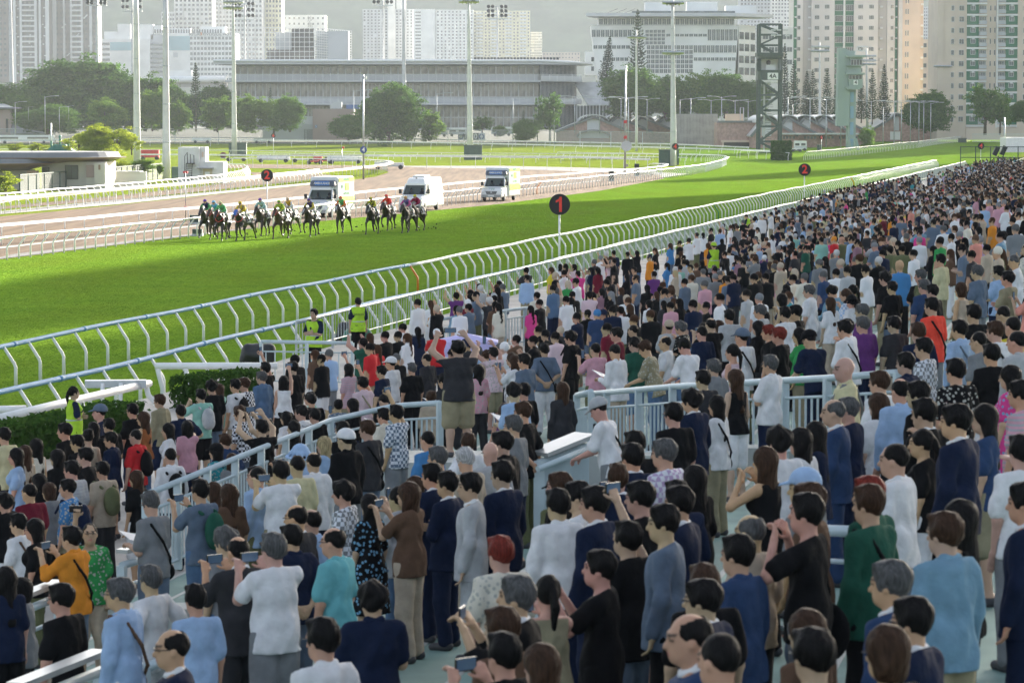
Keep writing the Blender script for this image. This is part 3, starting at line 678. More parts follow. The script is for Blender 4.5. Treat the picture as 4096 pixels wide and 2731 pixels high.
# --- pink beige and green tower
b = Bld('apartment_tower', 'pinkish beige apartment tower with green window panels and white bands', 'tower', 3746, 560, 800)
rows = [y/2.119 for y in (-38, 57, 150, 244, 337, 430, 523, 616, 709, 803, 897, 990)]
b.box('wall', M_BEIGE, 3746, 4180, -60, 560, .3, 18)
for n_, m_, a, c, d in (('wall_bay', M_BEIGE, 1590, 1640, -.35), ('wall_bay', M_BEIGE, 1640, 1836, -.1), ('pier', M_BEIGE, 2004, 2085, .18), ('pier', M_WBAND, 2086, 2099, -.5), ('wall_bay', M_BEIGE, 2264, 2500, -.4)):
    b.box(n_, m_, gx(a), gx(c), -60, 560, d, .31)
for y in rows:
    for a, c in ((1837, 1936), (2165, 2263)):
        b.box('green_panel', M_GRNP, gx(a), gx(c), y-3, y+32, -.22, .3); b.box('white_band', M_WBAND, gx(a-2), gx(c+2), y+33.5, y+41, -.5, .3)
    for a, c in ((1940, 2004), (2100, 2164)):
        b.box('loggia', M_PALEG, gx(a), gx(c), y+17, y+30, -.35, .3); b.box('white_band', M_WBAND, gx(a-2), gx(c), y+33.5, y+41, -.5, .3)
b.win([gx(1866), gx(2192)], rows, 20, 19, M_GLASS2, d=-.26, bars=1)
b.win([gx(1942), gx(2102)], rows, 28, 16, M_GLASS2, d=.22, bars=3)
b.win([gx(1704)], rows, 12, 21, M_GLASS, d=-.14); b.win([gx(1770)], rows, 20, 21, M_GLASS, d=-.14); b.win([gx(2030), gx(2067)], rows, 6, 20, M_GLASS, d=.15, bars=0); b.win([gx(2310)], rows, 14, 21, M_GLASS, d=-.43)
for y in rows: link('air_conditioner', acm, b.o, (b.X(gx(1880)), -.3, b.Z(y+3)), scale=.8); link('air_conditioner', acm, b.o, (b.X(gx(2206)), -.3, b.Z(y+3)), scale=.8)
b.box('plinth', M_BEIGE, gx(1836), gx(2264), 512, 560, -.6, .3)
# --- white hotel-like office block with flared ends
b = Bld('office_block', 'white and glass office block with thin overhanging roof and flared ends', 'building', 2363, 330, 830)
hx = lambda v: 2000 + v/2.119
hy = lambda v: v/2.119
m = MB(); pl = [(b.X(hx(772)), b.Z(hy(222))), (b.X(hx(830)), b.Z(hy(690))), (b.X(hx(1985)), b.Z(hy(690))), (b.X(hx(2018)), b.Z(hy(222)))]
m.prism(pl, 0, 14, Matrix(((1, 0, 0, 0), (0, 0, 1, .5), (0, 1, 0, 0), (0, 0, 0, 1)))); m.build('wall', M_HWHITE, b.o)
b.box('upper_wall', M_LGREY, hx(835), hx(1982), hy(152), hy(222), .8, 13)
def rowwin(x0, x1, y0, y1, n, d): b.win([hx(x0 + (x1-x0)*i/n) for i in range(n)], [hy(y0)], (x1-x0)/n/2.119*.97, (y1-y0)/2.119, M_GLASS2, M_HWHITE, d=d, bars=1)
rowwin(837, 1980, 162, 216, 30, .78); rowwin(776, 1116, 256, 320, 9, .45); rowwin(790, 1103, 386, 420, 8, .45); rowwin(870, 1088, 488, 522, 6, .45)
rowwin(1404, 1752, 290, 317, 9, .45); rowwin(1754, 2008, 252, 350, 7, .45); rowwin(1636, 2000, 386, 452, 10, .45); rowwin(1638, 1996, 488, 520, 10, .45)
for y in (256, 288, 320, 352): rowwin(1228, 1398, y, y+31, 5, .45)
for y in (386, 426, 466, 506, 546, 586): rowwin(1240, 1634, y, y+38, 11, .45)
m = MB(); m.prism([(b.X(hx(722)), -5), (b.X(hx(1985)), -5), (b.X(hx(2332)), 8), (b.X(hx(2230)), 18), (b.X(hx(830)), 18)], b.Z(hy(150)), b.Z(hy(122))); m.build('roof', M_LGREY, b.o)
b.box('roof_screen', M_GLASS2, hx(1120), hx(1990), hy(98), hy(121), 2, 2.1)
for x0, x1, y0 in ((1235, 1455, 20), (1590, 1850, 15), (1920, 2178, 48)): b.box('plant_room', M_HWHITE, hx(x0), hx(x1), hy(y0), hy(121), 6, 12)
for x in (900, 975, 1050): MB().box(0, 3.4, 0, 3, 0, .1, Matrix.Translation((b.X(hx(x)), 3, b.Z(hy(120)))) @ Matrix.Rotation(R(-22), 4, 'Y')).build('solar_panel', M_SOLAR, b.o)
m = MB(); m.prism([(b.X(hx(2018)), .52), (b.X(hx(2190)), 12), (b.X(hx(2176)), 16), (b.X(hx(1990)), 14)], b.Z(hy(690)), b.Z(hy(215))); m.build('end_wall', M_HWHITE, b.o)
e0 = Vector((b.X(hx(2018)), .52, 0)); e1 = Vector((b.X(hx(2190)), 12, 0)); ed = (e1-e0).normalized(); ea = math.atan2(ed.y, ed.x); eL = (e1-e0).length
pmw = MB().box(0, 3.2, -.06, .1, 0, 1.9).mesh('window', M_GLASS)
for y in (290, 390, 490, 590):
    for q in (.04, .36, .70): link('window', pmw, b.o, e0 + ed*(eL*q) + Vector((0, 0, b.Z(hy(y+45)))), rot=(0, 0, ea))
b.box('low_wing', M_HWHITE, hx(725), hx(832), hy(438), hy(640), 3, 10); b.box('window', M_WINB, hx(776), hx(798), hy(486), hy(522), 2.9, 3.1); b.box('window', M_WINB, hx(776), hx(798), hy(566), hy(602), 2.9, 3.1)
# --- grey block behind the lattice tower
b = Bld('office_block', 'plain cream block behind the lattice tower with rows of grey windows', 'building', 3040, 330, 845)
b.box('wall', M_HWHITE, 3042, 3172, 113, 330, 0, 8)
b.win([3050 + 24*i for i in range(5)], [140, 190, 240], 22, 20, M_GLASS2, d=-.03, bars=1)
M_CLUBG = mat('club_glass', (.30, .28, .25), .12, vary=.55, scale=.35, bump=.12, bscale=.6, spec=.8, detail=5)  # tan of warm reflections is mixed into the pane colour
# --- long club building
b = Bld('club_building', 'long low glass club building with balconies and a wide grey roof', 'building', 930, 520, 800)
b.box('wall', M_PALEG, 930, 2150, 262, 520, 1.2, 18)
m = MB(); m.tube([(b.X(862), -4.5, b.Z(247)), (b.X(2165), -4.5, b.Z(247)), (b.X(2300), 2, b.Z(252)), (b.X(2366), 9, b.Z(257))], .36, 8); m.build('roof_edge', M_WHITE, b.o)
m = MB(); m.prism([(b.X(862), -4.4), (b.X(2165), -4.4), (b.X(2300), 2.1), (b.X(2366), 9.1), (b.X(2330), 20), (b.X(930), 20)], b.Z(261), b.Z(250)); m.build('roof', M_LGREY, b.o)
for y0, y1, nm in ((300, 326, 'u'), (390, 417, 'l')):
    b.box('balcony_floor', M_LGREY, 905, 2160, y1-3, y1+4, -3.2, 1.2)
    g = MB()
    for k in range(5): g.bar((b.X(905), -3.2, b.Z(y0+1+k*4.6)), (b.X(2325), -3.2 if 0 else -3.2, b.Z(y0+1+k*4.6)), .07)
    for k in range(48): g.bar((b.X(905+k*30), -3.2, b.Z(y1)), (b.X(905+k*30), -3.2, b.Z(y0)), .09)
    tag(g.build('balcony_rail', M_WHITE, b.o), kind='stuff')
cx = [932 + 30.0*i for i in range(41)]
for y0, y1, br in ((267, 299, 0), (335, 389, 1), (426, 470, 1), (471, 512, 1)): b.win(cx, [y0], 28.5, y1-y0, M_CLUBG, M_HWHITE, d=.8, bars=br)
for k in range(27):
    for y0, y1, sh in ((264, 304, 0), (332, 392, -8), (424, 512, -16)):
        x = 2160 + k*5.4 + sh*.3; b.box('fin', M_LGREY, x, x+1.6, y0, y1, -2.2 + k*.42, -1.2 + k*.42)
m = MB(); m.prism([(b.X(2152), -.4), (b.X(2306), 10.5), (b.X(2290), 18), (b.X(2152), 18)], b.Z(520), b.Z(262)); m.build('end_wall', M_WINB, b.o)
for y0, y1 in ((306, 328), (396, 418)): m = MB(); m.prism([(b.X(2160), -3.1), (b.X(2326), 7.5), (b.X(2300), 12), (b.X(2160), 0)], b.Z(y1), b.Z(y0)); m.build('end_balcony', M_LGREY, b.o)
for k in range(26): b.box('solar_panel', M_SOLAR, 1893 + k*13.2, 1903 + k*13.2, 231, 240, 4, 6)
# --- white pitched roof next to the club building, lattice stair by it
b = Bld('pitched_roof_hall', 'hall with a bright white sloping roof beside dark trees', 'building', 2290, 520, 805)
m = MB(); zr, ze = b.Z(333), b.Z(424)
m.add([(b.X(2297), 6, zr), (b.X(2440), 6, zr), (b.X(2440), -2, ze), (b.X(2350), -2, ze), (b.X(2297), 6, zr+.3), (b.X(2440), 6, zr+.3), (b.X(2440), -2, ze+.3), (b.X(2350), -2, ze+.3)], [(0, 1, 2, 3)[::-1], (4, 5, 6, 7), (0, 4, 7, 3), (3, 7, 6, 2), (2, 6, 5, 1), (1, 5, 4, 0)]); m.build('roof', M_METROOF, b.o)
b.box('wall', M_ROOFG, 2300, 2440, 424, 520, 0, 6)
for k in range(10): b.box('pillar', M_LGREY, 2305+k*13, 2309+k*13, 424, 520, -.5, .0)
# --- stables with curved skylight roofs
def stable(label, xl, xr, ye, yr, yb, Y, xc=None, group='brick stable blocks with curved skylights', depth=26, skx=40, rows_=True):
    b = Bld('stable_block', label, 'stable', xl, yb, Y, group); xm = xc or (xl+xr)/2; z = b.Z
    pl = [(b.X(xl), 0), (b.X(xr), 0), (b.X(xr), z(ye)), (b.X(xm), z(yr)), (b.X(xl), z(ye))]
    MR = Matrix(((1, 0, 0, 0), (0, 0, 1, 0), (0, 1, 0, 0), (0, 0, 0, 1)))
    MB().prism(pl, 0, depth, MR).build('wall', M_BRICK, b.o)
    for a, c in ((xl, xm), (xm, xr)):
        p0 = Vector((b.X(a), 0, z(ye if a == xl else yr))); p1 = Vector((b.X(c), 0, z(yr if c == xm else ye))); u = (p1-p0).normalized()
        p0 -= u*(.6 if a == xl else 0); p1 += u*(.6 if c == xr else 0); n = Vector((-u.z, 0, u.x)); q = [p0, p1, p1+n*.35, p0+n*.35]
        MB().prism([(v.x, v.z) for v in q], -.7, depth+.7, MR).build('roof', M_METROOF, b.o)
        MB().bar(p0 + Vector((0, -.75, .1)), p1 + Vector((0, -.75, .1)), .16, .55).build('roof_trim', M_ROOFG, b.o)
    sk = MB(); cx_, hw = b.X(xm), skx / b.s; top = z(yr); arc = [(cx_ + hw*math.cos(PI*(1-t/8)) , top - .9 + (1.6)*math.sin(PI*t/8)) for t in range(9)]
    arc = [(x + (x-cx_)*.15, zz) for x, zz in arc]
    sk.prism(arc + [(x, zz-.22) for x, zz in reversed(arc)], -1.2, depth*.96, MR); sk.build('skylight_roof', M_METROOF, b.o)
    MB().box(cx_-hw*.5, cx_+hw*.5, -.12, .1, top-4.0, top-.4).build('louvre_panel', M_LGREY, b.o)
    return b
b = stable('brick stable with arched vent over its doorway and curved skylight on top', 2231, 2514, 527, 470, 590, 760, xc=2374, skx=52)
m = MB(); arc = [(b.X(2374) + 68/b.s*math.cos(PI*(1-t/10)), b.Z(545) + 26/b.s*math.sin(PI*t/10)) for t in range(11)]
m.prism(arc + [(x*.97+b.X(2374)*.03, zz-.35) for x, zz in reversed(arc)], -1.6, 0, Matrix(((1, 0, 0, 0), (0, 0, 1, 0), (0, 1, 0, 0), (0, 0, 0, 1)))); m.build('arched_canopy', M_ROOFG, b.o)
MB().prism([(x*.93+b.X(2374)*.07, zz-.5) for x, zz in arc], -.15, .1, Matrix(((1, 0, 0, 0), (0, 0, 1, 0), (0, 1, 0, 0), (0, 0, 0, 1)))).build('arched_vent', M_LGREY, b.o)
b.box('door', M_PINKB, 2330, 2415, 560, 590, -.12, .1)
stable('brick stable just behind the arched one, curved skylight showing', 2400, 2600, 527, 470, 590, 775, xc=2470, skx=46)
stable('brick stable partly hidden by the tall white mast', 2500, 2690, 522, 472, 590, 790, xc=2565, skx=46)
stable('brick stable beside the grey concrete block with skylight', 2600, 2780, 520, 474, 590, 800, xc=2660, skx=40)
for i, (l_, xl) in enumerate((('brick stable with bright eaves behind the lattice tower', 3010), ('brick stable between the lattice tower and the thin grey lamp mast', 3095), ('brick stable beside the parked horse lorry', 3165), ('brick stable behind the marker with a red 6', 3235), ('brick stable partly behind the mint green tower', 3300))):
    bb = stable(l_, xl, xl+172, 540-2*i, 472, 598, 690+8*i, xc=xl+55, skx=38)
    for k in range(4): bb.box('window', M_WINB, xl+120+k*13, xl+130+k*13, 546, 556, -.12, .02)
    bb.box('eave', M_METROOF, xl+100, xl+190, 533, 539, -2.6, .1)
b = stable('separate far brick gable with a white shutter near the beige tower', 3490, 3750, 520, 462, 566, 810, xc=3585, skx=20)
b.box('shutter', M_HWHITE, 3560, 3600, 527, 560, -.12, .1)
# --- concrete and brick blocks
b = Bld('concrete_block', 'tall windowless grey concrete wall block next to the mast', 'building', 2704, 618, 720)
b.box('wall', bmat('ribbed_concrete', (.30, .29, .28), vary=.25, scale=.6), 2704, 2870, 457, 618, 0, 12)
for k in range(28): b.box('rib', M_GREYR, 2706+k*5.8, 2707.6+k*5.8, 458, 618, -.09, 0)
b.box('stair_head', M_PINKW, 2905, 2972, 457, 484, 1, 5); m = MB(); m.tube([(b.X(2961), 1, b.Z(484)), (b.X(2961), 1, b.Z(432)), (b.X(2974), 1, b.Z(432)), (b.X(2974), 1, b.Z(484))], .12, 6); m.build('guard_hoop', M_LGREY, b.o)
b = Bld('brick_block', 'low tiled brick block with a wide framed opening beside the lattice tower', 'building', 2868, 622, 700)
b.box('wall', M_BRICK, 2868, 3032, 492, 622, 0, 10); b.box('roof_edge', M_ROOFG, 2880, 3035, 484, 492, -.4, 10)
b.box('lintel', M_PINKW, 2884, 3020, 561, 570, -.6, .1); b.box('opening', M_BLACK, 2894, 3010, 570, 618, -.06, .1); b.box('jamb', M_PINKW, 2888, 2895, 570, 620, -.4, .1); b.box('jamb', M_PINKW, 3009, 3016, 570, 620, -.4, .1)
b.box('side_block', M_PINKW, 3126, 3162, 494, 580, 1, 8); b.box('side_gate', M_BOXGREEN, 3126, 3164, 578, 606, .4, .9)
# --- pink block with 5
b = Bld('service_block', 'pinkish service block with small blue sign reading 5 below rooftop ducts', 'building', 1250, 560, 740)
b.box('wall', M_PINKB, 1251, 1412, 437, 560, 0, 10); b.box('low_wall', M_PALEG, 1050, 1250, 497, 560, 2, 8); b.box('shed_roof', M_LGREY, 1020, 1252, 466, 497, 3, 8)
m = MB(); b.mb(m, 1332, 1366, 410, 436, 1, 3); b.mb(m, 1320, 1334, 418, 436, 1.2, 2); m.build('rooftop_duct', M_LGREY, b.o); b.box('rooftop_tank', bmat('blue_tank', (.12, .2, .42)), 1383, 1436, 420, 437, 2, 5)
b.box('sign', bmat('blue_sign', (.10, .17, .36)), 1260, 1269, 501, 513, -.08, 0); text('5', .75, M_WHITE, b.o, (b.X(1264.5), -.1, b.Z(507)), name='numeral')
# --- far hazy towers
def far_tower(label, xl, xr, yt, yb, Y, wall, rowsp, cols, winw=.55, winh=.5, wm=None, bay=True, depth=22, group='hazy apartment towers below the hills', y0=None, piers=None):
    b = Bld('apartment_tower', label, 'tower', xl, yb, Y, group); b.box('wall', wall, xl, xr, yt, yb, 0, depth)
    cells = []; y = (y0 if y0 is not None else yt + rowsp*.4)
    cw = (xr-xl)/cols
    while y < yb - rowsp:
        for c in range(cols):
            if (c*7 + int(y)) % 23: cells.append((xl + cw*(c+.5-winw/2), xl + cw*(c+.5+winw/2), y, y + rowsp*winh))
        y += rowsp
    b.grid('windows', wm or M_WINB, cells, -.06, .02)
    if bay:
        m = MB()
        for c in range(0, cols, 2): b.mb(m, xl + cw*(c-.06), xl + cw*(c+.10), yt, yb, -1.0, 0)
        tag(m.build('piers', wall, b.o), kind='stuff')
    return b
t_ = far_tower('dark brown apartment tower with white strips, cut by the picture edge', -40, 192, -60, 330, 1740, M_DBROWN, 20.6, 13, .5, .45, M_WINB, bay=False)
for x0, x1 in ((56, 66), (82, 90), (140, 150), (158, 166), (184, 198)): t_.box('white_strip', M_PALE, x0, x1, -60, 330, -1.2, 0)
for k in range(19): t_.box('balcony', M_PALE, 90, 140, -40+k*20.6, -34+k*20.6, -1.6, 0)
for k in range(30): t_.box('air_conditioner', M_HWHITE, 20+(k*53) % 160, 25+(k*53) % 160, (k*37) % 300, (k*37) % 300+4, -.7, 0)
t_ = far_tower('dark brown apartment tower with white balcony column above the treetops', 206, 388, -60, 330, 1760, M_DBROWN, 20.6, 11, .5, .45, M_WINB, bay=False)
for x0, x1 in ((206, 228), (255, 262), (283, 290), (326, 334), (360, 370)): t_.box('white_strip', M_PALE, x0, x1, -60, 330, -1.2, 0)
for k in range(19): t_.box('balcony', M_HWHITE, 284, 332, -40+k*20.6, -33+k*20.6, -1.6, 0)
for k in range(30): t_.box('air_conditioner', M_HWHITE, 230+(k*53) % 140, 235+(k*53) % 140, (k*37) % 300, (k*37) % 300+4, -.7, 0)
t_ = far_tower('tall pale tower rising behind the white hotel', 700, 850, -60, 260, 2050, M_PALE, 18, 9)
far_tower('small pale tower with dark windows next to the tall one', 648, 700, 50, 260, 2040, M_PALE, 18, 5)
far_tower('tall pale grey tower behind the hotel roof sign', 850, 930, -60, 260, 2100, M_PALEG, 17, 6)
far_tower('tall cream tower behind two floodlight masts', 935, 1050, -60, 330, 2000, M_PALE, 19, 8)
far_tower('tall cream tower beside the gridded building', 1050, 1128, -60, 330, 2020, M_YELW, 19, 6)
t_ = far_tower('low white block with two upright characters on its wall', 1130, 1300, 62, 160, 2100, M_HWHITE, 22, 9, .35, .35, bay=False)
m = MB(); 
try: text('沙\n角', 4.2, M_ROOFG, t_.o, (t_.X(1240), -.3, t_.Z(92)), name='lettering')
except Exception: pass
t_ = far_tower('grey slab tower with round rooftop tanks', 1452, 1652, 40, 262, 2300, M_PALEG, 12, 14, .45, .5)
t_.box('stair_core', M_PALE, 1552, 1580, 0, 262, -2, 3); t_.box('lift_tower', M_PALE, 1585, 1622, -60, 60, 2, 9)
t_ = far_tower('long white slab block with cream balconies and stair openings', 1655, 1893, 42, 262, 2250, M_HWHITE, 13, 16, .4, .5); t_.box('stair_wall', M_HWHITE, 1655, 1740, 40, 262, -1.5, 0)
for k in range(16): t_.box('stair_opening', M_WINB, 1662, 1684, 50+k*13, 55+k*13, -1.6, -1.4)
t_ = far_tower('long slab block with cream yellow balcony columns', 1893, 2120, 46, 262, 2260, M_YELW, 13, 16, .4, .5)
for k in range(16):
    for x in (1905, 1962, 2020, 2078): t_.box('balcony', M_HWHITE, x, x+26, 54+k*13, 59+k*13, -1.8, 0)
far_tower('slim pale tower standing apart at the foot of the hill', 2120, 2168, 130, 262, 2300, M_PALE, 11, 6, .5, .5)
far_tower('low pinkish white blocks at the foot of the hill', 2170, 2320, 210, 262, 1900, M_BEIGE, 14, 12, .3, .3, bay=False)
far_tower('pale blue grey tower behind the office roof', 2960, 3080, -60, 240, 1900, M_PALEG, 14, 9)
far_tower('faint tower close to the grey and green one', 3085, 3170, -60, 240, 2000, M_PALE, 14, 7)
far_tower('faint narrow tower between the two big apartment towers', 3692, 3716, 30, 300, 2100, M_PALEG, 13, 3)
t_ = far_tower('low pale office wing seen between the two big towers', 3688, 3748, 160, 420, 1000, M_PINKW, 40, 3, .6, .4, bay=False)
# --- hotel with teal bands
b = Bld('hotel', 'white hotel with teal bands and lettering along its roof edge', 'building', 403, 330, 1850)
b.box('wall', M_HWHITE, 403, 600, 158, 330, 0, 20); b.box('wall', M_HWHITE, 672, 946, 136, 330, -4, 20); b.box('wall_back', M_PALEG, 600, 672, 140, 330, 4, 20)
for x0, x1, y0, y1, d in ((442, 530, 171, 204, -.2), (675, 762, 148, 204, -4.2)): b.box('teal_band', M_TEAL, x0, x1, y0, y1, d, .1)
m = MB()
for k in range(7): b.mb(m, 557, 671, 176+k*18, 183+k*18, 3.6, 4.2); b.mb(m, 405, 440, 173+k*21, 183+k*21, -.15, .1)
for k in range(9):
    for j in range(13): b.mb(m, 763+j*14, 773+j*14, 150+k*20.5, 161+k*20.5, -4.15, -3.9)
tag(m.build('windows', M_GLASS2, b.o), kind='stuff')
for x0, x1, y0 in ((468, 520, 98), (555, 610, 99), (612, 645, 104), (655, 760, 116), (800, 900, 108), (415, 470, 128)): b.box('plant_room', M_HWHITE, x0, x1, y0, 160 if x0 < 600 else 138, 4, 12)
for k in range(26): b.box('vent', M_WINB, 615+k*10.5, 621+k*10.5, 120, 134, 3.8, 4.2)
text('REGAL RIVERSIDE HOTEL', 2.45, M_ROOFG, b.o, (b.X(852), -4.4, b.Z(141)), name='sign_lettering', bold=.01); b.box('sign_mark', bmat('orange_mark', (.6, .25, .1)), 805, 811, 132, 144, -4.5, -4.1); b.box('wall_emblem', M_PALEG, 696, 714, 213, 231, -4.3, -4)
# --- low white bridge roof beside hotel
b = Bld('station_roof', 'long white curved roof low behind the pine trees', 'building', 690, 345, 1200)
m = MB(); m.tube([(b.X(640), 0, b.Z(320)), (b.X(905), 0, b.Z(318))], 1.3, 10); m.build('roof', M_WHITE, b.o); b.box('wall', M_GREYR, 640, 905, 328, 350, 1, 6); b.box('plant', M_HWHITE, 676, 762, 282, 312, 4, 9); b.box('plant', M_LGREY, 800, 905, 300, 312, 4, 9)
# --- gridded building
b = Bld('gridded_building', 'building wrapped in a white steel lattice above the club roof', 'building', 1059, 262, 1250)
b.box('core', M_PALEG, 1100, 1250, 130, 200, 3, 16); b.box('core', M_BLACK, 1165, 1252, 116, 200, 2.6, 2.9); b.box('core', M_DBROWN, 1066, 1250, 200, 262, 3, 16); b.box('core', M_PALEG, 1262, 1390, 125, 262, 5, 16)
m = MB()
for k in range(11): x = 1059 + k*19.7; b.mb(m, x, x+2, 112, 262, -.3, 0)
for k in range(17): x = 1258 + k*8.7; b.mb(m, x, x+1.5, 112+k*.7, 262, -.3+k*.9, k*.9)
for k in range(8): y = 112 + k*19; b.mb(m, 1059, 1258, y, y+2.2, -.4, -.1)
for k in range(15): y = 114 + k*10; m.bar((b.X(1258), 0, b.Z(y)), (b.X(1398), 14.5, b.Z(y+8)), .25)
tag(m.build('steel_lattice', M_WHITE, b.o), kind='stuff')
# --- small house, farm sheds at the edge
b = Bld('service_house', 'tiled grey house with a flat roof edge beside a slate sloped roof', 'building', -20, 545, 760)
b.box('wall', M_PINKB, -20, 42, 440, 545, 0, 9); b.box('roof', M_ROOFSL, -30, 78, 430, 436, -2, 10)
m = MB(); m.add([(b.X(-30), 4, b.Z(413)), (b.X(0), 4, b.Z(413)), (b.X(60), -2, b.Z(430)), (b.X(-30), -2, b.Z(430))], [(0, 1, 2, 3)[::-1]]); m.build('roof_slope', M_METROOF, b.o)
m = MB(); m.add([(b.X(44), 5, b.Z(468)), (b.X(95), 5, b.Z(468)), (b.X(188), -2, b.Z(534)), (b.X(44), -2, b.Z(534))], [(0, 1, 2, 3)[::-1]]); m.build('sloped_roof', M_ROOFSL, b.o)
b.box('wall', M_PALEG, 44, 180, 534, 552, 0, 5); b.box('door', M_DARK, 24, 33, 476, 530, -.1, .1)

# --- pavilion with flat disc roofs
def oval(cx, cy, rx, ry, n=40): return [(cx + rx*math.cos(2*PI*k/n), cy + ry*math.sin(2*PI*k/n)) for k in range(n)]
b = Bld('pavilion', 'cream pavilion with two flat oval roofs and bronze soffits', 'pavilion', 0, 765, 322)
s_ = b.s
def roof_disc(cx, rx_px, ytop, yrim, ysof, d, ry):
    rx = rx_px / s_; X0 = b.X(cx); top = MB(); n = 44
    rings = [(.985, b.Z(ytop)+.02), (1.0, b.Z(ytop)), (1.03, b.Z(yrim)), (1.09, b.Z(yrim)-.03)]
    vs = [(X0 + rx*k*math.cos(2*PI*i/n), d + ry*k*math.sin(2*PI*i/n), z) for k, z in rings for i in range(n)]
    top.add(vs + [(X0, d, b.Z(ytop)+.05)], [(j*n+i, j*n+(i+1) % n, (j+1)*n+(i+1) % n, (j+1)*n+i) for j in range(3) for i in range(n)] + [((i+1) % n, i, 4*n) for i in range(n)]); top.build('roof', M_ROOFSL, b.o)
    so = MB(); rings = [(1.09, b.Z(yrim)-.04), (1.09, b.Z(yrim)-.12), (.72, b.Z(ysof))]
    vs = [(X0 + rx*k*math.cos(2*PI*i/n), d + ry*k*math.sin(2*PI*i/n), z) for k, z in rings for i in range(n)]
    so.add(vs, [(j*n+i, j*n+(i+1) % n, (j+1)*n+(i+1) % n, (j+1)*n+i) for j in range(2) for i in range(n)] + [tuple(range(2*n, 3*n))], True); so.build('soffit', M_SOFFIT, b.o)
roof_disc(60, 372, 611, 630, 655, 8, 8.5); roof_disc(-60, 238, 637, 652, 680, 2.2, 5.0)
b.box('wall', M_RENDER, 150, 410, 650, 765, 3.0, 11); b.box('pier', M_RENDER, 366, 410, 655, 760, 2.2, 3.0); b.box('pier', M_RENDER, 330, 366, 660, 756, 2.6, 3.0)
b.box('pier', M_RENDER, 110, 156, 700, 765, -.5, .5, 'pale pillar under the lower roof'); b.box('wall', M_RENDER, -60, 112, 682, 765, 1.2, 5)
b.box('louvre', M_SOFFIT, 110, 152, 683, 704, -.6, .6); b.box('door', M_PINKB, 332, 372, 662, 712, 2.5, 2.7); b.box('vent', M_SOFFIT, 383, 391, 661, 681, 2.1, 2.3)
for x0, x1, y0, y1 in ((245, 297, 663, 720), (157, 182, 672, 740)):
    k = b.box('window', M_DARK, x0, x1, y0, y1, 2.86, 3.05); b.box('pane', M_GLASS, x0+3, (x0+x1)/2-1, y0+3, y1-3, 2.82, 2.9, parent=k); b.box('pane', M_GLASS, (x0+x1)/2+1, x1-3, y0+3, y1-3, 2.82, 2.9, parent=k)
b.box('door_panel', M_CONC, 189, 226, 696, 740, 2.9, 3.05)
b = Bld('garden_wall', 'low pale wall between pavilion and mast', 'wall', 410, 760, 335); b.box('wall', M_HWHITE, 410, 585, 688, 765, 0, .5); b.box('coping', M_LGREY, 408, 560, 686, 690, -.1, 3)
# --- green tiled pagoda roof
b = Bld('pagoda', 'small pagoda with a green tiled roof showing above the flat oval roof', 'pagoda', 222, 640, 420)
m = MB(); hw = 62/b.s; zt, ze = b.Z(580), b.Z(611); rr = 13/b.s*1.4
rings = [(hw*1.02, ze), (hw*.72, ze + (zt-ze)*.35), (rr*1.3, zt*.98+ze*.02), (rr, zt)]
for (r0, z0), (r1, z1) in zip(rings[:-1], rings[1:]):
    for k in range(4):
        a0, a1 = PI/4 + k*PI/2, PI/4 + (k+1)*PI/2; q = 1.414
        m.add([(r0*q*math.cos(a0), 5+r0*q*math.sin(a0), z0), (r0*q*math.cos(a1), 5+r0*q*math.sin(a1), z0), (r1*q*math.cos(a1), 5+r1*q*math.sin(a1), z1), (r1*q*math.cos(a0), 5+r1*q*math.sin(a0), z1)], [(0, 1, 2, 3)])
m.build('roof', M_TILEG, b.o)
m = MB()
for k in range(20):
    x = -hw + 2*hw*k/19; m.tube([(x, 5-hw*1.03, ze+.04), (x*.72, 5-hw*.73, ze+(zt-ze)*.35+.05), (x*.3, 5-rr*1.35, zt-.05)], .07, 5)
m.build('tile_ribs', M_TILEG, b.o)
m = MB(); m.box(-.1, .1, 4.9-rr, 5.1-rr, zt-.2, zt+.6); m.box(-hw*.55-.12, -hw*.55+.12, 4.6-rr, 5-rr, zt-.5, zt+.5); m.box(hw*.55-.12, hw*.55+.12, 4.6-rr, 5-rr, zt-.5, zt+.5); m.lathe([(.01, zt+1.35), (.22, zt+1.1), (.12, zt+.8), (.25, zt+.5)], 10, (0, 5-rr, 0)); m.build('roof_ornament', M_TILEG, b.o)
m = MB(); m.box(-hw*.7, hw*.7, 5-hw*.7, 5+hw*.7, -1.5, ze); m.build('wall', M_RENDER, b.o)
# --- white control hut
b = Bld('control_hut', 'white rendered control hut with a steel ladder and a cream door', 'hut', 713, 742, 358)
M_HUT = bmat('hut_render', (.70, .70, .69), scale=.8)
b.box('wall', M_HUT, 713, 797, 590, 742, 0, 5); b.box('side_wall', M_HUT, 797, 820, 590, 648, .8, 4.5); b.box('low_block', M_HUT, 797, 893, 648, 742, .3, 5)
b.box('canopy', M_GREYR, 790, 854, 672, 675, -.5, .3); b.box('door', bmat('cream_door', (.62, .55, .38)), 812, 848, 676, 736, .2, .35); b.box('notice', M_WHITE, 819, 839, 688, 706, .16, .2); b.box('meter_box', M_LGREY, 796, 810, 678, 693, .1, .3); b.box('side_slot', M_PINKW, 806, 812, 609, 629, .7, .8)
m = MB()
for x in (748, 772): m.bar((b.X(x-4), -.9, b.Z(735)), (b.X(x), -.5, b.Z(653)), .07)
for k in range(12): m.bar((b.X(744+k*.4), -.9+k*.03, b.Z(732-k*7)), (b.X(768+k*.4), -.9+k*.03, b.Z(732-k*7)), .05)
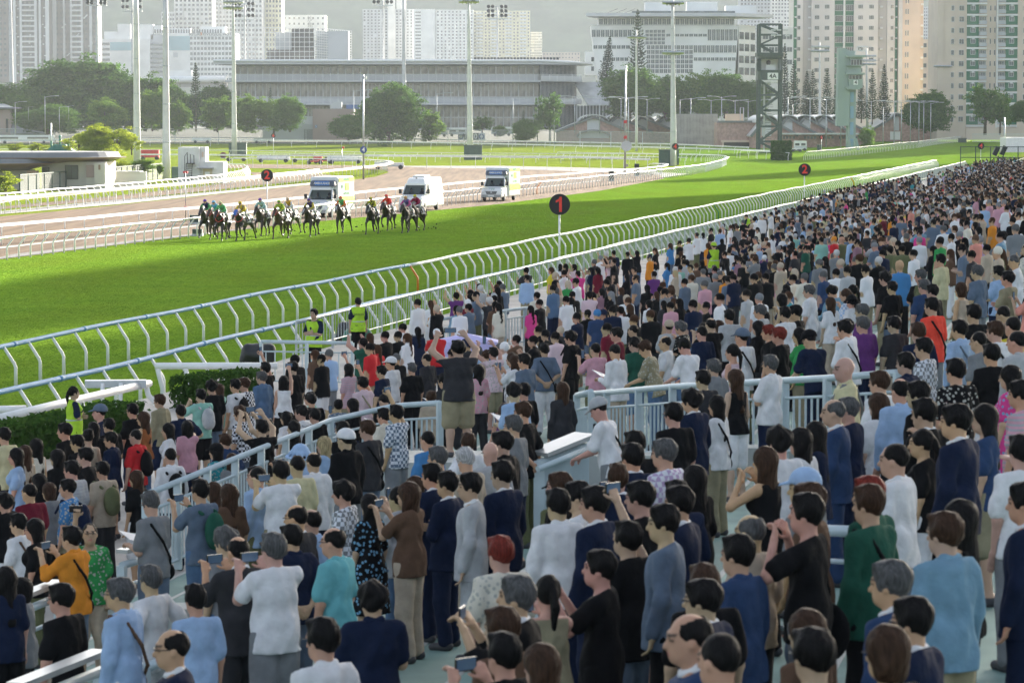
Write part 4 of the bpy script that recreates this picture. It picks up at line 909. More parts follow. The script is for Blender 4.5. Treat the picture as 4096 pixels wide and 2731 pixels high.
m.tube([(b.X(742), -.9, b.Z(735)), (b.X(742), -.6, b.Z(625)), (b.X(752), -.5, b.Z(610)), (b.X(752), -.5, b.Z(653))], .04, 5); m.tube([(b.X(765), -.5, b.Z(653)), (b.X(764), -.5, b.Z(618)), (b.X(778), -.5, b.Z(622)), (b.X(778), -.3, b.Z(655))], .04, 5); m.box(b.X(750), b.X(781), -.9, 0, b.Z(656), b.Z(653)); m.build('ladder', M_DARK, b.o)
b = Bld('utility_cabinet', 'tall green utility cabinet in the shade behind the thick mast', 'cabinet', 684, 735, 366); b.box('body', M_BOXGREEN, 686, 714, 668, 735, 0, 1.5)
# --- lattice tower 4A
b = Bld('observation_tower', 'dark green lattice tower with glazed cabin and a sign reading 4A', 'tower', 3033, 606, 640)
s_ = b.s; hw = 47/s_; c0 = b.X(3080)
def P_(x, y, d): return (b.X(x), d, b.Z(y))
for x in (3036, 3122):
    for d in (0, 4.2): MB().bar(P_(x, 606, d), P_(x, 100, d), .55).build('leg', M_DKGREEN, b.o)
ys = [322, 382, 443, 507, 567, 612]
for d in (0, 4.2):
    for i, (a, c) in enumerate(zip(ys[:-1], ys[1:])):
        MB().bar(P_(3036, c, d), P_(3122, c, d), .38).build('beam', M_DKGREEN, b.o)
        MB().bar(P_(3036 if i % 2 == 0 else 3122, a, d), P_(3122 if i % 2 == 0 else 3036, c, d), .40).build('brace', M_DKGREEN, b.o)
    for y in (101, 142, 184): MB().bar(P_(3036, y, d), P_(3122, y, d), .3).build('beam', M_DKGREEN, b.o)
    MB().bar(P_(3040, 182, d), P_(3118, 146, d), .3).build('brace', M_DKGREEN, b.o); MB().bar(P_(3040, 184, d), P_(3092, 212, d), .3).build('brace', M_DKGREEN, b.o); MB().bar(P_(3040, 102, d), P_(3118, 132, d), .3).build('brace', M_DKGREEN, b.o)
st = MB()
for k in range(30):
    y = 330 + k*9; x = 3062 + (k % 6)*2; st.box(b.X(x), b.X(x+22), 1.2, 3.0, b.Z(y+1.5), b.Z(y))
tag(st.build('stair_treads', M_DKGREEN, b.o), kind='stuff'); MB().bar(P_(3059, 606, 2), P_(3059, 330, 2), .35).build('duct', M_PALE, b.o)
def rr_(x0, x1, d0, d1, r=.8, n=5):
    pts = []
    for cx_, cy_, a0 in ((x1-r, d0+r, -PI/2), (x1-r, d1-r, 0), (x0+r, d1-r, PI/2), (x0+r, d0+r, PI)):
        for k in range(n): a = a0 + PI/2*k/(n-1); pts.append((cx_ + r*math.cos(a), cy_ + r*math.sin(a)))
    return pts
MB().prism(rr_(b.X(3029), b.X(3131), -.9, 5.1), b.Z(322), b.Z(287)).build('cabin_base', M_DKGREEN, b.o); MB().prism(rr_(b.X(3027), b.X(3132), -1.1, 5.3), b.Z(289), b.Z(283)).build('sill_band', M_DKGREEN, b.o)
MB().prism(rr_(b.X(3025), b.X(3134), -1.4, 5.6), b.Z(230), b.Z(214)).build('cabin_roof', M_DKGREEN, b.o); MB().prism(rr_(b.X(3030), b.X(3130), -.8, 5.0), b.Z(238), b.Z(230)).build('cabin_roof_band', M_DKGREEN, b.o)
b.box('cabin_back', M_PALE, 3034, 3126, 238, 284, 4.2, 4.5); b.box('counter', M_PALE, 3062, 3100, 262, 283, 0, .3)
for x in (3032, 3034, 3040, 3112, 3124): MB().bar(P_(x, 284, -.5), P_(x, 238, -.5), .22).build('mullion', M_DKGREEN, b.o)
b.box('cabin_side', M_GLASS2, 3114, 3128, 239, 283, -.4, -.3)
m = MB(); m.lathe([(.01, 1.0), (.45, .8), (.5, .3), (.3, 0)], 8, (b.X(3074), 1.2, b.Z(262))); m.build('camera_unit', M_DARK, b.o)
k = b.box('sign_board', M_WHITE, 3067, 3109, 294, 321, -1.05, -.9); text('4A', 1.25, M_BLACK, b.o, (b.X(3088), -1.1, b.Z(307.5)), bold=.02, name='sign_lettering')
fl = MB()
for x, y in ((3090, 124), (3112, 124), (3090, 144), (3112, 144), (3140, 124), (3146, 146)): fl.box(b.X(x-9), b.X(x+9), -.6, .5, b.Z(y+3), b.Z(y-2))
fl.build('floodlights', M_LGREY, b.o)
# --- mint concrete tower 4
b = Bld('observation_tower', 'mint green concrete tower with two glazed cabins and a sign reading 4', 'tower', 3350, 596, 665)
MR = Matrix(((1, 0, 0, 0), (0, 0, 1, 0), (0, 1, 0, 0), (0, 0, 0, 1)))
m = MB(); m.prism([(b.X(x), b.Z(y)) for x, y in ((3348, 505), (3352, 194), (3378, 196), (3396, 206), (3418, 206), (3420, 360), (3398, 362), (3396, 505))], 0, 4.2, MR); m.build('shaft', M_MINT, b.o)
b.box('stair_shaft', M_MINT, 3391, 3423, 358, 590, .5, 4)
for y0, y1 in ((370, 410), (426, 475), (490, 540), (556, 590)): b.box('louvre_panel', bmat('blue_louvre', (.25, .40, .52)), 3400, 3414, y0, y1, .35, .52)
for y0, y1, x1 in ((224, 232, 3459), (294, 301, 3453), (264, 266, 3448)): b.box('slab', M_MINT, 3379, x1, y0, y1, -2.0, 4)
b.box('cabin_wall', M_MINT, 3392, 3446, 301, 354, -1.2, 4); b.box('cabin_wall', M_MINT, 3385, 3441, 264, 296, -.8, 4); b.box('cabin_wall', M_MINT, 3392, 3444, 231, 241, -1.0, 4)
m = MB(); m.prism([(b.X(3378), b.Z(348)), (b.X(3384), b.Z(360)), (b.X(3434), b.Z(360)), (b.X(3447), b.Z(346))], -1.3, 3.8, MR); m.build('cabin_floor', M_MINT, b.o)
for y0, y1, x0 in ((241, 264, 3398), (303, 320, 3390)):
    for k in range(4): xx = x0 + k*(3444-x0)/4; q = b.box('window', M_WFRAME, xx, xx + (3444-x0)/4 - .8, y0, y1, -1.3, -1.1); b.box('pane', M_GLASS, xx+1, xx + (3444-x0)/4 - 1.8, y0+1, y1-1, -1.33, -1.2, parent=q)
    b.box('cabin_core', M_MINT, x0, 3440, y0, y1, -.9, 4)
b.box('sign_board', M_WHITE, 3409, 3427, 323, 342, -1.35, -1.2); text('4', .95, M_BLACK, b.o, (b.X(3418), -1.38, b.Z(332.5)), bold=.03, name='sign_lettering')
m = MB(); m.add([P_(x, y, d) for d in (-1.5, .5) for x, y in ((3391, 555), (3391, 598), (3383, 598))], [(0, 1, 2), (5, 4, 3)]); m.bar((b.X(3393), -.6, b.Z(558)), (b.X(3398), -.8, b.Z(600)), .5, 1.2); m.bar((b.X(3421), -.6, b.Z(556)), (b.X(3432), -.8, b.Z(600)), .5, 1.2); m.build('buttress', M_MINT, b.o)
fl = MB()
for k in range(7): fl.box(b.X(3430+k*5), b.X(3436+k*5), -.5, .4, b.Z(193+(k % 3)*9), b.Z(189+(k % 3)*9))
fl.bar((b.X(3416), 0, b.Z(222)), (b.X(3428), 0, b.Z(188)), .2); fl.bar((b.X(3428), 0, b.Z(188)), (b.X(3468), 0, b.Z(190)), .2); fl.bar((b.X(3430), 0, b.Z(206)), (b.X(3465), 0, b.Z(208)), .2); fl.build('floodlights', M_LGREY, b.o)
# ------------------------------------------------------------------ hills
def hill(name, Y, base, amp, seed, x0, x1, m, dy=330):
    nx, ny = 300, 60; V = []; F = []; hr = random.Random(seed)
    for j in range(ny):
        t = j/(ny-1)
        for i in range(nx):
            x = x0 + (x1-x0)*i/(nx-1); h = math.sin(min(1, t*1.2)*PI/2)
            r = base + amp*(math.sin(x*.0021+seed)+.6*math.sin(x*.0047+2*seed)+.35*math.sin(x*.011+seed*3)) + (5*math.sin(x*.012+5*t+seed)*math.sin(7*t) + hr.uniform(-3.4, 3.4))*min(1, t*4)
            V.append((x, Y + dy*t + 60*math.sin(x*.008+seed), max(2, r*h)))
    for j in range(ny-1):
        for i in range(nx-1): F.append((j*nx+i, j*nx+i+1, (j+1)*nx+i+1, (j+1)*nx+i))
    return tag(link(name, mesh_np(name, V, F, m)), kind='structure')
M_HILL = mat('wooded_hill', (.025, .055, .030), .95, scale=.022, col2=(.085, .135, .070), detail=10)
hill('hills', 2700, 150, 6, 1.3, -1600, 1600, M_HILL); hill('mountains', 3900, 203, 4, 4.1, -2200, 2400, M_HILL, 480)
# hillside wood clumps for relief
# ------------------------------------------------------------------ floodlight masts
def mast(label, xb, yb, wb, xt, yt, wt, Y=None, lamps=None, segs=True, arms=None, number=None):
    base = G(xb, yb) if Y is None else AT(xb, yb, Y); Y = base.y; s = FPX/Y
    th = thing('floodlight_mast', base, label, 'mast', 'floodlight masts round the course'); t = AT(xt, yt, Y) - base
    n = 6; pts = [Vector((0, 0, 0)).lerp(t, k/n) for k in range(n+1)]; MB().tube(pts, [(wb + (wt-wb)*k/n)/s/2 for k in range(n+1)], 10, smooth=True).build('pole', M_MAST, th)
    if segs:
        for k in (1, 2, 3, 4): f = k/5; q = Vector((0, 0, 0)).lerp(t, f); MB().tube([q, q+Vector((0, 0, .12))], (wb+(wt-wb)*f)/s/2+.02, 10).build('joint_ring', M_STEEL, th)
    if lamps:
        kind, ly = lamps; zc = lambda y: AT(xt, y, Y).z - base.z
        fr = MB(); w = 40/s if kind == 'frame' else 26/s
        if kind == 'frame':
            z0, z1 = zc(ly[1]), zc(ly[0]); tx = t.x
            for z in (z0, z0+(z1-z0)*.28, z1):
                fr.bar((tx-w, -.6, z), (tx+w, -.6, z), .12); fr.bar((tx-w, .6, z), (tx+w, .6, z), .12)
            for k in range(9): x = tx-w+2*w*k/8; fr.bar((x, -.6, z0), (x, -.6, z0+(z1-z0)*.28), .06)
            for x in (-w, -w*.4, w*.4, w): fr.bar((tx+x, -.6, z0), (tx+x, -.6, z1), .10)
            fr.box(tx-w, tx+w, -.7, .7, z0-.15, z0-.02); fr.build('lamp_platform', M_STEEL, th)
            rows_ = [z0+(z1-z0)*q for q in (.25, .62, .98)]
            lm = MB(); lm.lathe([(.01, -.45), (.34, -.35), (.5, .15), (.46, .2), (.01, .18)], 10); me = lm.mesh('lamp', M_DARK)
            for z in rows_:
                for q in (-.85, -.45, .45, .85): link('lamp', me, th, (tx+w*q, -1.0, z), rot=(R(60), 0, R(20*q)))
        else:
            lm = MB(); lm.box(-.75, .75, -.35, .35, -.12, .12); lm.box(-.15, .15, .3, .8, -.1, .1); me = lm.mesh('lamp', M_STEEL)
            for y in ly:
                z = zc(y); fr.bar((t.x-w, 0, z), (t.x+w, 0, z), .14)
                for q in (-.85, -.35, .45, 1.0): link('lamp', me, th, (t.x+w*q, -.7, z), rot=(R(-22), 0, 0))
            fr.build('cross_arm', M_STEEL, th)
    if number: text(number, .5, M_DARK, th, (0, -wb/s/2-.02, AT(xb, number_y(yb), Y).z-base.z), name='numeral')
    return th
number_y = lambda yb: yb-60
mast('tall pale mast behind treetops at the picture edge', 47, 420, 20, 40, -40, 10, Y=880)
mast('slim mast with lamp platform above the big tree clump', 390, 513, 13, 387, -10, 8, Y=800, lamps=('frame', (-12, 22)))
mast('slim mast with empty lamp frame behind the thick white mast', 530, 470, 10, 528, -40, 8, Y=850, lamps=('frame', (-20, 45)))
mast('thick white mast beside the bright green tree', 549, 652, 31, 543, -40, 19)
mast('thick white mast standing by the white control hut', 666, 724, 33, 661, -40, 19)
mast('mast with dark side lamps in front of the club roof end', 938, 626, 24, 932, -20, 9, lamps=('arm', (10, 32)))
mast('slim mast carrying a full head of round lamps', 981, 420, 11, 978, 16, 7, Y=830, lamps=('frame', (16, 80)))
mast('slim mast with lamp platform cut by the top edge', 1536, 420, 11, 1532, -30, 7, Y=830, lamps=('frame', (-30, 23)))
mast('bare grey mast beside the large round tree', 1617, 572, 21, 1614, -40, 9)
mast('white mast with dark cabinets at its foot on the infield lawn', 1881, 634, 27, 1874, -20, 9, lamps=('arm', (8,)))
mast('slim mast with round lamps before the long cream slab block', 1991, 500, 11, 1989, 26, 6, Y=820, lamps=('frame', (27, 76)))
mast('white lamp mast in front of the tall conifer', 2546, 606, 12, 2545, 120, 7, lamps=('arm', (150,)))
mast('white mast with dark green cabinets behind the marker with red 4', 2694, 664, 29, 2690, -20, 10, lamps=('arm', (13, 212)))
mast('grey lamp mast before the stables near the mint tower', 3280, 578, 13, 3278, 170, 6, lamps=('arm', (188, 205)), Y=735)
mast('grey lamp mast beside the mint green tower', 3469, 520, 12, 3466, 195, 6, Y=800, lamps=('arm', (225, 243, 257)))
mast('thin lamp pole between the two apartment towers', 3768, 520, 7, 3767, 258, 4, Y=800, lamps=('arm', (266,)), segs=False)
# cabinets at the feet of the masts
def cabinet(label, x0, x1, y0, y1, Y=None, d=1.6):
    p = G((x0+x1)/2, y1) if Y is None else AT((x0+x1)/2, y1, Y); s = FPX/p.y; th = thing('utility_cabinet', p, label, 'cabinet', 'dark green cabinets'); w = (x1-x0)/s/2; h = (y1-y0)/s
    MB().box(-w, w, 0, d, 0, h).build('body', M_BOXGREEN, th); MB().box(-w-.08, w+.08, -.1, d+.1, h, h+.15).build('lid', M_BOXGREEN, th)
    for q in (-1, 1): MB().box(min(0, q*w*.92), max(0, q*w*.92), -.06, -.005, .1, h*.95).build('door', M_BOXGREEN, th)
cabinet('green cabinet behind the mast with dark side lamps', 915, 985, 574, 626); cabinet('green cabinet at the foot of the white infield mast', 1856, 1928, 584, 640); cabinet('dark cabinet on the near side of the mast by the red 4', 2637, 2680, 602, 664); cabinet('dark cabinet behind the mast by the red 4', 2668, 2716, 602, 660)
cabinet('small cabinet by the conifer row and lamp mast', 3271, 3288, 582, 602); cabinet('low cabinet where the chute rail ends', 3836, 3866, 556, 571); 
# --- two plain poles with discs
def plain_pole(label, xb, yb, xt, yt, w, parts):
    base = G(xb, yb); s = FPX/base.y; th = thing('camera_pole', base, label, 'pole'); t = AT(xt, yt, base.y) - base
    MB().tube([(0, 0, 0), t], [w/s/2, w/s/2*.8], 8).build('pole', M_STEEL, th)
    for kind, x, y, r, m in parts:
        p = AT(x, y, base.y) - base
        if kind == 'disc': disc_mesh(r/s).build('disc', m, th, loc=(p.x, -.12, p.z))
        else: MB().box(-r/s, r/s, -.3, .1, -r/s, r/s).build(kind, m, th, loc=(p.x, -.05, p.z))
    return th, base, s
M_BLUEB = mat('blue_board', (.03, .07, .26), .5)
th, bb_, ss = plain_pole('grey pole with blue disc reading 4 beside the trailers', 1454, 718, 1453, 300, 8, (('disc', 1454, 600, 14, M_BLUEB), ('camera_head', 1462, 312, 6, M_WHITE), ('junction_box', 1453, 662, 4, M_STEEL)))
p = AT(1454, 600, bb_.y) - bb_; text('4', .72, M_WHITE, th, (p.x, -.2, p.z), bold=.03, name='numeral')
plain_pole('grey pole with a blank round sign back and red lamps', 2500, 700, 2503, 262, 8, (('disc', 2506, 585, 21, M_LGREY), ('red_lamp', 2501, 488, 6, M_RED), ('red_lamp', 2501, 550, 6, M_RED), ('junction_box', 2508, 662, 5, M_CONC)))
th, bb_, ss = plain_pole('thin white pole with red signal lamps at top and middle', 742, 878, 741, 690, 3.5, (('red_lamp', 738, 689, 4, M_RED), ('red_lamp', 748, 689, 4, M_RED), ('red_lamp', 744, 832, 6, M_RED), ('red_lamp', 757, 832, 6, M_RED)))
plain_pole('white flag pole rising through the flat oval roof', 204, 612, 204, 493, 6, ())
plain_pole('thin white pole among the trailers with small red lamps', 1368, 682, 1368, 590, 3, (('red_lamp', 1373, 591, 4, M_RED),))
plain_pole('white short post at the end of the far chute', 4019, 610, 4018, 470, 8, ())
# --- street lamps
def lamp_mesh(double):
    m = MB(); m.tube([(0, 0, 0), (0, 0, 9)], [.11, .07], 6)
    for q in ((1, -1) if double else (1,)):
        m.tube([(0, 0, 8.8), (q*1.3, 0, 9.1), (q*2.6, 0, 9.15)], .05, 5); m.box(min(q*2.4, q*3.4), max(q*2.4, q*3.4), -.16, .16, 9.08, 9.24)
    return m
LD = lamp_mesh(True).mesh('street_lamp', M_STEEL); LS = lamp_mesh(False).mesh('street_lamp', M_STEEL)
lampdat = [(2299, 385, 535, 1, 'club building end'), (2398, 392, 535, 1, 'white sloping roof'), (2484, 392, 535, 1, 'dark tree by the conifer'), (2513, 390, 600, 1, 'pole with the blank disc'), (2588, 396, 535, 1, 'slim white mast'), (2720, 398, 540, 0, 'thick mast'), (2763, 393, 560, 0, 'concrete block edge'), (2844, 400, 545, 1, 'concrete block roof'), (2886, 387, 545, 1, 'tall thin aerial'), (2940, 402, 548, 1, 'stair head'), (2992, 404, 548, 1, 'brick block'), (3030, 400, 540, 0, 'lattice tower'),
  (3151, 388, 600, 0, 'horse lorry'), (3170, 416, 560, 0, 'first conifer pair'), (3239, 392, 604, 1, 'second stable'), (3304, 396, 598, 1, 'third stable'), (3363, 400, 596, 0, 'mint tower shaft'), (3484, 404, 560, 1, 'tall conifer row'), (3532, 427, 590, 0, 'small round tree'), (3576, 406, 580, 1, 'white shutter'), (3605, 408, 580, 1, 'far gable'), (3641, 407, 570, 1, 'marker with red 8'), (3675, 407, 575, 1, 'leafy tree by the peach wing'), (3694, 409, 570, 1, 'round leafy tree'), (3722, 412, 565, 0, 'beige tower corner')]
for x, yt, yb, dbl, near in lampdat:
    Y = 700 if yb > 580 else 745; p = AT(x, yb, Y); h = (yb - yt) * Y / FPX
    o = link('street_lamp', LD if dbl else LS, None, p, scale=(h/9.1,)*3, rot=(0, 0, .12 if dbl else .3))
    tag(o, '%s grey street lamp near the %s' % ('double armed' if dbl else 'single armed', near), 'street lamp', 'street lamps among the stables')
for x, yt, yb, near in ((62, 408, 533, 'slate sloped roof'), (114, 428, 480, 'service house'), (181, 386, 535, 'chain mesh fence'), (238, 428, 536, 'light green tree'), (275, 424, 480, 'dark tree clump'), (1415, 362, 560, 'pink service block'), (1296, 392, 440, 'rooftop ducts'), (1748, 374, 550, 'white caravans'), (2052, 396, 580, 'club building glass'), (2150, 400, 580, 'dark wispy tree'), (2217, 400, 590, 'first brick stable')):
    Y = 720; p = AT(x, yb, Y); h = (yb-yt)*Y/FPX
    tag(link('street_lamp', LS, None, p, scale=(h/9.1,)*3, rot=(0, 0, .2)), 'thin grey lamp post standing near the %s' % near, 'street lamp', 'lamp posts along the back fence')
# --- chain mesh fence on the far side
M_MESH = mat('chain_mesh', (.30, .32, .31), .7)
nt = M_MESH.node_tree; N = nt.nodes; L = nt.links; tr = N.new('ShaderNodeBsdfTransparent'); ms = N.new('ShaderNodeMixShader'); ms.inputs[0].default_value = .42
L.new(tr.outputs[0], ms.inputs[1]); L.new(N['Principled BSDF'].outputs[0], ms.inputs[2]); L.new(ms.outputs[0], N['Material Output'].inputs[0])
def mesh_fence(label, pts, h, step, mpost=M_STEEL):
    th = thing('mesh_fence', pts[0], label, 'fence'); o0 = pts[0]; pm = MB().box(-.07, .07, -.07, .07, 0, h).mesh('post', mpost)
    m = MB(); rl = MB()
    for a, b in zip(pts[:-1], pts[1:]):
        m.add([a-o0, b-o0, b-o0+Vector((0, 0, h)), a-o0+Vector((0, 0, h))], [(0, 1, 2, 3)]); rl.bar(a-o0+Vector((0, 0, h)), b-o0+Vector((0, 0, h)), .1)
        n = max(1, int((b-a).length/step))
        for k in range(n): link('post', pm, th, a.lerp(b, k/n)-o0)
    m.build('mesh_panel', M_MESH, th); rl.build('top_rail', mpost, th)
mesh_fence('tall chain mesh fence along the back straight before the trees', [G(*q) for q in ((-100, 577), (700, 577), (1400, 578), (2200, 586), (2700, 598))], 3.6, 9)
mesh_fence('green mesh fence in front of the cream pavilion', [G(*q) for q in ((80, 778), (240, 762), (420, 740), (650, 716))], 1.9, 3.2, M_DKGREEN)
# --- board with 600 and emblems
b = Bld('distance_board', 'white board with large numerals 600 and blue emblems by the fence', 'sign', 1830, 578, 735)
b.box('board', M_WHITE, 1832, 1940, 532, 562, 0, .2); b.box('post', M_STEEL, 1834, 1837, 562, 585, .2, .4); b.box('post', M_STEEL, 1935, 1938, 562, 585, .2, .4)
for x in (1857, 1870.5, 1885, 1902): 
    if x > 1860: b.box('numeral_panel', M_BLACK, x-13, x+12, 533, 561, -.03, 0)
for x in (1866, 1902): text('6' if x == 1866 else '0', 1.75, M_WHITE, b.o, (b.X(x), -.06, b.Z(547)), bold=.03, name='numeral')
text('0', 1.75, M_WHITE, b.o, (b.X(1884), -.06, b.Z(547)), bold=.03, name='numeral')
for x in (1843, 1926): disc_mesh(11/b.s, .04).build('emblem', M_BLUEB, b.o, loc=(b.X(x), -.03, b.Z(547))); disc_mesh(6/b.s, .03).build('emblem_ring', M_WHITE, b.o, loc=(b.X(x), -.06, b.Z(547)))
# ------------------------------------------------------------------ trees
M_BARK = mat('bark', (.10, .075, .055), .9, vary=.3, scale=4)
L_DARK = leaf_mat('foliage_dark', (.036, .095, .022), (.135, .240, .050), .45)
L_MID = leaf_mat('foliage_mid', (.065, .14, .024), (.20, .31, .055), .48)
L_LITE = leaf_mat('foliage_light', (.20, .28, .025), (.44, .48, .06), .60)
L_PINE = leaf_mat('foliage_pine', (.028, .048, .028), (.055, .085, .048), .15)
L_HEDGE = leaf_mat('foliage_hedge', (.030, .075, .018), (.075, .14, .03), .3)
def leaves(pts, size, rs, n3=None):
    """one bent leaf spray (two triangles folded) per point"""
    n = len(pts); P = np.array(pts, np.float32); A = rs.normal(size=(n, 3)); A /= np.linalg.norm(A, axis=1)[:, None]
    if n3 is not None: A = A*.75 + n3; A /= np.linalg.norm(A, axis=1)[:, None]
    B = np.cross(A, rs.normal(size=(n, 3))); B /= np.linalg.norm(B, axis=1)[:, None]; Cc = np.cross(A, B)
    s = (size * rs.uniform(.6, 1.4, n))[:, None]
    V = np.stack([P - B*s, P + Cc*s*.55 + A*s*.15, P + B*s, P - Cc*s*.55 + A*s*.15], 1).reshape(-1, 3); F = np.arange(n*4).reshape(n, 4); return V, F
def crown(seed, lobes, dens, size, flat=1.0):
    rs = np.random.RandomState(seed); pts = []; nor = []
    for (cx, cy, cz, r) in lobes:
        nb = max(5, int(8 * r * r)); c = rs.normal(size=(nb, 3)); c /= np.linalg.norm(c, axis=1)[:, None]      # sprays of leaves held out by twigs
        n = max(4, int(dens * r * r / nb)); b = np.repeat(c * (r * (.45 + 1.0*rs.rand(nb)**1.4))[:, None], n, 0)
        q = rs.normal(size=(n*nb, 3)) * (.16 + .13 * r) * (1, 1, .5)
        p = (b + q) * (1, 1, flat) + (cx, cy, cz); d = b + q + (0, 0, .3*r); d /= np.linalg.norm(d, axis=1)[:, None]; pts.append(p); nor.append(d)
    P = np.concatenate(pts); Nn = np.concatenate(nor); return leaves(P, size, rs, Nn)
def lobes_for(seed, k, w, h, z0, spread=.62):
    r = random.Random(seed); out = []
    for i in range(k):
        a = r.uniform(0, 2*PI); q = math.sqrt(r.random())*spread; z = z0 + (h-z0)*(.06 + .78*r.random()*(1-.40*q)); rad = w*.5*(.30 + .22*r.random())
        out.append((w*.5*q*math.cos(a)*1.15, w*.5*q*math.sin(a), z, rad))
    return out
def trunk_mesh(seed, h, w, z0, lobes):
    m = MB(); r = random.Random(seed); m.tube([(0, 0, -.3), (r.uniform(-.1, .1), 0, z0*.5), (r.uniform(-.3, .3), r.uniform(-.3, .3), z0), (0, 0, h*.72)], [.035*h, .028*h, .022*h, .006*h], 7)
    for l in lobes[:7]: m.tube([(0, 0, z0*.85), (l[0]*.45, l[1]*.45, z0 + (l[2]-z0)*.5), (l[0], l[1], l[2])], [.014*h, .010*h, .004*h], 5)
    return m.mesh('trunk', M_BARK)
TK = {}
def tree_kind(key, seed, h, w, z0, k, dens, size, m, spread=.62, flat=.85):
    lb = lobes_for(seed, k, w, h, z0, spread); V, F = crown(seed, lb, dens, size, flat); TK[key] = (mesh_np('crown', V, F, m, False), trunk_mesh(seed, h, w, z0, lb), h, w)
tree_kind('bigA', 1, 12, 13, .9, 26, 300, .26, L_DARK); tree_kind('bigB', 2, 12, 12, 1.0, 24, 300, .26, L_DARK)
tree_kind('midA', 3, 9, 8, .8, 17, 330, .22, L_MID); tree_kind('midB', 4, 9, 9, 1.3, 17, 320, .23, L_MID)
tree_kind('litA', 5, 8, 9, 1.2, 16, 420, .19, L_LITE); tree_kind('litB', 6, 6, 5, 1.0, 9, 420, .17, L_LITE, .7)
tree_kind('wisp', 7, 10, 8, 3.0, 16, 90, .30, L_DARK, .75)
def pine_mesh(seed, h, r, tiers):
    rs = np.random.RandomState(seed); pts = []; nn = []
    for t in range(tiers):
        f = t/(tiers-1); z = h*(.10 + .88*f); rad = r*(1-f)**.72 * (.88 + .2*rs.rand()) + .12; nb = int(9 + 5*(1-f))
        for b_ in range(nb):
            a = 2*PI*b_/nb + rs.rand()*.5; L_ = rad*(.8 + .3*rs.rand())
            for q in np.linspace(.22, 1, max(4, int(L_*3.6))):
                pts.append((L_*q*math.cos(a), L_*q*math.sin(a), z + .22*L_*q*q - .10*L_*math.sin(q*PI))); nn.append((0, 0, .5))
    V, F = leaves(pts, .30, rs, np.array(nn)); return mesh_np('crown', V, F, L_PINE, False)
pt_ = MB().tube([(0, 0, -.3), (0, 0, 17)], [.28, .03], 7).mesh('trunk', M_BARK)
TK['pineA'] = (pine_mesh(11, 17, 2.9, 26), pt_, 17, 5.8); TK['pineB'] = (pine_mesh(12, 17, 3.2, 22), pt_, 17, 6.4)
def tree(key, label, xc, yb, w, h, Y, group=None, cat='tree', name='tree', lean=0.0):
    cr, tr_, hh, ww = TK[key]; s = FPX/Y; p = AT(xc, yb, Y); sh = h/s/hh; sw = w/s/ww
    th = thing(name, p, label, cat, group, rnd.uniform(0, 6.28)); th.scale = (sw, sw, sh)
    if lean: th.rotation_euler = (0, lean, 0)
    link('crown', cr, th); link('trunk', tr_, th)
GT = 'trees behind the back straight'
for a in (('bigA', 'wide dark tree at the picture edge below the brown tower', 40, 520, 250, 190, 770), ('bigB', 'big spreading tree below the two brown towers', 290, 525, 400, 310, 790), ('bigA', 'dark tree between the big spreading one and the hotel', 480, 525, 270, 260, 800), ('bigB', 'dark tree in front of the hotel wall', 580, 520, 240, 230, 790), ('bigA', 'dark rounded tree behind the thick white masts', 700, 520, 200, 190, 800),
          ('bigB', 'low dark tree under the curved station roof', 860, 520, 200, 190, 800), ('bigA', 'dim low tree behind the light posts', 190, 535, 240, 120, 745), ('midA', 'light crowned tree leaning over the back fence', 420, 525, 160, 135, 730), ('midB', 'pale leafy tree between the two thick white masts', 610, 520, 120, 170, 740), ('midA', 'yellowish tree just past the second thick mast', 716, 522, 90, 120, 735),
          ('midB', 'airy tree next to the dark conifer', 870, 525, 130, 140, 735), ('midA', 'drooping tree in front of the club glass', 990, 525, 150, 150, 730), ('midB', 'dark leafy tree beside the little conifer', 1095, 530, 140, 140, 730), ('bigB', 'open branched tree beside the pink service block', 1160, 525, 150, 150, 720),
          ('bigA', 'large round dome tree before the club building', 1556, 565, 240, 240, 715), ('bigB', 'smaller tree leaning out of the large dome tree', 1395, 560, 170, 110, 700), ('midA', 'thin tree just right-hand of the large dome tree', 1715, 560, 120, 120, 720), ('wisp', 'bare looking shrub tree beside the white infield mast', 1930, 540, 80, 80, 740), ('midA', 'low bush tree by the caravans', 2000, 545, 60, 45, 730),
          ('bigB', 'wide dark tree below the tall conifer', 2520, 470, 260, 210, 770), ('bigA', 'dark tree behind the thick mast with cabinets', 2660, 470, 210, 170, 780), ('midB', 'yellow green tree below the white office', 2790, 470, 150, 190, 790), ('bigB', 'dark round tree before the office end wall', 2900, 470, 220, 190, 775), ('bigA', 'dark tree right behind the lattice tower', 3010, 470, 150, 150, 770), ('midA', 'low green tree in front of the office block', 2840, 470, 130, 90, 760),
          ('wisp', 'dark wispy tree before the louvred end of the club', 2200, 560, 120, 200, 720), ('bigA', 'dense dark bush below the wispy tree', 2105, 565, 110, 90, 712), ('midB', 'small bushy tree by the mint green tower', 3463, 596, 75, 90, 690), ('bigB', 'leafy tree between peach wing and beige tower', 3700, 530, 190, 170, 770), ('midA', 'greener treetop behind the leafy tree', 3740, 450, 90, 90, 790),
          ('wisp', 'tall feathery tree before the beige tower', 3940, 535, 170, 210, 745), ('wisp', 'slimmer feathery tree beside the tall feathery one', 4000, 535, 110, 170, 742), ('bigA', 'dark branch of tree cut by the picture edge', 4100, 490, 110, 90, 720)):
    l_ = a[1].replace('right-hand of', 'beyond'); tree(a[0], l_, *a[2:], group=GT)
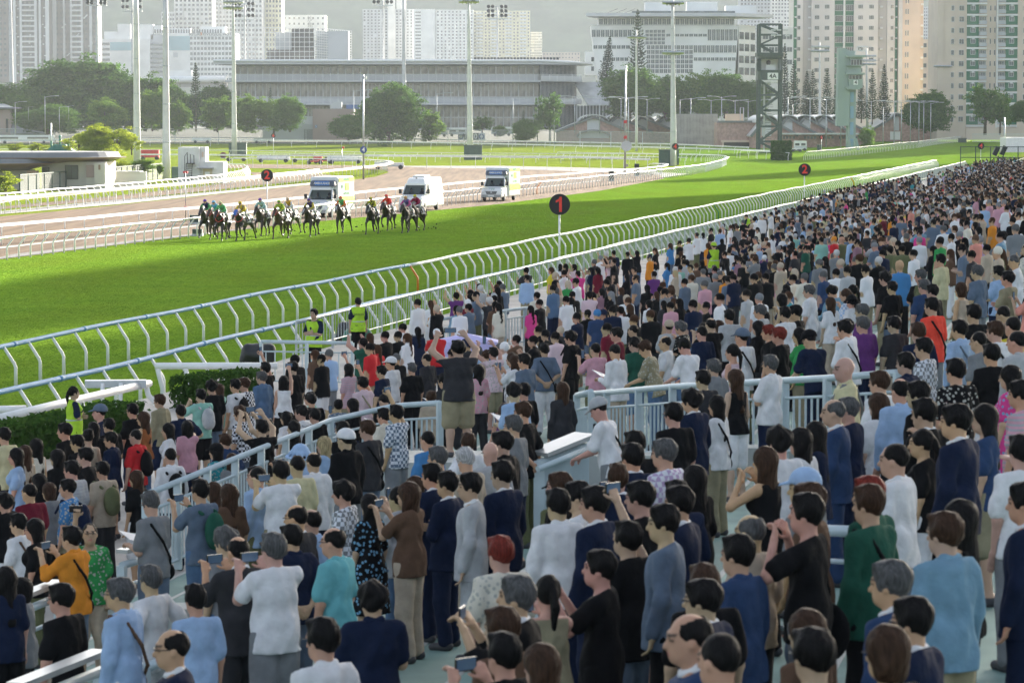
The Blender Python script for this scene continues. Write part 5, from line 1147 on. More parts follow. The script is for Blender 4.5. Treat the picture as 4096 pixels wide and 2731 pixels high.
for a in (('litB', 'bright green round bush tree next to the pagoda roof', 312, 614, 120, 100, 422), ('litA', 'bright green bushy tree lit by the sun, middle of its clump', 388, 614, 150, 112, 420), ('litB', 'tallest bright green round tree of the clump by the mast', 468, 614, 140, 126, 418), ('litB', 'narrow bright green tree touching the thick mast', 527, 616, 80, 98, 416), ('litB', 'thin leafy sapling behind the oval roof end', 455, 690, 110, 130, 372), ('litB', 'yellow green bush beside the pagoda', 62, 612, 75, 48, 420), ('litB', 'yellow green bush between pagoda and flag pole', 155, 612, 70, 50, 415), ('litB', 'bright leafy shrub at the picture edge by the pavilion', 25, 782, 130, 110, 296), ('litB', 'bush at the pavilion end under the sapling', 470, 690, 90, 60, 365), ('midA', 'dark creeper bush beside the thick mast foot', 575, 690, 110, 55, 372), ('midB', 'small shrub by the control hut cabinet', 640, 700, 30, 45, 360)):
    tree(*a, group='shrubs and trees round the pavilion')
GP = 'conifers with tiered branches'
for a in (('pineA', 'dark tiered conifer beside the curved station roof', 784, 522, 68, 270, 745), ('pineB', 'small tiered conifer in front of the club glass', 1082, 500, 34, 152, 735), ('pineB', 'very tall conifer before the white office block', 2550, 330, 84, 290, 800), ('pineA', 'leaning thin conifer beside the very tall one', 2420, 345, 66, 200, 805), ('pineA', 'tall thin conifer just behind the lattice tower', 3138, 470, 48, 295, 800), ('pineB', 'conifer beside the thin one near the lattice tower', 3173, 480, 64, 232, 795), ('pineA', 'conifer of a pair by the grey lamp mast', 3226, 485, 60, 200, 790), ('pineB', 'second conifer of the pair by the grey lamp mast', 3250, 485, 62, 206, 792), ('pineB', 'single conifer between lamp mast and mint tower', 3307, 490, 62, 216, 790), ('pineA', 'conifer behind the mint tower cabins', 3445, 490, 60, 165, 800), ('pineB', 'conifer just past the mint green tower', 3489, 495, 56, 220, 795), ('pineA', 'tall conifer standing before the peach wing', 3535, 500, 62, 242, 790), ('pineA', 'thin young conifer by the club louvres', 2093, 560, 26, 120, 715), ('pineB', 'low conifer hidden behind mint tower shaft', 3345, 490, 50, 150, 800)):
    tree(*a, group=GP, cat='conifer', name='conifer', lean=.1 if 'leaning' in a[1] else 0)
# hedges
def hedge(label, pts, w, h, name='hedge', m=L_HEDGE, size=.07, dens=260):
    th = thing(name, pts[0], label, 'hedge'); o0 = Vector(pts[0]); rs = np.random.RandomState(len(label)); core = MB(); P = []; Nn = []
    for a, b_ in zip(pts[:-1], pts[1:]):
        d = (b_-a); L_ = d.length; t = d/L_; n = Vector((-t.y, t.x, 0)); core.bar(a-o0+t*.35+Vector((0, 0, h*.44)), b_-o0-t*.35+Vector((0, 0, h*.44)), w*.80, h*.84)
        c = int(L_*(w+2*h)*dens)
        for e_, sg in ((a, -1), (b_, 1)):
            for _ in range(int(w*h*dens*1.6)): P.append(tuple(e_ - o0 - t*(sg*rs.rand()*.35) + n*((rs.rand()-.5)*w) + Vector((0, 0, rs.rand()*h)))); Nn.append(tuple(t*sg))
        for _ in range(c):
            q = rs.rand()*(w+2*h); al = rs.rand()*L_; 
            if q < w: v = a + t*al + n*(q-w/2) + Vector((0, 0, h)); nn = (0, 0, 1)
            else: sg = 1 if q < w+h else -1; v = a + t*al + n*(sg*w/2) + Vector((0, 0, (q-w) % h)); nn = tuple(n*sg)
            P.append(tuple(v - o0 + Vector(rs.normal(size=3)*.03))); Nn.append(nn)
    core.build('stems', L_HEDGE, th); V, F = leaves(P, size, rs, np.array(Nn)); tag(mesh_np and link('foliage', mesh_np('foliage', V, F, m, False), th), kind='stuff')
# ------------------------------------------------------------------ apron, terrace, unseen stand roofs for shade, haze
STEP0, TREAD, RISE = 16.2, .9, .18
def terr(u):
    if u < 6.4: return 0.0
    if u < STEP0: return .7
    return .7 + RISE * (math.floor((u - STEP0) / TREAD) + 1)
def bar_uv(m, u0, u1, v0, v1, z0, z1):
    P = [UV(u0, v0), UV(u1, v0), UV(u1, v1), UV(u0, v1)]; m.add([(p.x, p.y, z0) for p in P] + [(p.x, p.y, z1) for p in P], [(3, 2, 1, 0), (4, 5, 6, 7), (0, 1, 5, 4), (1, 2, 6, 5), (2, 3, 7, 6), (3, 0, 4, 7)])
m = MB(); bar_uv(m, 6.5, STEP0, -110, 400, -.3, .7); tag(m.build('apron_pavement', M_CONC), kind='structure')
M_STEPG = bmat('green_deck_paint', (.17, .27, .24), scale=.9, vary=.25); M_KERBW = bmat('pale_step_edge', (.40, .42, .40), scale=2)
m = MB(); e = MB()
for k in range(24):
    u = STEP0 + k*TREAD; z = .7 + RISE*(k+1); bar_uv(m, u, u+TREAD if k < 23 else u + 12, -110, 380, -.2, z); bar_uv(e, u-.012, u+.05, -110, 380, z-.05, z+.006)
tag(m.build('terrace_steps', M_STEPG), kind='structure'); tag(e.build('terrace_step_edges', M_KERBW), kind='structure')
# unseen roofs that shade crowd and turf, outlined to suit where that shade falls
TANE = math.tan(SUN_EL); SA = SUN_AZ - _a0
def stand(label, sh, z, name='grandstand', slots=()):
    L_ = z / TANE; du, dv = L_*math.sin(SA), L_*math.cos(SA); th = thing(name, (0, 0, 0), label, 'grandstand', 'stands alongside the straight')
    m = MB(); m.prism([(UV(u+du, v+dv).x, UV(u+du, v+dv).y) for u, v in sh], z, z + .8); m.build('roof', M_LGREY, th)
    us = max(u for u, v in sh) + du; v0 = min(v for u, v in sh) + dv; v1 = max(v for u, v in sh) + dv; m = MB()
    for k in range(int((v1-v0)/25)): bar_uv(m, us-4, us-3, v0+10+k*25, v0+11+k*25, 0, z)
    m.build('columns', M_CONC, th)
HM = 60.0
for l_, sh in (('unseen main grandstand roof, near part', [(-19.5, -230), (-19.5, -12), (26, -12), (26, -230)]), ('unseen main grandstand roof, track edge of the gap for a sun patch', [(-19.5, -12), (-19.5, 36), (-7.2, 36), (-6.6, -12)]), ('unseen main grandstand roof, back edge of the gap for a sun patch', [(-4.6, -12), (-3.8, 30), (26, 30), (26, -12)]), ('unseen main grandstand roof, far part, end shaped to its shade', [(-19.5, 36), (-19.5, 150), (-23.4, 181), (-8, 232), (0, 258), (3, 262), (3, 430), (26, 430), (26, 30), (-3.8, 30), (-7.2, 36)])): stand(l_, sh, HM)  # gap between the pieces lets a sun patch through; far end angled for its shade
def px_uv(pts): return [uv_of(G(*p)) for p in pts]
stand('unseen added roof shaped to cast the thin shade band over the turf', px_uv([(2600, 728), (2850, 712), (3119, 692), (3500, 668), (3900, 652), (3900, 668), (3500, 690), (3300, 705), (3119, 716), (2750, 730)]), 72.0)  # roof added out of view, its outline taken from the thin shade band
stand('unseen added roof shaped to shade the far end of the turf', px_uv([(2930, 642), (3150, 655), (3400, 641), (3900, 612), (4200, 600), (4200, 566), (3800, 570), (3300, 622)]), 72.0)  # another roof added out of view to darken the distant turf
# haze
hz = MB(); hz.box(-3100, 3100, -200, 5400, -1.5, 250); hzo = hz.build('haze', None); tag(hzo, kind='stuff')
hm = bpy.data.materials.new('haze_air'); hm.use_nodes = True; N = hm.node_tree.nodes; N.remove(N['Principled BSDF'])
pv = N.new('ShaderNodeVolumePrincipled'); pv.inputs['Color'].default_value = (.70, .76, .83, 1); pv.inputs['Density'].default_value = .00011; pv.inputs['Anisotropy'].default_value = .12
hm.node_tree.links.new(pv.outputs[0], N['Material Output'].inputs[1]); hzo.data.materials.append(hm)
# ------------------------------------------------------------------ horses and jockeys
M_CLOTH = mat('cloth', objcol=True, rough=.85, vary=.22, scale=7, spec=.1, bump=.25, bscale=16)
SKIN = mat('skin', objcol=True, rough=.55, vary=.12, scale=9, spec=.25)
nt = SKIN.node_tree; N = nt.nodes; L = nt.links; at = N.new('ShaderNodeAttribute'); at.attribute_name = 'feat'; sx = N.new('ShaderNodeSeparateColor'); L.new(at.outputs['Color'], sx.inputs[0])
prev = N[SKIN['_mix']].outputs[2]
for ch, c in (('Red', (.42, .16, .13)), ('Green', (.03, .022, .02)), ('Blue', (.06, .06, .065))):
    q = N.new('ShaderNodeMix'); q.data_type = 'RGBA'; L.new(sx.outputs[ch], q.inputs[0]); L.new(prev, q.inputs[6]); q.inputs[7].default_value = (*c, 1); prev = q.outputs[2]
L.new(prev, N['Principled BSDF'].inputs['Base Color'])
M_COAT = mat('horse_coat', objcol=True, rough=.38, vary=.3, scale=2.5, spec=.45, bump=.1, bscale=6)
M_LEATH = mat('leather', (.03, .022, .018), .5); M_SADDLEC = mat('saddle_cloth', (.50, .51, .53), .8, vary=.06)
def pattern_mat(name, kind, scale, c2):
    m = mat(name, objcol=True, rough=.85, vary=.18, scale=7, spec=.1); nt = m.node_tree; N = nt.nodes; L = nt.links; tc = N.new('ShaderNodeTexCoord')
    if kind == 'check':
        t = N.new('ShaderNodeTexChecker'); t.inputs['Scale'].default_value = scale; fac = t.outputs['Fac']; L.new(tc.outputs['Object'], t.inputs[0])
    elif kind == 'stripe':
        w = N.new('ShaderNodeTexWave'); w.bands_direction = 'Z'; w.inputs['Scale'].default_value = scale; L.new(tc.outputs['Object'], w.inputs[0]); g = N.new('ShaderNodeMath'); g.operation = 'GREATER_THAN'; g.inputs[1].default_value = .55; L.new(w.outputs['Fac'], g.inputs[0]); fac = g.outputs[0]
    else:
        v = N.new('ShaderNodeTexVoronoi'); v.inputs['Scale'].default_value = scale; L.new(tc.outputs['Object'], v.inputs[0]); g = N.new('ShaderNodeMath'); g.operation = 'LESS_THAN'; g.inputs[1].default_value = .34; L.new(v.outputs['Distance'], g.inputs[0]); fac = g.outputs[0]
    q = N.new('ShaderNodeMix'); q.data_type = 'RGBA'; L.new(fac, q.inputs[0]); L.new(N[m['_mix']].outputs[2], q.inputs[6]); q.inputs[7].default_value = (*c2, 1); L.new(q.outputs[2], N['Principled BSDF'].inputs['Base Color']); return m
P_CHK = pattern_mat('checked_cloth', 'check', 22, (.60, .62, .66)); P_STR = pattern_mat('striped_cloth', 'stripe', 7, (.34, .34, .36)); P_DOT = pattern_mat('printed_cloth', 'dots', 24, (.38, .38, .34)); P_CHKB = pattern_mat('black_checked_silk', 'check', 9, (.015, .015, .015)); P_DOTB = pattern_mat('spotted_silk', 'dots', 9, (.02, .09, .40)); P_STRY = pattern_mat('hooped_silk', 'stripe', 3.2, (.70, .58, .04)); P_STRG = pattern_mat('green_barred_silk', 'stripe', 3.4, (.02, .32, .18))
P_DOTBL = pattern_mat('blue_flecked_cloth', 'dots', 21, (.16, .34, .50))
def horse_mesh(v, h=.02):
    D = Sdf((-.55, -1.75, -.05), (.55, 1.95, 2.1), h)
    D.ell((0, .48, 1.18), (.25, .36, .35), .08).ell((0, .02, 1.16), (.275, .58, .32), .1).ell((0, -.60, 1.24), (.27, .40, .34), .1)
    D.cone((0, .62, 1.30), (0, 1.12, 1.72), .22, .125, .10, 1.0); D.cone((0, 1.12, 1.74), (0, 1.50, 1.46), .115, .075, .05); D.cone((0, 1.20, 1.64), (0, 1.30, 1.56), .10, .085, .05); D.cone((0, 1.46, 1.48), (0, 1.60, 1.37), .075, .062, .04)
    for s in (1, -1):
        D.cone((s*.055, 1.08, 1.83), (s*.075, 1.07, 1.965), .035, .008, .015); D.ell((s*.085, 1.27, 1.66), (.022, .03, .022), .01); D.ell((s*.045, 1.63, 1.37), (.022, .016, .020), .004, sub=True)
    legs = {0: (((.17, .62, .95), (.18, 1.00, .72), (.18, .98, .36), (.18, 1.06, .06)), ((-.17, .60, .95), (-.18, .62, .55), (-.17, .50, .28), (-.16, .28, .22)), ((.16, -.72, 1.02), (.18, -.98, .70), (.17, -1.30, .52), (.17, -1.52, .32)), ((-.16, -.62, 1.0), (-.18, -.55, .66), (-.17, -.72, .34), (-.17, -.62, .06))),
            1: (((.17, .60, .95), (.18, .68, .52), (.17, .62, .26), (.18, .70, .05)), ((-.17, .62, .95), (-.18, .98, .80), (-.17, .90, .46), (-.17, .70, .34)), ((.16, -.62, 1.0), (.18, -.50, .66), (.17, -.62, .36), (.17, -.52, .06)), ((-.16, -.72, 1.0), (-.18, -1.0, .72), (-.17, -1.26, .42), (-.17, -1.42, .16))),
            2: (((.17, .60, .95), (.18, .90, .82), (.17, .96, .48), (.17, .78, .30)), ((-.17, .60, .95), (-.18, .74, .50), (-.17, .72, .24), (-.17, .80, .04)), ((.16, -.70, 1.0), (.18, -.78, .66), (.17, -1.08, .40), (.17, -1.10, .06)), ((-.16, -.62, 1.0), (-.18, -.48, .68), (-.17, -.66, .42), (-.17, -.70, .20)))}[v]
    for i, (a, b, c, d) in enumerate(legs):
        f = i < 2
        D.cone(a, b, .125 if f else .16, .062 if f else .075, .06); D.cone(b, c, .060, .040, .03); D.ell(b, (.062, .066, .07), .03); D.cone(c, d, .040, .036, .02); dd = np.array(d) - c; dd = dd/np.linalg.norm(dd); e = np.array(d) + dd*.05 + (0, .02, 0); D.cone(d, e, .048, .062, .015)
    V, F = D.nets(); return mesh_np('body', V, F, M_COAT)
HM_ = [horse_mesh(i) for i in range(3)]
def small(fn, lo, hi, h, name, m): D = Sdf(lo, hi, h); fn(D); V, F = D.nets(); return mesh_np(name, V, F, m)
tail_m = small(lambda D: D.cone((0, -.92, 1.42), (0, -1.25, 1.30), .05, .07, .05).cone((0, -1.25, 1.30), (.04, -1.55, .95), .075, .03, .06).noise(.012, 40), (-.25, -1.8, .7), (.25, -.8, 1.6), .022, 'tail', mat('horse_hair', (.012, .010, .009), .6))
mane_m = small(lambda D: D.cone((.05, .62, 1.52), (.06, 1.10, 1.84), .05, .035, .04).cone((.10, .70, 1.44), (.09, 1.06, 1.74), .035, .03, .04).noise(.012, 45), (-.15, .4, 1.2), (.25, 1.3, 2.0), .02, 'mane', MATS['horse_hair'])
sc = MB()
for k in range(9):
    a0, a1 = R(-100 + 200*k/9), R(-100 + 200*(k+1)/9); r0 = .32
    pp = lambda a, y: (r0*math.sin(a)*.98, y, 1.14 + .36*math.cos(a))
    sc.add([pp(a0, -.42), pp(a1, -.42), pp(a1, .18), pp(a0, .18)], [(0, 1, 2, 3)], True)
saddle_cloth_m = sc.mesh('saddle_cloth', M_SADDLEC)
saddle_m = small(lambda D: D.cone((0, -.25, 1.53), (0, .12, 1.52), .10, .09, .04).cone((0, -.30, 1.58), (0, -.22, 1.56), .07, .07, .03), (-.3, -.5, 1.3), (.3, .35, 1.75), .02, 'saddle', M_LEATH)
def bridle(m):
    b = MB(); b.tube([(-.10, 1.44, 1.50), (0, 1.50, 1.545), (.10, 1.44, 1.50), (0, 1.43, 1.40), (-.10, 1.44, 1.50)], .012, 5); b.tube([(-.125, 1.17, 1.76), (0, 1.19, 1.86), (.125, 1.17, 1.76)], .013, 5)
    for s in (1, -1): b.tube([(s*.12, 1.17, 1.76), (s*.10, 1.44, 1.50)], .012, 5); b.tube([(s*.09, 1.46, 1.44), (s*.14, 1.0, 1.62), (s*.08, .56, 1.62)], .012, 5)
    return b.mesh('bridle', m)
bridles = {k: bridle(m) for k, m in (('black', M_LEATH), ('white', M_SADDLEC), ('red', M_RED))}
bp = MB(); bp.tube([(-.24, .62, 1.42), (-.2, .80, 1.22), (0, .87, 1.12), (.2, .80, 1.22), (.24, .62, 1.42)], .024, 6); breast_m = bp.mesh('breastplate', M_RED)
hood_m = small(lambda D: (D.cone((0, 1.10, 1.76), (0, 1.36, 1.57), .135, .112, .03), D.ell((.10, 1.26, 1.66), (.03, .035, .03), 0, sub=True), D.ell((-.10, 1.26, 1.66), (.03, .035, .03), 0, sub=True)), (-.2, .9, 1.4), (.2, 1.5, 1.95), .018, 'hood', mat('blue_hood', (.03, .12, .45), .7))
def jock(part, h=.017):
    D = Sdf((-.55, -.6, 1.0), (.55, 1.15, 2.6), h); fold = np.array
    hip, sh = (0, -.14, 1.86), (0, .36, 2.04)
    if part == 'silks': D.cone(hip, sh, .155, .165, .05); D.cone((-.13, .34, 2.05), (.13, .34, 2.05), .085, .085, .06); D.noise(.008, 26, 2); D.cut((0, -.9, -.3), (0, -.12, 1.84))
    if part == 'sleeves':
        for s in (1, -1): D.cone((s*.19, .36, 2.03), (s*.30, .50, 1.83), .075, .066, .03); D.cone((s*.30, .50, 1.83), (s*.13, .74, 1.70), .064, .045, .03)
        D.noise(.005, 28, 1)
    if part == 'breeches':
        D.ell((0, -.17, 1.82), (.165, .16, .15), .05)
        for s in (1, -1): D.cone((s*.10, -.12, 1.80), (s*.27, .30, 1.58), .115, .075, .04); D.cone((s*.27, .30, 1.58), (s*.295, .14, 1.42), .072, .06, .03)
    if part == 'boots':
        for s in (1, -1): D.cone((s*.295, .14, 1.42), (s*.31, -.02, 1.20), .062, .048, .02); D.cone((s*.31, -.03, 1.17), (s*.32, .16, 1.15), .042, .036, .02)
    if part == 'body':
        D.cone(hip, sh, .13, .14, .05)
        for s in (1, -1): D.cone((s*.19, .36, 2.03), (s*.30, .50, 1.83), .055, .05, .03); D.cone((s*.30, .50, 1.83), (s*.11, .78, 1.68), .048, .032, .03); D.cone((s*.11, .78, 1.68), (s*.07, .84, 1.66), .042, .034, .02); D.cone((s*.10, -.12, 1.80), (s*.27, .30, 1.58), .10, .06, .04); D.cone((s*.27, .30, 1.58), (s*.31, -.02, 1.20), .055, .04, .03)
        D.cone((0, .38, 2.08), (0, .50, 2.16), .06, .06, .04); D.ell((0, .54, 2.22), (.078, .098, .11), .03); D.ell((0, .58, 2.14), (.055, .06, .05), .03); D.cone((0, .635, 2.21), (0, .655, 2.17), .012, .016, .01)
    if part == 'cap': D.ell((0, .515, 2.255), (.110, .130, .108), .02); D.cut((0, .5, -1), (0, .54, 2.235)); D.cone((-.05, .62, 2.265), (.05, .62, 2.265), .018, .018, .02); D.cone((-.04, .66, 2.245), (.04, .66, 2.245), .012, .012, .03)
    if part == 'goggles': D.cone((-.055, .625, 2.225), (.055, .625, 2.225), .024, .024, .02)
    return D.nets()
JM = {p: mesh_np(p, *jock(p), m) for p, m in (('body', SKIN), ('silks', M_CLOTH), ('sleeves', M_CLOTH), ('breeches', M_CLOTH), ('boots', M_LEATH), ('cap', M_CLOTH), ('goggles', M_DARK))}
whip_m = MB().tube([(-.12, .80, 1.68), (-.30, .55, 2.35), (-.42, .30, 2.62)], [.010, .008, .005], 5).mesh('whip', M_DARK)
BK = (.022, .016, .014); BR = (.060, .030, .018); DB = (.038, .022, .016)
RACE = [  # x, y, horse coat, mesh, bridle, extra, cap, silks, sleeves, pattern, words
 (832, 950, BK, 0, 'black', '', (.16, .05, .38), (.05, .05, .12), (.05, .25, .08), None, 'purple cap', 'at the near rail side'),
 (868, 957, BR, 1, 'red', '', (.22, .52, .80), (.12, .40, .60), (.20, .50, .20), None, 'pale blue cap', 'squeezed between two others'),
 (893, 961, BK, 2, 'red', 'breast ring', (.80, .72, .40), (.06, .42, .10), (.06, .45, .12), P_DOT, 'white and gold cap, green silks', 'with a ring eyepiece'),
 (975, 962, BK, 1, 'red', 'breast hood', (.70, .50, .04), (.72, .50, .03), (.72, .50, .03), P_DOTB, 'yellow silks with blue spots', 'with a blue hood'),
 (1052, 943, DB, 2, 'black', '', (.16, .05, .38), (.72, .74, .76), (.70, .72, .76), P_STRG, 'purple cap and white green silks', 'in the open'),
 (1128, 954, BR, 0, 'red', '', (.10, .45, .08), (.10, .42, .06), (.12, .45, .08), P_STRY, 'green and yellow hooped silks', 'with a white face mark'),
 (1162, 938, DB, 1, 'black', '', (.80, .62, .42), (.72, .42, .05), (.70, .68, .66), None, 'white and orange cap', 'running behind the hooped silks'),
 (1248, 945, DB, 2, 'black', 'blaze', (.12, .06, .30), (.06, .04, .14), (.60, .48, .10), None, 'dark purple silks with gold sleeves', 'showing a white blaze'),
 (1372, 932, BK, 1, 'black', 'blaze', (.85, .16, .05), (.10, .48, .15), (.85, .22, .06), None, 'orange cap and green silks', 'running alone'),
 (1492, 936, BK, 0, 'white', '', (.70, .66, .06), (.72, .68, .06), (.72, .68, .06), P_CHKB, 'yellow and black checked silks', 'with a white bridle'),
 (1556, 921, DB, 2, 'black', '', (.75, .06, .05), (.78, .07, .05), (.78, .07, .05), None, 'red cap and silks', 'behind the checked silks'),
 (1632, 931, BK, 1, 'black', '', (.80, .45, .20), (.10, .05, .32), (.55, .05, .25), P_DOT, 'yellow and pink cap', 'just ahead of the last one'),
 (1672, 922, DB, 0, 'black', 'socks', (.78, .72, .05), (.28, .02, .06), (.30, .02, .07), None, 'yellow cap and maroon silks', 'last in the line with white socks')]
for i, (x, y, coat, v, br, ex, capc, silk, slv, pat, jw, hw) in enumerate(RACE):
    p = G(x, y); rz = R(163 + rnd.uniform(-5, 5)); base = (p.x, p.y, .004)
    h = tag(link('horse', HM_[v], None, base, color=coat, rot=(0, 0, rz)), '%s galloping racehorse %s' % ({BK: 'black', BR: 'bay', DB: 'dark brown'}[coat], hw), 'horse', 'racehorses galloping up the straight')
    for n_, me in (('tail', tail_m), ('mane', mane_m), ('saddle_cloth', saddle_cloth_m), ('saddle', saddle_m), ('bridle', bridles[br])): link(n_, me, h)
    if 'breast' in ex: link('breastplate', breast_m, h)
    if 'hood' in ex: link('hood', hood_m, h)
    if 'blaze' in ex: MB().tube([(0, 1.31, 1.725), (0, 1.50, 1.55), (0, 1.57, 1.47)], [.035, .028, .03], 6).build('blaze', M_SADDLEC, h)
    if 'ring' in ex: MB().lathe([(.035, -.02), (.07, -.02), (.07, .02), (.035, .02)], 14).build('eye_ring', M_SADDLEC, h, loc=(.115, 1.28, 1.66), rot=(0, R(80), 0))
    text(str(i+1), .22, M_BLUEB, h, (-.33, -.22, 1.22), rot=(PI/2, 0, R(-90)), bold=.03, name='numeral'); text(str(i+1), .22, M_BLUEB, h, (.33, -.22, 1.22), rot=(PI/2, 0, R(90)), bold=.03, name='numeral')
    j = tag(link('person', JM['body'], None, base, color=(.50, .30, .20), rot=(0, 0, rz)), 'jockey in %s crouched on a racehorse' % jw, 'jockey', 'jockeys riding the racehorses')
    for n_, c in (('silks', silk), ('sleeves', slv), ('breeches', (.50, .51, .54)), ('boots', BK), ('cap', capc), ('goggles', BK)):
        k = link(n_, JM[n_], j, color=c)
        if pat and n_ in ('silks', 'sleeves', 'cap') and not (n_ == 'cap' and pat in (P_STRG, P_DOTB, P_DOT)): k.material_slots[0].link = 'OBJECT'; k.material_slots[0].material = pat
    if i in (3, 5, 6, 9): tag(link('whip', whip_m, None, base, rot=(0, 0, rz)), 'thin black whip of the jockey in %s' % jw, 'whip', 'whips of the jockeys')
    else: pass

cl_ = MB(); rc = random.Random(5)
for x, y, *_r in RACE:
    p = G(x + 14, y - 2)
    for k in range(7):
        c = p + Vector((rc.uniform(-.2, 1.2), rc.uniform(0, 2.2), rc.uniform(.03, .55))); q = rc.uniform(.025, .06); cl_.lathe([(.005, q), (q, q*.2), (q*.7, -q*.5), (.005, -q*.7)], 5, c)
tag(cl_.build('turf_clods', mat('turf_clod', (.05, .042, .02), .95)), 'small clods of turf thrown up behind the hooves', kind='stuff')
# ------------------------------------------------------------------ ambulances and minibus on the service road
M_VWHITE = mat('vehicle_white', (.78, .79, .80), .25, vary=.03, spec=.6); M_VGREEN = mat('vehicle_lime', (.50, .68, .05), .35, vary=.05); M_VYEL = mat('vehicle_yellow', (.80, .74, .42), .35)
M_LAMP = mat('lamp_glass', (.55, .58, .60), .1, spec=.8); M_SIGNB = mat('sign_blue', (.03, .16, .50), .4); M_LIGHTB = mat('light_bar_glass', (.08, .10, .16), .15)
M_WSC = bpy.data.materials.new('windscreen'); M_WSC.use_nodes = True; nt = M_WSC.node_tree; N = nt.nodes; L = nt.links; tr = N.new('ShaderNodeBsdfTransparent'); tr.inputs[0].default_value = (.45, .5, .5, 1); ms = N.new('ShaderNodeMixShader'); ms.inputs[0].default_value = .35
N['Principled BSDF'].inputs['Base Color'].default_value = (.05, .06, .07, 1); N['Principled BSDF'].inputs['Roughness'].default_value = .08; L.new(tr.outputs[0], ms.inputs[1]); L.new(N['Principled BSDF'].outputs[0], ms.inputs[2]); L.new(ms.outputs[0], N['Material Output'].inputs[0])
def loft(m, rings):    # rings of (y, z0, z1, half width low, half width high)
    vs = []; n = 8
    for y, z0, z1, w0, w1 in rings:
        b = min(.10, (z1-z0)*.2); vs += [(-w0+.06, y, z0), (w0-.06, y, z0), (w0, y, z0+b), (w1, y, z1-b), (w1-b*1.3, y, z1), (-w1+b*1.3, y, z1), (-w1, y, z1-b), (-w0, y, z0+b)]
    fs = [(i*n+k, i*n+(k+1) % n, (i+1)*n+(k+1) % n, (i+1)*n+k) for i in range(len(rings)-1) for k in range(n)]
    fs = [f[::-1] for f in fs] + [tuple(range(n)), tuple(range((len(rings)-1)*n, len(rings)*n))[::-1]]
    return m.add(vs, [f[::-1] for f in fs])
wheel_m = MB().lathe([(.01, -.12), (.30, -.12), (.36, -.08), (.36, .08), (.30, .12), (.01, .12)], 18).mesh('wheel', M_RUB); rim_m = MB().lathe([(.01, -.135), (.19, -.13), (.21, -.11)], 14).mesh('rim', M_STEEL)
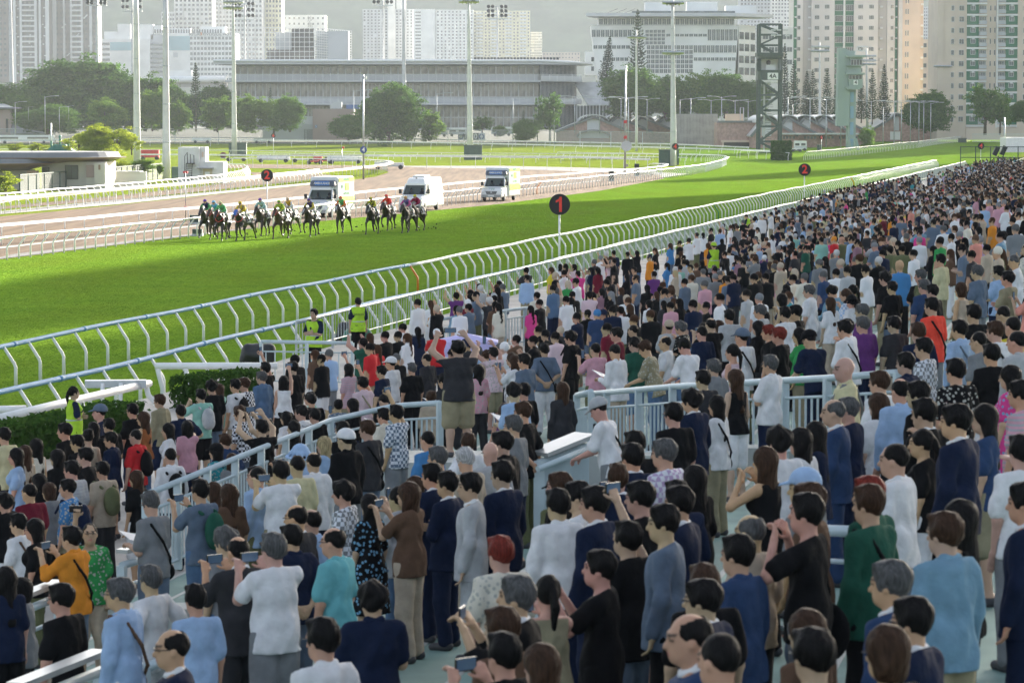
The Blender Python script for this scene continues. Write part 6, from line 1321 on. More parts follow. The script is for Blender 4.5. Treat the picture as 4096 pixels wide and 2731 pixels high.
def van(name, label, cat, px, py, kind, num='70'):
    p = G(px, py); th = thing(name, (p.x, p.y, .01), label, cat, None, -_a0 - .05); hi = 2.62 if kind == 'bus' else 2.42
    loft(MB(), [(0, .42, .70, .86, .88), (.06, .36, .98, .93, .92), (.30, .34, 1.12, .97, .93), (1.05, .34, 1.30, .99, .94), (1.25, .34, 1.32, .99, .95), (2.3, .34, 1.34, .99, .96)]).build('body', M_VWHITE, th)
    loft(MB(), [(1.55, 2.02, 2.16, .80, .72), (1.85, 2.02, hi-.08, .84, .70), (2.2, 2.02, hi, .90, .74), (2.6, 2.0, hi, .92, .76)]).build('cab_roof', M_VWHITE, th)
    m = MB()
    for s in (1, -1): m.bar((s*.93, 1.12, 1.30), (s*.80, 1.66, 2.10), .09, .10); m.bar((s*.96, 2.22, 1.30), (s*.88, 2.22, 2.05), .10, .14); m.bar((s*.95, 1.1, 1.33), (s*.96, 2.25, 1.33), .05, .06)
    m.build('pillars', M_VWHITE, th)
    MB().add([(-.92, 1.08, 1.31), (.92, 1.08, 1.31), (.80, 1.62, 2.10), (-.80, 1.62, 2.10)], [(0, 1, 2, 3)]).build('windscreen', M_WSC, th)
    for s in (1, -1): MB().add([(s*.955, 1.2, 1.34), (s*.965, 2.2, 1.34), (s*.885, 2.2, 2.05), (s*.83, 1.62, 2.08)], [(0, 1, 2, 3)]).build('side_window', M_WSC, th)
    m = MB(); m.box(-.9, .9, 2.35, 2.4, .4, 2.1); m.box(-.85, .85, 1.15, 1.5, 1.1, 1.36); m.build('cab_interior', M_DARK, th)
    g = MB(); g.prism([(-.52, .88), (.52, .88), (.42, .62), (-.42, .62)], -.03, .06, Matrix(((1, 0, 0, 0), (0, 0, 1, 0), (0, 1, 0, 0), (0, 0, 0, 1)))); gr = g.build('grille', M_DARK, th)
    for k in range(3): MB().box(-.45, .45, -.05, -.02, .66+k*.08, .68+k*.08).build('slat', M_STEEL, gr)
    disc_mesh(.09, .02, 16).build('badge', M_STEEL, th, loc=(0, -.03, .80)); MB().box(-.92, .92, -.06, .2, .36, .58).build('bumper', M_VWHITE if kind == 'bus' else mat('bumper_grey', (.35, .36, .36), .5), th); MB().box(-.26, .26, -.085, -.06, .42, .54).build('number_plate', M_WHITE, th)
    for s in (1, -1):
        MB().add([(s*.58, -.01, .66), (s*.92, .10, .70), (s*.93, .28, 1.05), (s*.76, .16, 1.0)], [(0, 1, 2, 3)] if s > 0 else [(3, 2, 1, 0)]).build('headlight', M_LAMP, th)
        m = MB(); m.box(min(s*1.06, s*1.26), max(s*1.06, s*1.26), 1.18, 1.32, 1.36, 1.72); m.bar((s*.94, 1.25, 1.45), (s*1.08, 1.25, 1.45), .05); m.build('mirror', M_DARK, th)
        for y in (.95, 4.6): w = link('wheel', wheel_m, th, (s*.88, y, .36), rot=(0, R(90*s), 0)); link('rim', rim_m, w)
        MB().tube([(s*.5, 1.04, 1.33), (s*.1, 1.16, 1.42)], .012, 4).build('wiper', M_DARK, th)
    if kind == 'bus':
        loft(MB(), [(2.25, .34, hi, 1.0, .78), (6.4, .34, hi, 1.0, .78), (6.6, .40, hi-.1, .96, .74)]).build('cabin', M_VWHITE, th)
        for s in (1, -1):
            for k in range(3):
                y0 = 2.45 + k*1.3; MB().add([(s*(1.003-.10*.0), y0, 1.38), (s*1.003, y0+1.2, 1.38), (s*.872, y0+1.2, 2.12), (s*.872, y0, 2.12)], [(0, 1, 2, 3)]).build('side_window', M_GLASS, th, loc=(s*-.085+s*.0, 0, 0) if 0 else (s*.012, 0, 0))
        m = MB(); loft(m, [(2.6, hi-.02, hi+.16, .55, .48), (3.9, hi-.02, hi+.20, .55, .48), (4.1, hi-.02, hi+.06, .5, .45)]); m.build('roof_unit', M_VWHITE, th); MB().lathe([(.07, 0), (.07, .12), (.01, .16)], 8).build('horn', M_DARK, th, loc=(0, 1.92, hi-.12))
    else:
        loft(MB(), [(2.15, .42, 2.92, 1.08, 1.06), (2.25, .40, 2.98, 1.10, 1.08), (6.2, .40, 2.98, 1.10, 1.08), (6.26, .44, 2.92, 1.08, 1.06)]).build('box_body', M_VWHITE, th)
        lb = MB(); loft(lb, [(1.62, 2.30, 2.66, .80, .78), (1.70, 2.28, 2.72, .98, .92), (2.2, 2.28, 2.74, 1.0, .96)]); lb.build('light_bar', M_LIGHTB, th)
        MB().box(-.56, .56, 1.57, 1.66, 2.35, 2.66).build('sign', M_SIGNB, th); text('AMBULANCE', .215, M_WHITE, th, (0, 1.555, 2.505), bold=.02, name='sign_lettering')
        MB().box(1.105, 1.112, 2.3, 6.15, 2.62, 2.92).build('side_band', M_VGREEN, th); text('EMERGENCY', .30, mat('lettering_green', (.03, .25, .10), .5), th, (1.117, 4.2, 2.77), rot=(PI/2, 0, PI/2), bold=.03, name='side_lettering')
        MB().box(1.105, 1.112, 2.3, 6.15, .95, 1.5).build('side_band', M_VGREEN, th); text('AMBULANCE', .26, MATS['lettering_green'], th, (1.117, 4.2, 1.72), rot=(PI/2, 0, PI/2), bold=.02, name='side_lettering')
        k = MB().box(1.10, 1.115, 3.9, 4.9, 1.95, 2.5).build('side_window', M_VGREEN, th); disc_mesh(.16, .01, 18).build('emblem', MATS['lettering_green'], th, loc=(1.13, 3.2, 2.25), rot=(0, 0, PI/2))
        for s in (1, -1): MB().add([(s*.97, .35, .72), (s*.98, 1.1, .75), (s*.95, 1.12, 1.28), (s*.62, .78, 1.27), (s*.9, .3, 1.0)], [(0, 1, 2, 3, 4)]).build('yellow_flash', M_VYEL, th, loc=(s*.008, -.01, .012))
        text('救 護 車', .15, MATS['lettering_green'], th, (0, .27, 1.135), rot=(R(14), 0, 0), name='bonnet_lettering'); text(num, .14, MATS['lettering_green'], th, (.1, .10, 1.045), rot=(R(30), 0, 0), name='bonnet_lettering')
    return th
VANS = [van('ambulance', 'white ambulance behind the horses, lime side band reading EMERGENCY, biggest in view', 'ambulance', 1262, 872, 'amb', 'SJ 70'), van('minibus', 'plain white high roofed minibus between the two ambulances', 'minibus', 1640, 846, 'bus'), van('ambulance', 'white ambulance driving behind the minibus, yellow flash on its bonnet', 'ambulance', 1965, 806, 'amb', 'SJ 93')]
# ------------------------------------------------------------------ people
PAL = {'black': (.009, .009, .010), 'charcoal': (.036, .036, .040), 'grey': (.20, .21, .22), 'pale grey': (.42, .43, .44), 'white': (.72, .72, .73), 'cream': (.66, .62, .52), 'navy': (.011, .018, .045), 'blue': (.03, .058, .13), 'bright blue': (.06, .20, .42), 'pale blue': (.33, .46, .66), 'denim blue': (.10, .17, .28), 'slate blue': (.12, .16, .22), 'steel blue': (.17, .30, .40), 'teal': (.03, .24, .28), 'aqua': (.15, .44, .48), 'mint green': (.26, .50, .42), 'green': (.04, .28, .08), 'dark green': (.02, .09, .06), 'olive': (.13, .14, .07), 'khaki': (.28, .25, .16), 'beige': (.46, .38, .29), 'brown': (.12, .07, .045), 'rust': (.30, .11, .04), 'orange': (.68, .25, .03), 'neon red': (.85, .08, .05), 'red': (.55, .03, .035), 'maroon': (.15, .015, .03), 'pink': (.60, .32, .38), 'pale pink': (.66, .50, .54), 'hot pink': (.65, .06, .25), 'salmon': (.68, .28, .22), 'lilac': (.44, .34, .52), 'purple': (.13, .04, .17), 'yellow': (.62, .52, .04), 'pale yellow': (.58, .54, .33), 'lime': (.42, .68, .05), 'mauve': (.28, .16, .20)}
HC = {'black': (.008, .007, .007), 'brown': (.055, .028, .016), 'reddish': (.20, .03, .02), 'grey': (.10, .10, .10), 'white': (.52, .51, .50), 'blond': (.42, .33, .18)}
G_, FIGS = {}, {}
def fig(pose, fem):
    k = (pose, fem)
    if k not in FIGS: FIGS[k] = Fig(pose, fem)
    return FIGS[k]
def cached(key, fn):
    if key not in G_: G_[key] = fn()
    return G_[key]
def m_body(p, f): return cached(('b', p, f), lambda: body_mesh(fig(p, f)))
def m_top(p, f, k): return cached(('t', p, f, k), lambda: mesh_np('top', *top_sdf(fig(p, f), k, .0175).nets(), M_CLOTH))
def m_bot(p, f, k):
    p = 'sit' if p == 'sit' else 'stand'; return cached(('l', p, f, k), lambda: mesh_np('bottom', *bottom_sdf(fig(p, f), k, .021).nets(), M_CLOTH))
M_HAIR = mat('hair_strands', objcol=True, rough=.6, vary=.6, scale=1.0, spec=.12, bump=.35, bscale=1.0)
_n = M_HAIR.node_tree; _m = _n.nodes.new('ShaderNodeMapping'); _m.inputs['Scale'].default_value = (75, 40, 9); _n.links.new([k for k in _n.nodes if k.type == 'TEX_COORD'][0].outputs['Object'], _m.inputs[0])
for k in [k for k in _n.nodes if k.type == 'TEX_NOISE']: _n.links.new(_m.outputs[0], k.inputs[0])
def m_hair(k): return cached(('h', k), lambda: mesh_np('hair', *hair_mesh(k), M_CLOTH if k in ('cap', 'bucket', 'sunhat', 'visor') else M_HAIR))
collar_m = cached('collar', lambda: mesh_np('collar', *Sdf((-.12, -.12, -.06), (.12, .12, .08), .011).cone((-.045, -.03, .0), (.045, -.03, .0), .034, .034, .02).cone((-.052, -.02, .0), (-.03, .062, -.028), .026, .02, .02).cone((.052, -.02, .0), (.03, .062, -.028), .026, .02, .02).nets(), M_CLOTH))
def rsd(fn, lo, hi, h, name): return mesh_np(name, *fn(Sdf(lo, hi, h)).nets(), M_CLOTH)
backpack_m = rsd(lambda D: D.ell((0, -.215, 1.22), (.135, .085, .20), .04).ell((0, -.25, 1.13), (.115, .08, .12), .04).cone((.11, -.14, 1.40), (.12, .06, 1.47), .022, .022, .02).cone((.12, .06, 1.47), (.125, .155, 1.30), .022, .020, .02).cone((-.11, -.14, 1.40), (-.12, .06, 1.47), .022, .022, .02).cone((-.12, .06, 1.47), (-.125, .155, 1.30), .022, .020, .02), (-.25, -.42, .85), (.25, .28, 1.6), .018, 'backpack')
def sling(D):
    a = [(.17, .12, .96), (.10, .165, 1.14), (-.02, .15, 1.32), (-.13, .04, 1.475), (-.11, -.10, 1.42), (.0, -.165, 1.24), (.10, -.165, 1.06), (.18, -.08, .93)]
    for p, q in zip(a[:-1], a[1:]): D.cone(p, q, .017, .017, .012)
    return D.ell((.20, .02, .90), (.07, .13, .10), .03)
sling_m = rsd(sling, (-.3, -.35, .7), (.4, .35, 1.6), .017, 'shoulder_bag')
tote_m = rsd(lambda D: D.ell((.30, -.02, .86), (.05, .19, .20), .02).cone((.27, -.08, 1.02), (.21, -.04, 1.44), .012, .012, .01).cone((.27, .06, 1.02), (.21, .02, 1.44), .012, .012, .01), (.1, -.3, .6), (.45, .3, 1.55), .017, 'tote_bag')
phone_m = MB().box(-.078, .078, -.006, .006, -.038, .038).mesh('phone', mat('phone_black', (.015, .015, .018), .2)); scr_m = MB().box(-.070, .070, -.0075, -.006, -.033, .033).mesh('screen', mat('phone_screen', (.10, .16, .24), .12))
paper_m = MB().box(-.15, .15, -.105, .105, 0, .006, Matrix.Rotation(R(16), 4, 'Y')).mesh('paper', mat('paper', (.75, .75, .76), .7))
cup_m = MB().lathe([(.01, 0), (.03, 0), (.04, .11), (.01, .11)], 12).mesh('cup', MATS['paper'])
glasses_m = MB().tube([(-.058, .104, .012), (-.012, .112, .012), (.012, .112, .012), (.058, .104, .012)], .004, 4).tube([(.058, .104, .012), (.082, .0, .012)], .003, 4).tube([(-.058, .104, .012), (-.082, .0, .012)], .003, 4).mesh('glasses', M_DARK)
# one entry per spectator seen: window, head position, clothing ...
WIN = {'A': (0, 1300), 'B': (1000, 1300), 'C': (2000, 1300), 'D': (2996, 1300), 'E': (0, 1991), 'F': (1000, 1991), 'G': (2000, 1991), 'H': (2996, 1991), 'V': (1000, 640), 'W': (2000, 640), 'X': (2996, 640)}
GAR = {'t': ('tee', 't-shirt'), 's': ('shirt', 'long sleeved shirt'), 'j': ('jacket', 'jacket'), 'S': ('jacket', 'suit'), 'k': ('vest', 'sleeveless top'), 'd': ('dress', 'dress'), 'p': ('polo', 'polo shirt'), 'c': ('tee', 'checked shirt'), 'r': ('tee', 'striped top'), 'f': ('tee', 'patterned shirt'), 'F': ('dress', 'patterned dress'), 'v': ('tee', 'hi-vis vest over a shirt')}
HAIR = {'sh': ('short', 'black'), 'me': ('messy', 'black'), 'cr': ('crew', 'black'), 'gy': ('short', 'grey'), 'wh': ('short', 'white'), 'bs': ('short', 'brown'), 'bd': ('balding', 'black'), 'bg': ('balding', 'grey'), 'ba': (None, None), 'lg': ('long', 'black'), 'lb': ('long', 'brown'), 'bl': ('long', 'blond'), 'po': ('pony', 'black'), 'bn': ('bun', 'black'), 'bo': ('bob', 'brown'), 'bk': ('bob', 'black'), 'rd': ('short', 'reddish')}
POSE = {'n': 'stand', 'b': 'back', 'x': 'cross', 'p': 'phone', 'o': 'onehigh', 'u': 'uphigh', 'e': 'eyes', 'l': 'lean', 'h': 'hips', 'r': 'read', 'k': 'pocket', 'c': 'chin', 'P': 'point', 's': 'sit'}
COLS = {'K': 'black', 'ch': 'charcoal', 'g': 'grey', 'pg': 'pale grey', 'w': 'white', 'cr': 'cream', 'n': 'navy', 'b': 'blue', 'bb': 'bright blue', 'pb': 'pale blue', 'db': 'denim blue', 'sl': 'slate blue', 'st': 'steel blue', 'te': 'teal', 'aq': 'aqua', 'mi': 'mint green', 'G': 'green', 'dg': 'dark green', 'ol': 'olive', 'kh': 'khaki', 'be': 'beige', 'br': 'brown', 'ru': 'rust', 'o': 'orange', 'nr': 'neon red', 'r': 'red', 'm': 'maroon', 'p': 'pink', 'pp': 'pale pink', 'hp': 'hot pink', 'sa': 'salmon', 'li': 'lilac', 'pu': 'purple', 'y': 'yellow', 'py': 'pale yellow', 'lm': 'lime', 'mv': 'mauve'}
SEEN = """
A 840,755 n.t cap:slate_blue n|A 1120,735 K.t sh n|A 1210,800 ru.k lb n|A 1350,655 kh.s bs n|A 1530,745 n.p sh h|A 1700,605 mi.t sh e pack:pale_grey|A 1790,535 K.t me n|A 1850,560 mi.t lb n|A 1990,525 w.t sh n pack:black|A 2065,510 K.c bs n|A 2215,450 db.s gy n|A 2245,375 K.t sh o|A 1585,880 p.t lg P|A 1640,840 li.t sh n|A 2215,880 K.t sh u|A 30,950 py.t sh n|A 130,1120 pb.t lg n|A 205,1100 be.k lb n|A 300,1040 cr.k lg n|A 480,1130 K.t lg n|A 545,910 K.t sh n|A 650,1005 K.t sh n|A 555,990 K.t sh p|A 745,960 be.k bn n|A 790,890 K.t lg n|A 920,860 K.t sh n|A 995,900 K.t lb n|A 840,995 n.t sh n|A 935,980 n.s sh n|A 1145,955 r.p cr n pack:black|A 1440,1125 w.s cr n pack:black|A 1150,1310 K.t lb n|A 605,1240 pg.r sh n|A 760,1265 mi.t sh n sling:slate_blue|A 865,1235 be.t sh n pack:olive|A 570,1395 bb.f sh n pack:navy|A 245,1425 m.t cr n|A 325,1340 K.t lg n|A 35,1510 K.t me p|A 1270,1520 g.t gy r sling:black|A 1690,1410 sl.t sh p pack:dark_green|A 1800,1420 K.t lb n|A 1935,1450 br.t lb n|A 2040,1410 K.t lg n|A 2160,1300 pb.s sh n|A 410,1420 g.t bo n|A 720,1120 K.t sh n|A 1420,900 w.t lg n
B 285,490 w.k lg o|B 360,370 K.t sh n|B 485,390 pg.t sh n pack:white|B 600,300 K.k bn n|B 665,260 pb.t gy n|B 755,270 g.t sh n|B 830,385 p.r lg o|B 955,160 dg.t sh u pack:white|B 545,255 br.t lb n|B 375,305 K.t sh n|B 1010,115 K.t bo n|B 1060,95 K.j sh n|B 1140,105 K.t sh n|B 1325,120 w.t lb n|B 1290,30 w.t sh n|B 1420,60 n.r lg n|B 1580,75 r.t cap:white p|B 1010,205 r.t bd n|B 1075,215 r.t lb n|B 1110,400 n.t sh n|B 1235,400 py.t sh n pack:black|B 1370,380 K.t gy n|B 1420,350 w.t sh n|B 1495,295 ch.t bd n|B 1190,335 w.t cap:white n|B 950,500 pp.s sh o sling:khaki|B 745,690 sl.f bn p|B 520,645 K.t sh n|B 430,745 w.t sh n pack:pale_grey|B 300,800 w.t lg n|B 365,885 K.t lg n|B 545,780 K.t sh n|B 865,690 K.t lg n|B 130,870 K.t sh u|B 990,895 ch.t bs n sling:black|B 780,900 K.t sh n|B 805,985 K.s cap:white n|B 620,1030 pb.s bl n|B 415,1115 pb.t bucket:pale_blue p|B 535,1170 w.s bd n|B 395,1205 py.t cr n|B 255,1255 w.t sh p|B 55,1300 pb.s cr n|B 1500,985 bb.t cr n|B 1585,1135 n.t gy n|B 1820,1150 be.j wh r|B 2035,1095 pg.j ba n|B 2130,1015 K.s sh n|B 2225,865 g.t gy n|B 1385,1385 K.t lb p|B 1535,1295 n.S sh n|B 1665,1365 n.S sh x|B 1855,1375 pg.S sh n|B 2130,1285 n.S sh n|B 1005,1540 K.F lg n|B 1245,1480 pg.j po n|B 1335,1450 br.t lb p|B 1930,400 p.f lg n|B 2060,245 pp.f sh u|B 2235,320 w.t lb p|B 2320,310 sl.t sh n|B 1250,100 K.j sh n|B 1800,450 py.t sh n
C 95,295 w.t lb p|C 235,345 g.t bk n|C 375,215 sl.t sh b sling:black|C 595,115 K.t me n pack:black|C 275,140 K.t sh p|C 465,115 pp.t bd n|C 380,90 K.t cap:black n|C 970,235 w.s cr r|C 1135,170 dg.t sh n|C 1220,205 kh.f bs l|C 985,85 m.t sh n|C 1125,55 K.t cr n|C 1560,190 w.t sh l|C 1805,375 g.s gy n|C 1715,475 ch.t sh n|C 1990,465 K.k lb n|C 1965,240 pp.k po n|C 2045,110 w.t cap:slate_blue n sling:black|C 2285,345 w.p gy x|C 1620,650 n.S me n|C 1830,700 w.s lg n sling:black|C 1465,765 K.t sh n|C 1440,920 li.t lg e|C 1385,1100 li.c gy n|C 825,725 w.t cap:pale_grey l sling:black|C 105,865 g.t gy n|C 1115,1135 n.S sh n|C 1135,1015 K.S sh n|C 995,1310 n.S bs p|C 315,1285 K.S sh n|C 645,1470 w.t sh n|C 845,1410 n.S bs n|C 1495,1460 n.S sh n|C 2235,1180 K.k lb e|C 520,1470 w.s sh n|C 30,1020 K.S me n|C 1180,1480 K.t sh n|C 1640,1330 K.t lg n
D 250,95 K.t rd n|D 510,135 n.t cap:black l|D 420,100 G.t lg n|D 805,45 w.s sh c sling:black|D 960,5 pu.t gy n|D 1225,5 ch.t sh n|D 1430,70 n.t bs n|D 1475,205 g.c sh n|D 1780,45 pb.s sh n sling:slate_blue|D 2085,60 w.t bs b sling:black|D 2205,25 y.t gy n|D 2265,155 pg.s cr n|D 805,385 py.p ba n sling:grey|D 1100,500 w.t bs n|D 1320,335 n.p sh n|D 1745,400 K.f sh n|D 1275,565 pb.s bd n|D 1425,605 K.S sh n|D 1090,690 w.t lb n|D 830,725 n.j gy n|D 710,745 b.S bg n|D 645,855 K.j lg n|D 1475,765 K.S sh c|D 1175,870 w.s cap:beige e|D 1745,825 n.S sh n|D 1455,1010 K.t po n|D 1225,1160 w.s cr n|D 1885,955 pb.s sh r sling:black|D 1985,810 b.t lg n|D 2205,450 hp.F lg n|D 2295,600 p.r sh n|D 2300,1090 w.t sh P|D 245,1010 w.t me n|D 425,1000 w.s lg n|D 550,950 n.s lg n|D 130,1200 K.k lb e|D 455,1395 g.t cap:pale_blue n|D 495,1510 br.t bs n|D 1005,1455 dg.j rd n sling:black|D 1295,1410 w.f cr n|D 1940,150 g.t cr n|D 1640,420 pg.t sh n|D 2050,260 K.t sh n
E 150,235 w.t sh n sling:brown|E 285,285 K.t lg n|E 600,345 o.s sh p sling:black|E 1010,825 pb.s gy n sling:brown|E 1650,875 pb.t sh n|E 2010,460 ch.S bd p|E 1450,1300 n.S bd n|E 45,710 n.t lg n|E 2045,480 w.t sh p|E 2300,475 cr.s gy r
F 385,190 ch.S bd n|F 515,215 pb.s bd n|F 195,440 w.t gy p|F 345,355 n.p sh b|F 695,230 b.j bo n|F 700,390 aq.p bd n|F 605,1210 w.s sh n|F 2115,480 cr.f rd n|F 2245,860 K.S gy p|F 2125,1120 br.t bs n|F 2140,1345 K.t sh p|F 1595,1400 K.t bo p
G 485,70 w.s sh n|G 625,75 n.S sh r|G 795,60 n.S sh n|G 1125,215 K.t sh n|G 1070,355 K.j sh o|G 1375,225 sl.j sh n|G 1345,415 K.t lg n|G 1505,70 n.S sh n|G 1690,160 br.s lb n|G 835,620 K.t sh p|G 425,900 g.S sh n|G 2005,500 b.s sh n|G 1725,745 K.t bs n|G 1710,890 n.S sh n|G 1595,1215 b.S bd n|G 1845,1390 ch.t cr n|G 335,1450 K.t lb n|G 2115,310 be.t bg n
H 475,145 K.t sh e tote:black|H 635,165 pp.p gy b|H 1005,75 dg.j bs n sling:black|H 1650,315 st.s bs n|H 1190,755 b.S gy n|H 1365,1070 n.S sh n|H 475,1165 br.t bo n|H 535,1350 K.t sh n|H 2320,60 n.S sh n|H 1150,1560 K.t bo n
X 715,680 r.t cap:orange n|X 1370,430 sa.p bd n|X 1640,265 r.t cap:red n|X 1000,555 w.t sh n|X 1225,545 n.t sh n|X 1135,495 m.t sh n|X 1290,505 sl.t sh n|X 1500,435 w.k sh n|X 1575,280 b.t sh n|X 1272,905 bb.k ba n|X 1390,805 w.v sh n|X 1620,855 py.t sh n|X 475,755 dg.t sh n|X 385,805 ch.t cr x|X 612,685 mi.t sh n|X 782,685 ol.j ba n|X 912,705 mv.t sh n|X 592,880 g.t gy n|X 625,985 b.r gy n|X 830,945 pg.t sh n|X 505,1120 w.p gy n tote:white|X 1545,1245 nr.t sh n sling:black|X 1690,1265 K.t bucket:lilac n|X 955,1290 pu.p gy n|X 685,1225 w.t lb n|X 820,1430 w.s sh c|X 1800,765 sl.c sh r|X 1915,675 sa.t bucket:brown n|X 2055,525 o.t bs n|X 2255,590 g.t gy n pack:black|X 1612,705 G.c sh n|X 2100,790 be.t visor:cream n|X 2180,415 w.s sh x|X 1990,405 pb.s sh r|X 1920,335 p.t lb n|X 1785,275 sa.t cap:grey n|X 2225,130 r.t bd n|X 1335,260 cr.t sh o|X 865,385 ch.t gy n|X 790,395 sl.t sh n|X 105,490 w.s wh n|X 410,470 b.t cap:aqua n|X 495,420 cr.k lg n|X 735,440 K.t lg n|X 545,500 ol.t sh n|X 262,910 be.t cap:beige n|X 245,755 K.f cap:grey n|X 1210,1090 K.t sh n|X 1150,1010 K.t me n|X 1450,990 ol.t gy n|X 1550,1120 K.t sh n|X 1480,1080 b.t gy n|X 2110,960 pb.t sh x|X 2190,1010 kh.t sh x|X 1930,960 sl.t gy n|X 1790,1110 be.k bo n|X 2010,760 be.t sh n|X 1700,800 br.t lb n|X 1880,820 ch.t sh n|X 1560,540 sl.t sh n|X 1440,690 w.s cap:grey n|X 2280,180 li.t cap:grey n|X 1860,1060 w.t cap:slate_blue n|X 1900,1310 K.t sh n|X 2130,1310 g.t gy n|X 2230,1420 y.t cr n|X 160,1470 K.t rd n|X 300,1310 w.t sh n|X 390,1300 K.t sh n|X 90,1290 pg.t gy n|X 70,1430 K.t lg n
W 1265,830 o.j cap:navy n pack:blue|W 1080,810 K.s sh r|W 960,865 K.t me P|W 1440,730 bb.t lb P|W 1665,640 w.t sh x|W 1720,640 w.d bk n|W 1785,600 K.t sh n|W 1950,575 w.t bo n tote:white|W 2130,565 K.t bucket:beige P|W 1855,1180 w.t sh n|W 1630,1235 n.t cr n|W 1440,1245 p.t sh n|W 1270,1320 K.t bs n|W 645,1340 n.t sh n|W 820,1315 b.t cap:bright_blue n|W 950,1280 n.t sh n|W 1730,1060 p.t gy n|W 1560,1045 sl.t sh n|W 2085,1145 pg.t sh n|W 225,1010 pb.s sh n sling:navy|W 640,1040 w.s sh r sling:black|W 770,945 n.d sh n tote:navy|W 825,940 m.t lg n|W 430,940 y.k lb n|W 462,985 K.t sunhat:beige n|W 1145,1010 sl.t sh n|W 255,1275 hp.t lg n|W 330,1225 K.t sh n|W 545,1195 w.t sh c|W 760,1150 pp.t sh P|W 1975,1010 n.t sh n|W 2150,1010 K.t sh n|W 2250,1000 K.t sh n|W 900,1440 m.t sh n|W 1110,1430 r.t gy n|W 1820,1000 g.t cap:grey n|W 1720,960 g.t gy n|W 1480,970 be.t bl n|W 2060,880 K.t me n
"""
SEL = []
def parse():
    for line in SEEN.strip().split('\n'):
        for e in line.split('|'):
            w, *f = e.split(' '); x, y = map(float, f[0].split(','))
            px, py = WIN[w][0] + x/2.119, WIN[w][1] + y/2.119; c, g = f[1].split('.')
            d = dict(px=px, py=py, col=COLS[c], g=g, pose=POSE[f[3]], hat=None, hair=None, hc=None)
            if ':' in f[2]: d['hat'], d['hatc'] = f[2].split(':'); d['hatc'] = d['hatc'].replace('_', ' '); d['hair'], d['hc'] = ('crew', 'black')
            else: d['hair'], d['hc'] = HAIR[f[2]]
            d['fem'] = f[2] in ('lg', 'lb', 'bl', 'po', 'bn', 'bo', 'bk', 'sunhat') or g in 'dF'
            for a in f[4:]: k, v = a.split(':'); d[k] = v.replace('_', ' ')
            SEL.append(d)
parse()
BOTC = ['black', 'charcoal', 'denim blue', 'navy', 'khaki', 'beige', 'slate blue', 'grey', 'white', 'olive']
def dress(d, r):
    d.setdefault('sc', (r.uniform(.90, .98) if d['fem'] else r.uniform(.95, 1.03)) * (.72 if d.get('child') else 1)); d.setdefault('wd', r.uniform(.88, .99) if d['fem'] else r.uniform(.91, 1.04))
    d.setdefault('yaw', r.gauss(48, 17)); d.setdefault('bot', 'trousers' if d['g'] in 'Sj' or r.random() < .7 else ('shorts' if not d['fem'] or r.random() < .5 else 'skirt'))
    d.setdefault('botc', d['col'] if d['g'] == 'S' else r.choice(BOTC)); d.setdefault('skin', tuple(c*r.uniform(.86, 1.08) for c in (.50, .315, .21)))
def head_pos(d): return fig(d['pose'], d['fem']).H.translation
def solve(d):
    """walk along the line of sight until the head stands at its height above the steps"""
    dr = ray(d['px'], d['py']); M = Matrix.Rotation(R(d['yaw']), 3, 'Z'); hp = M @ Vector(head_pos(d)) * d['sc']; Y = d.get('Z', 14.0); best = None
    while Y < 420:
        k = Y/dr.y; H = Vector((dr.x*k, Y, CAM_H + dr.z*k)); rt = H - hp; u, v = uv_of(rt); g = terr(u)
        if 'Z' in d or rt.z <= g: return Vector((rt.x, rt.y, rt.z if 'Z' in d else g)), u, v
        Y *= 1.004
    return None
PEOPLE = []
for d in SEL:
    dress(d, rnd); q = solve(d)
    if q and all((q[0]-o['pos']).length > .40 for o in PEOPLE): d['pos'], d['u'], d['v'] = q; PEOPLE.append(d)
# special ones
def special(px, py, col, g, hair, pose, **k):
    d = dict(px=px, py=py, col=col, g=g, pose=pose, hat=None, hair=HAIR[hair][0], hc=HAIR[hair][1], fem=k.pop('fem', False)); d.update(k); dress(d, rnd); q = solve(d); d['pos'], d['u'], d['v'] = q; PEOPLE.append(d); return d
GREY_MAN = special(1832, 1395, 'charcoal', 't', 'sh', 'uphigh', Z=47, bot='shorts', botc='khaki', yaw=20, wd=1.22, extra='standing high above others on a pale ledge')
special(360, 2140, 'green', 'f', 'cr', 'onehigh', yaw=190, extra='smiling towards the stand for a selfie')
GUARDS = [special(297, 1575, 'lime', 'v', 'po', 'cross', fem=True, yaw=-70, guard=1, extra='by the clipped hedge'), special(1255, 1258, 'lime', 'v', 'sh', 'cross', yaw=150, guard=1, extra='facing the stand beside the black covered box'),
          special(1432, 1212, 'lime', 'v', 'sh', 'stand', yaw=10, guard=1, extra='with back turned beyond the green box'), special(2985, 868, 'lime', 'v', 'cr', 'lean', yaw=60, guard=1, extra='at the fence near the white haired man'), special(2854, 987, 'lime', 'v', 'cr', 'stand', yaw=20, guard=1, hat='cap', hatc='lime', extra='in a lime cap on the walkway')]
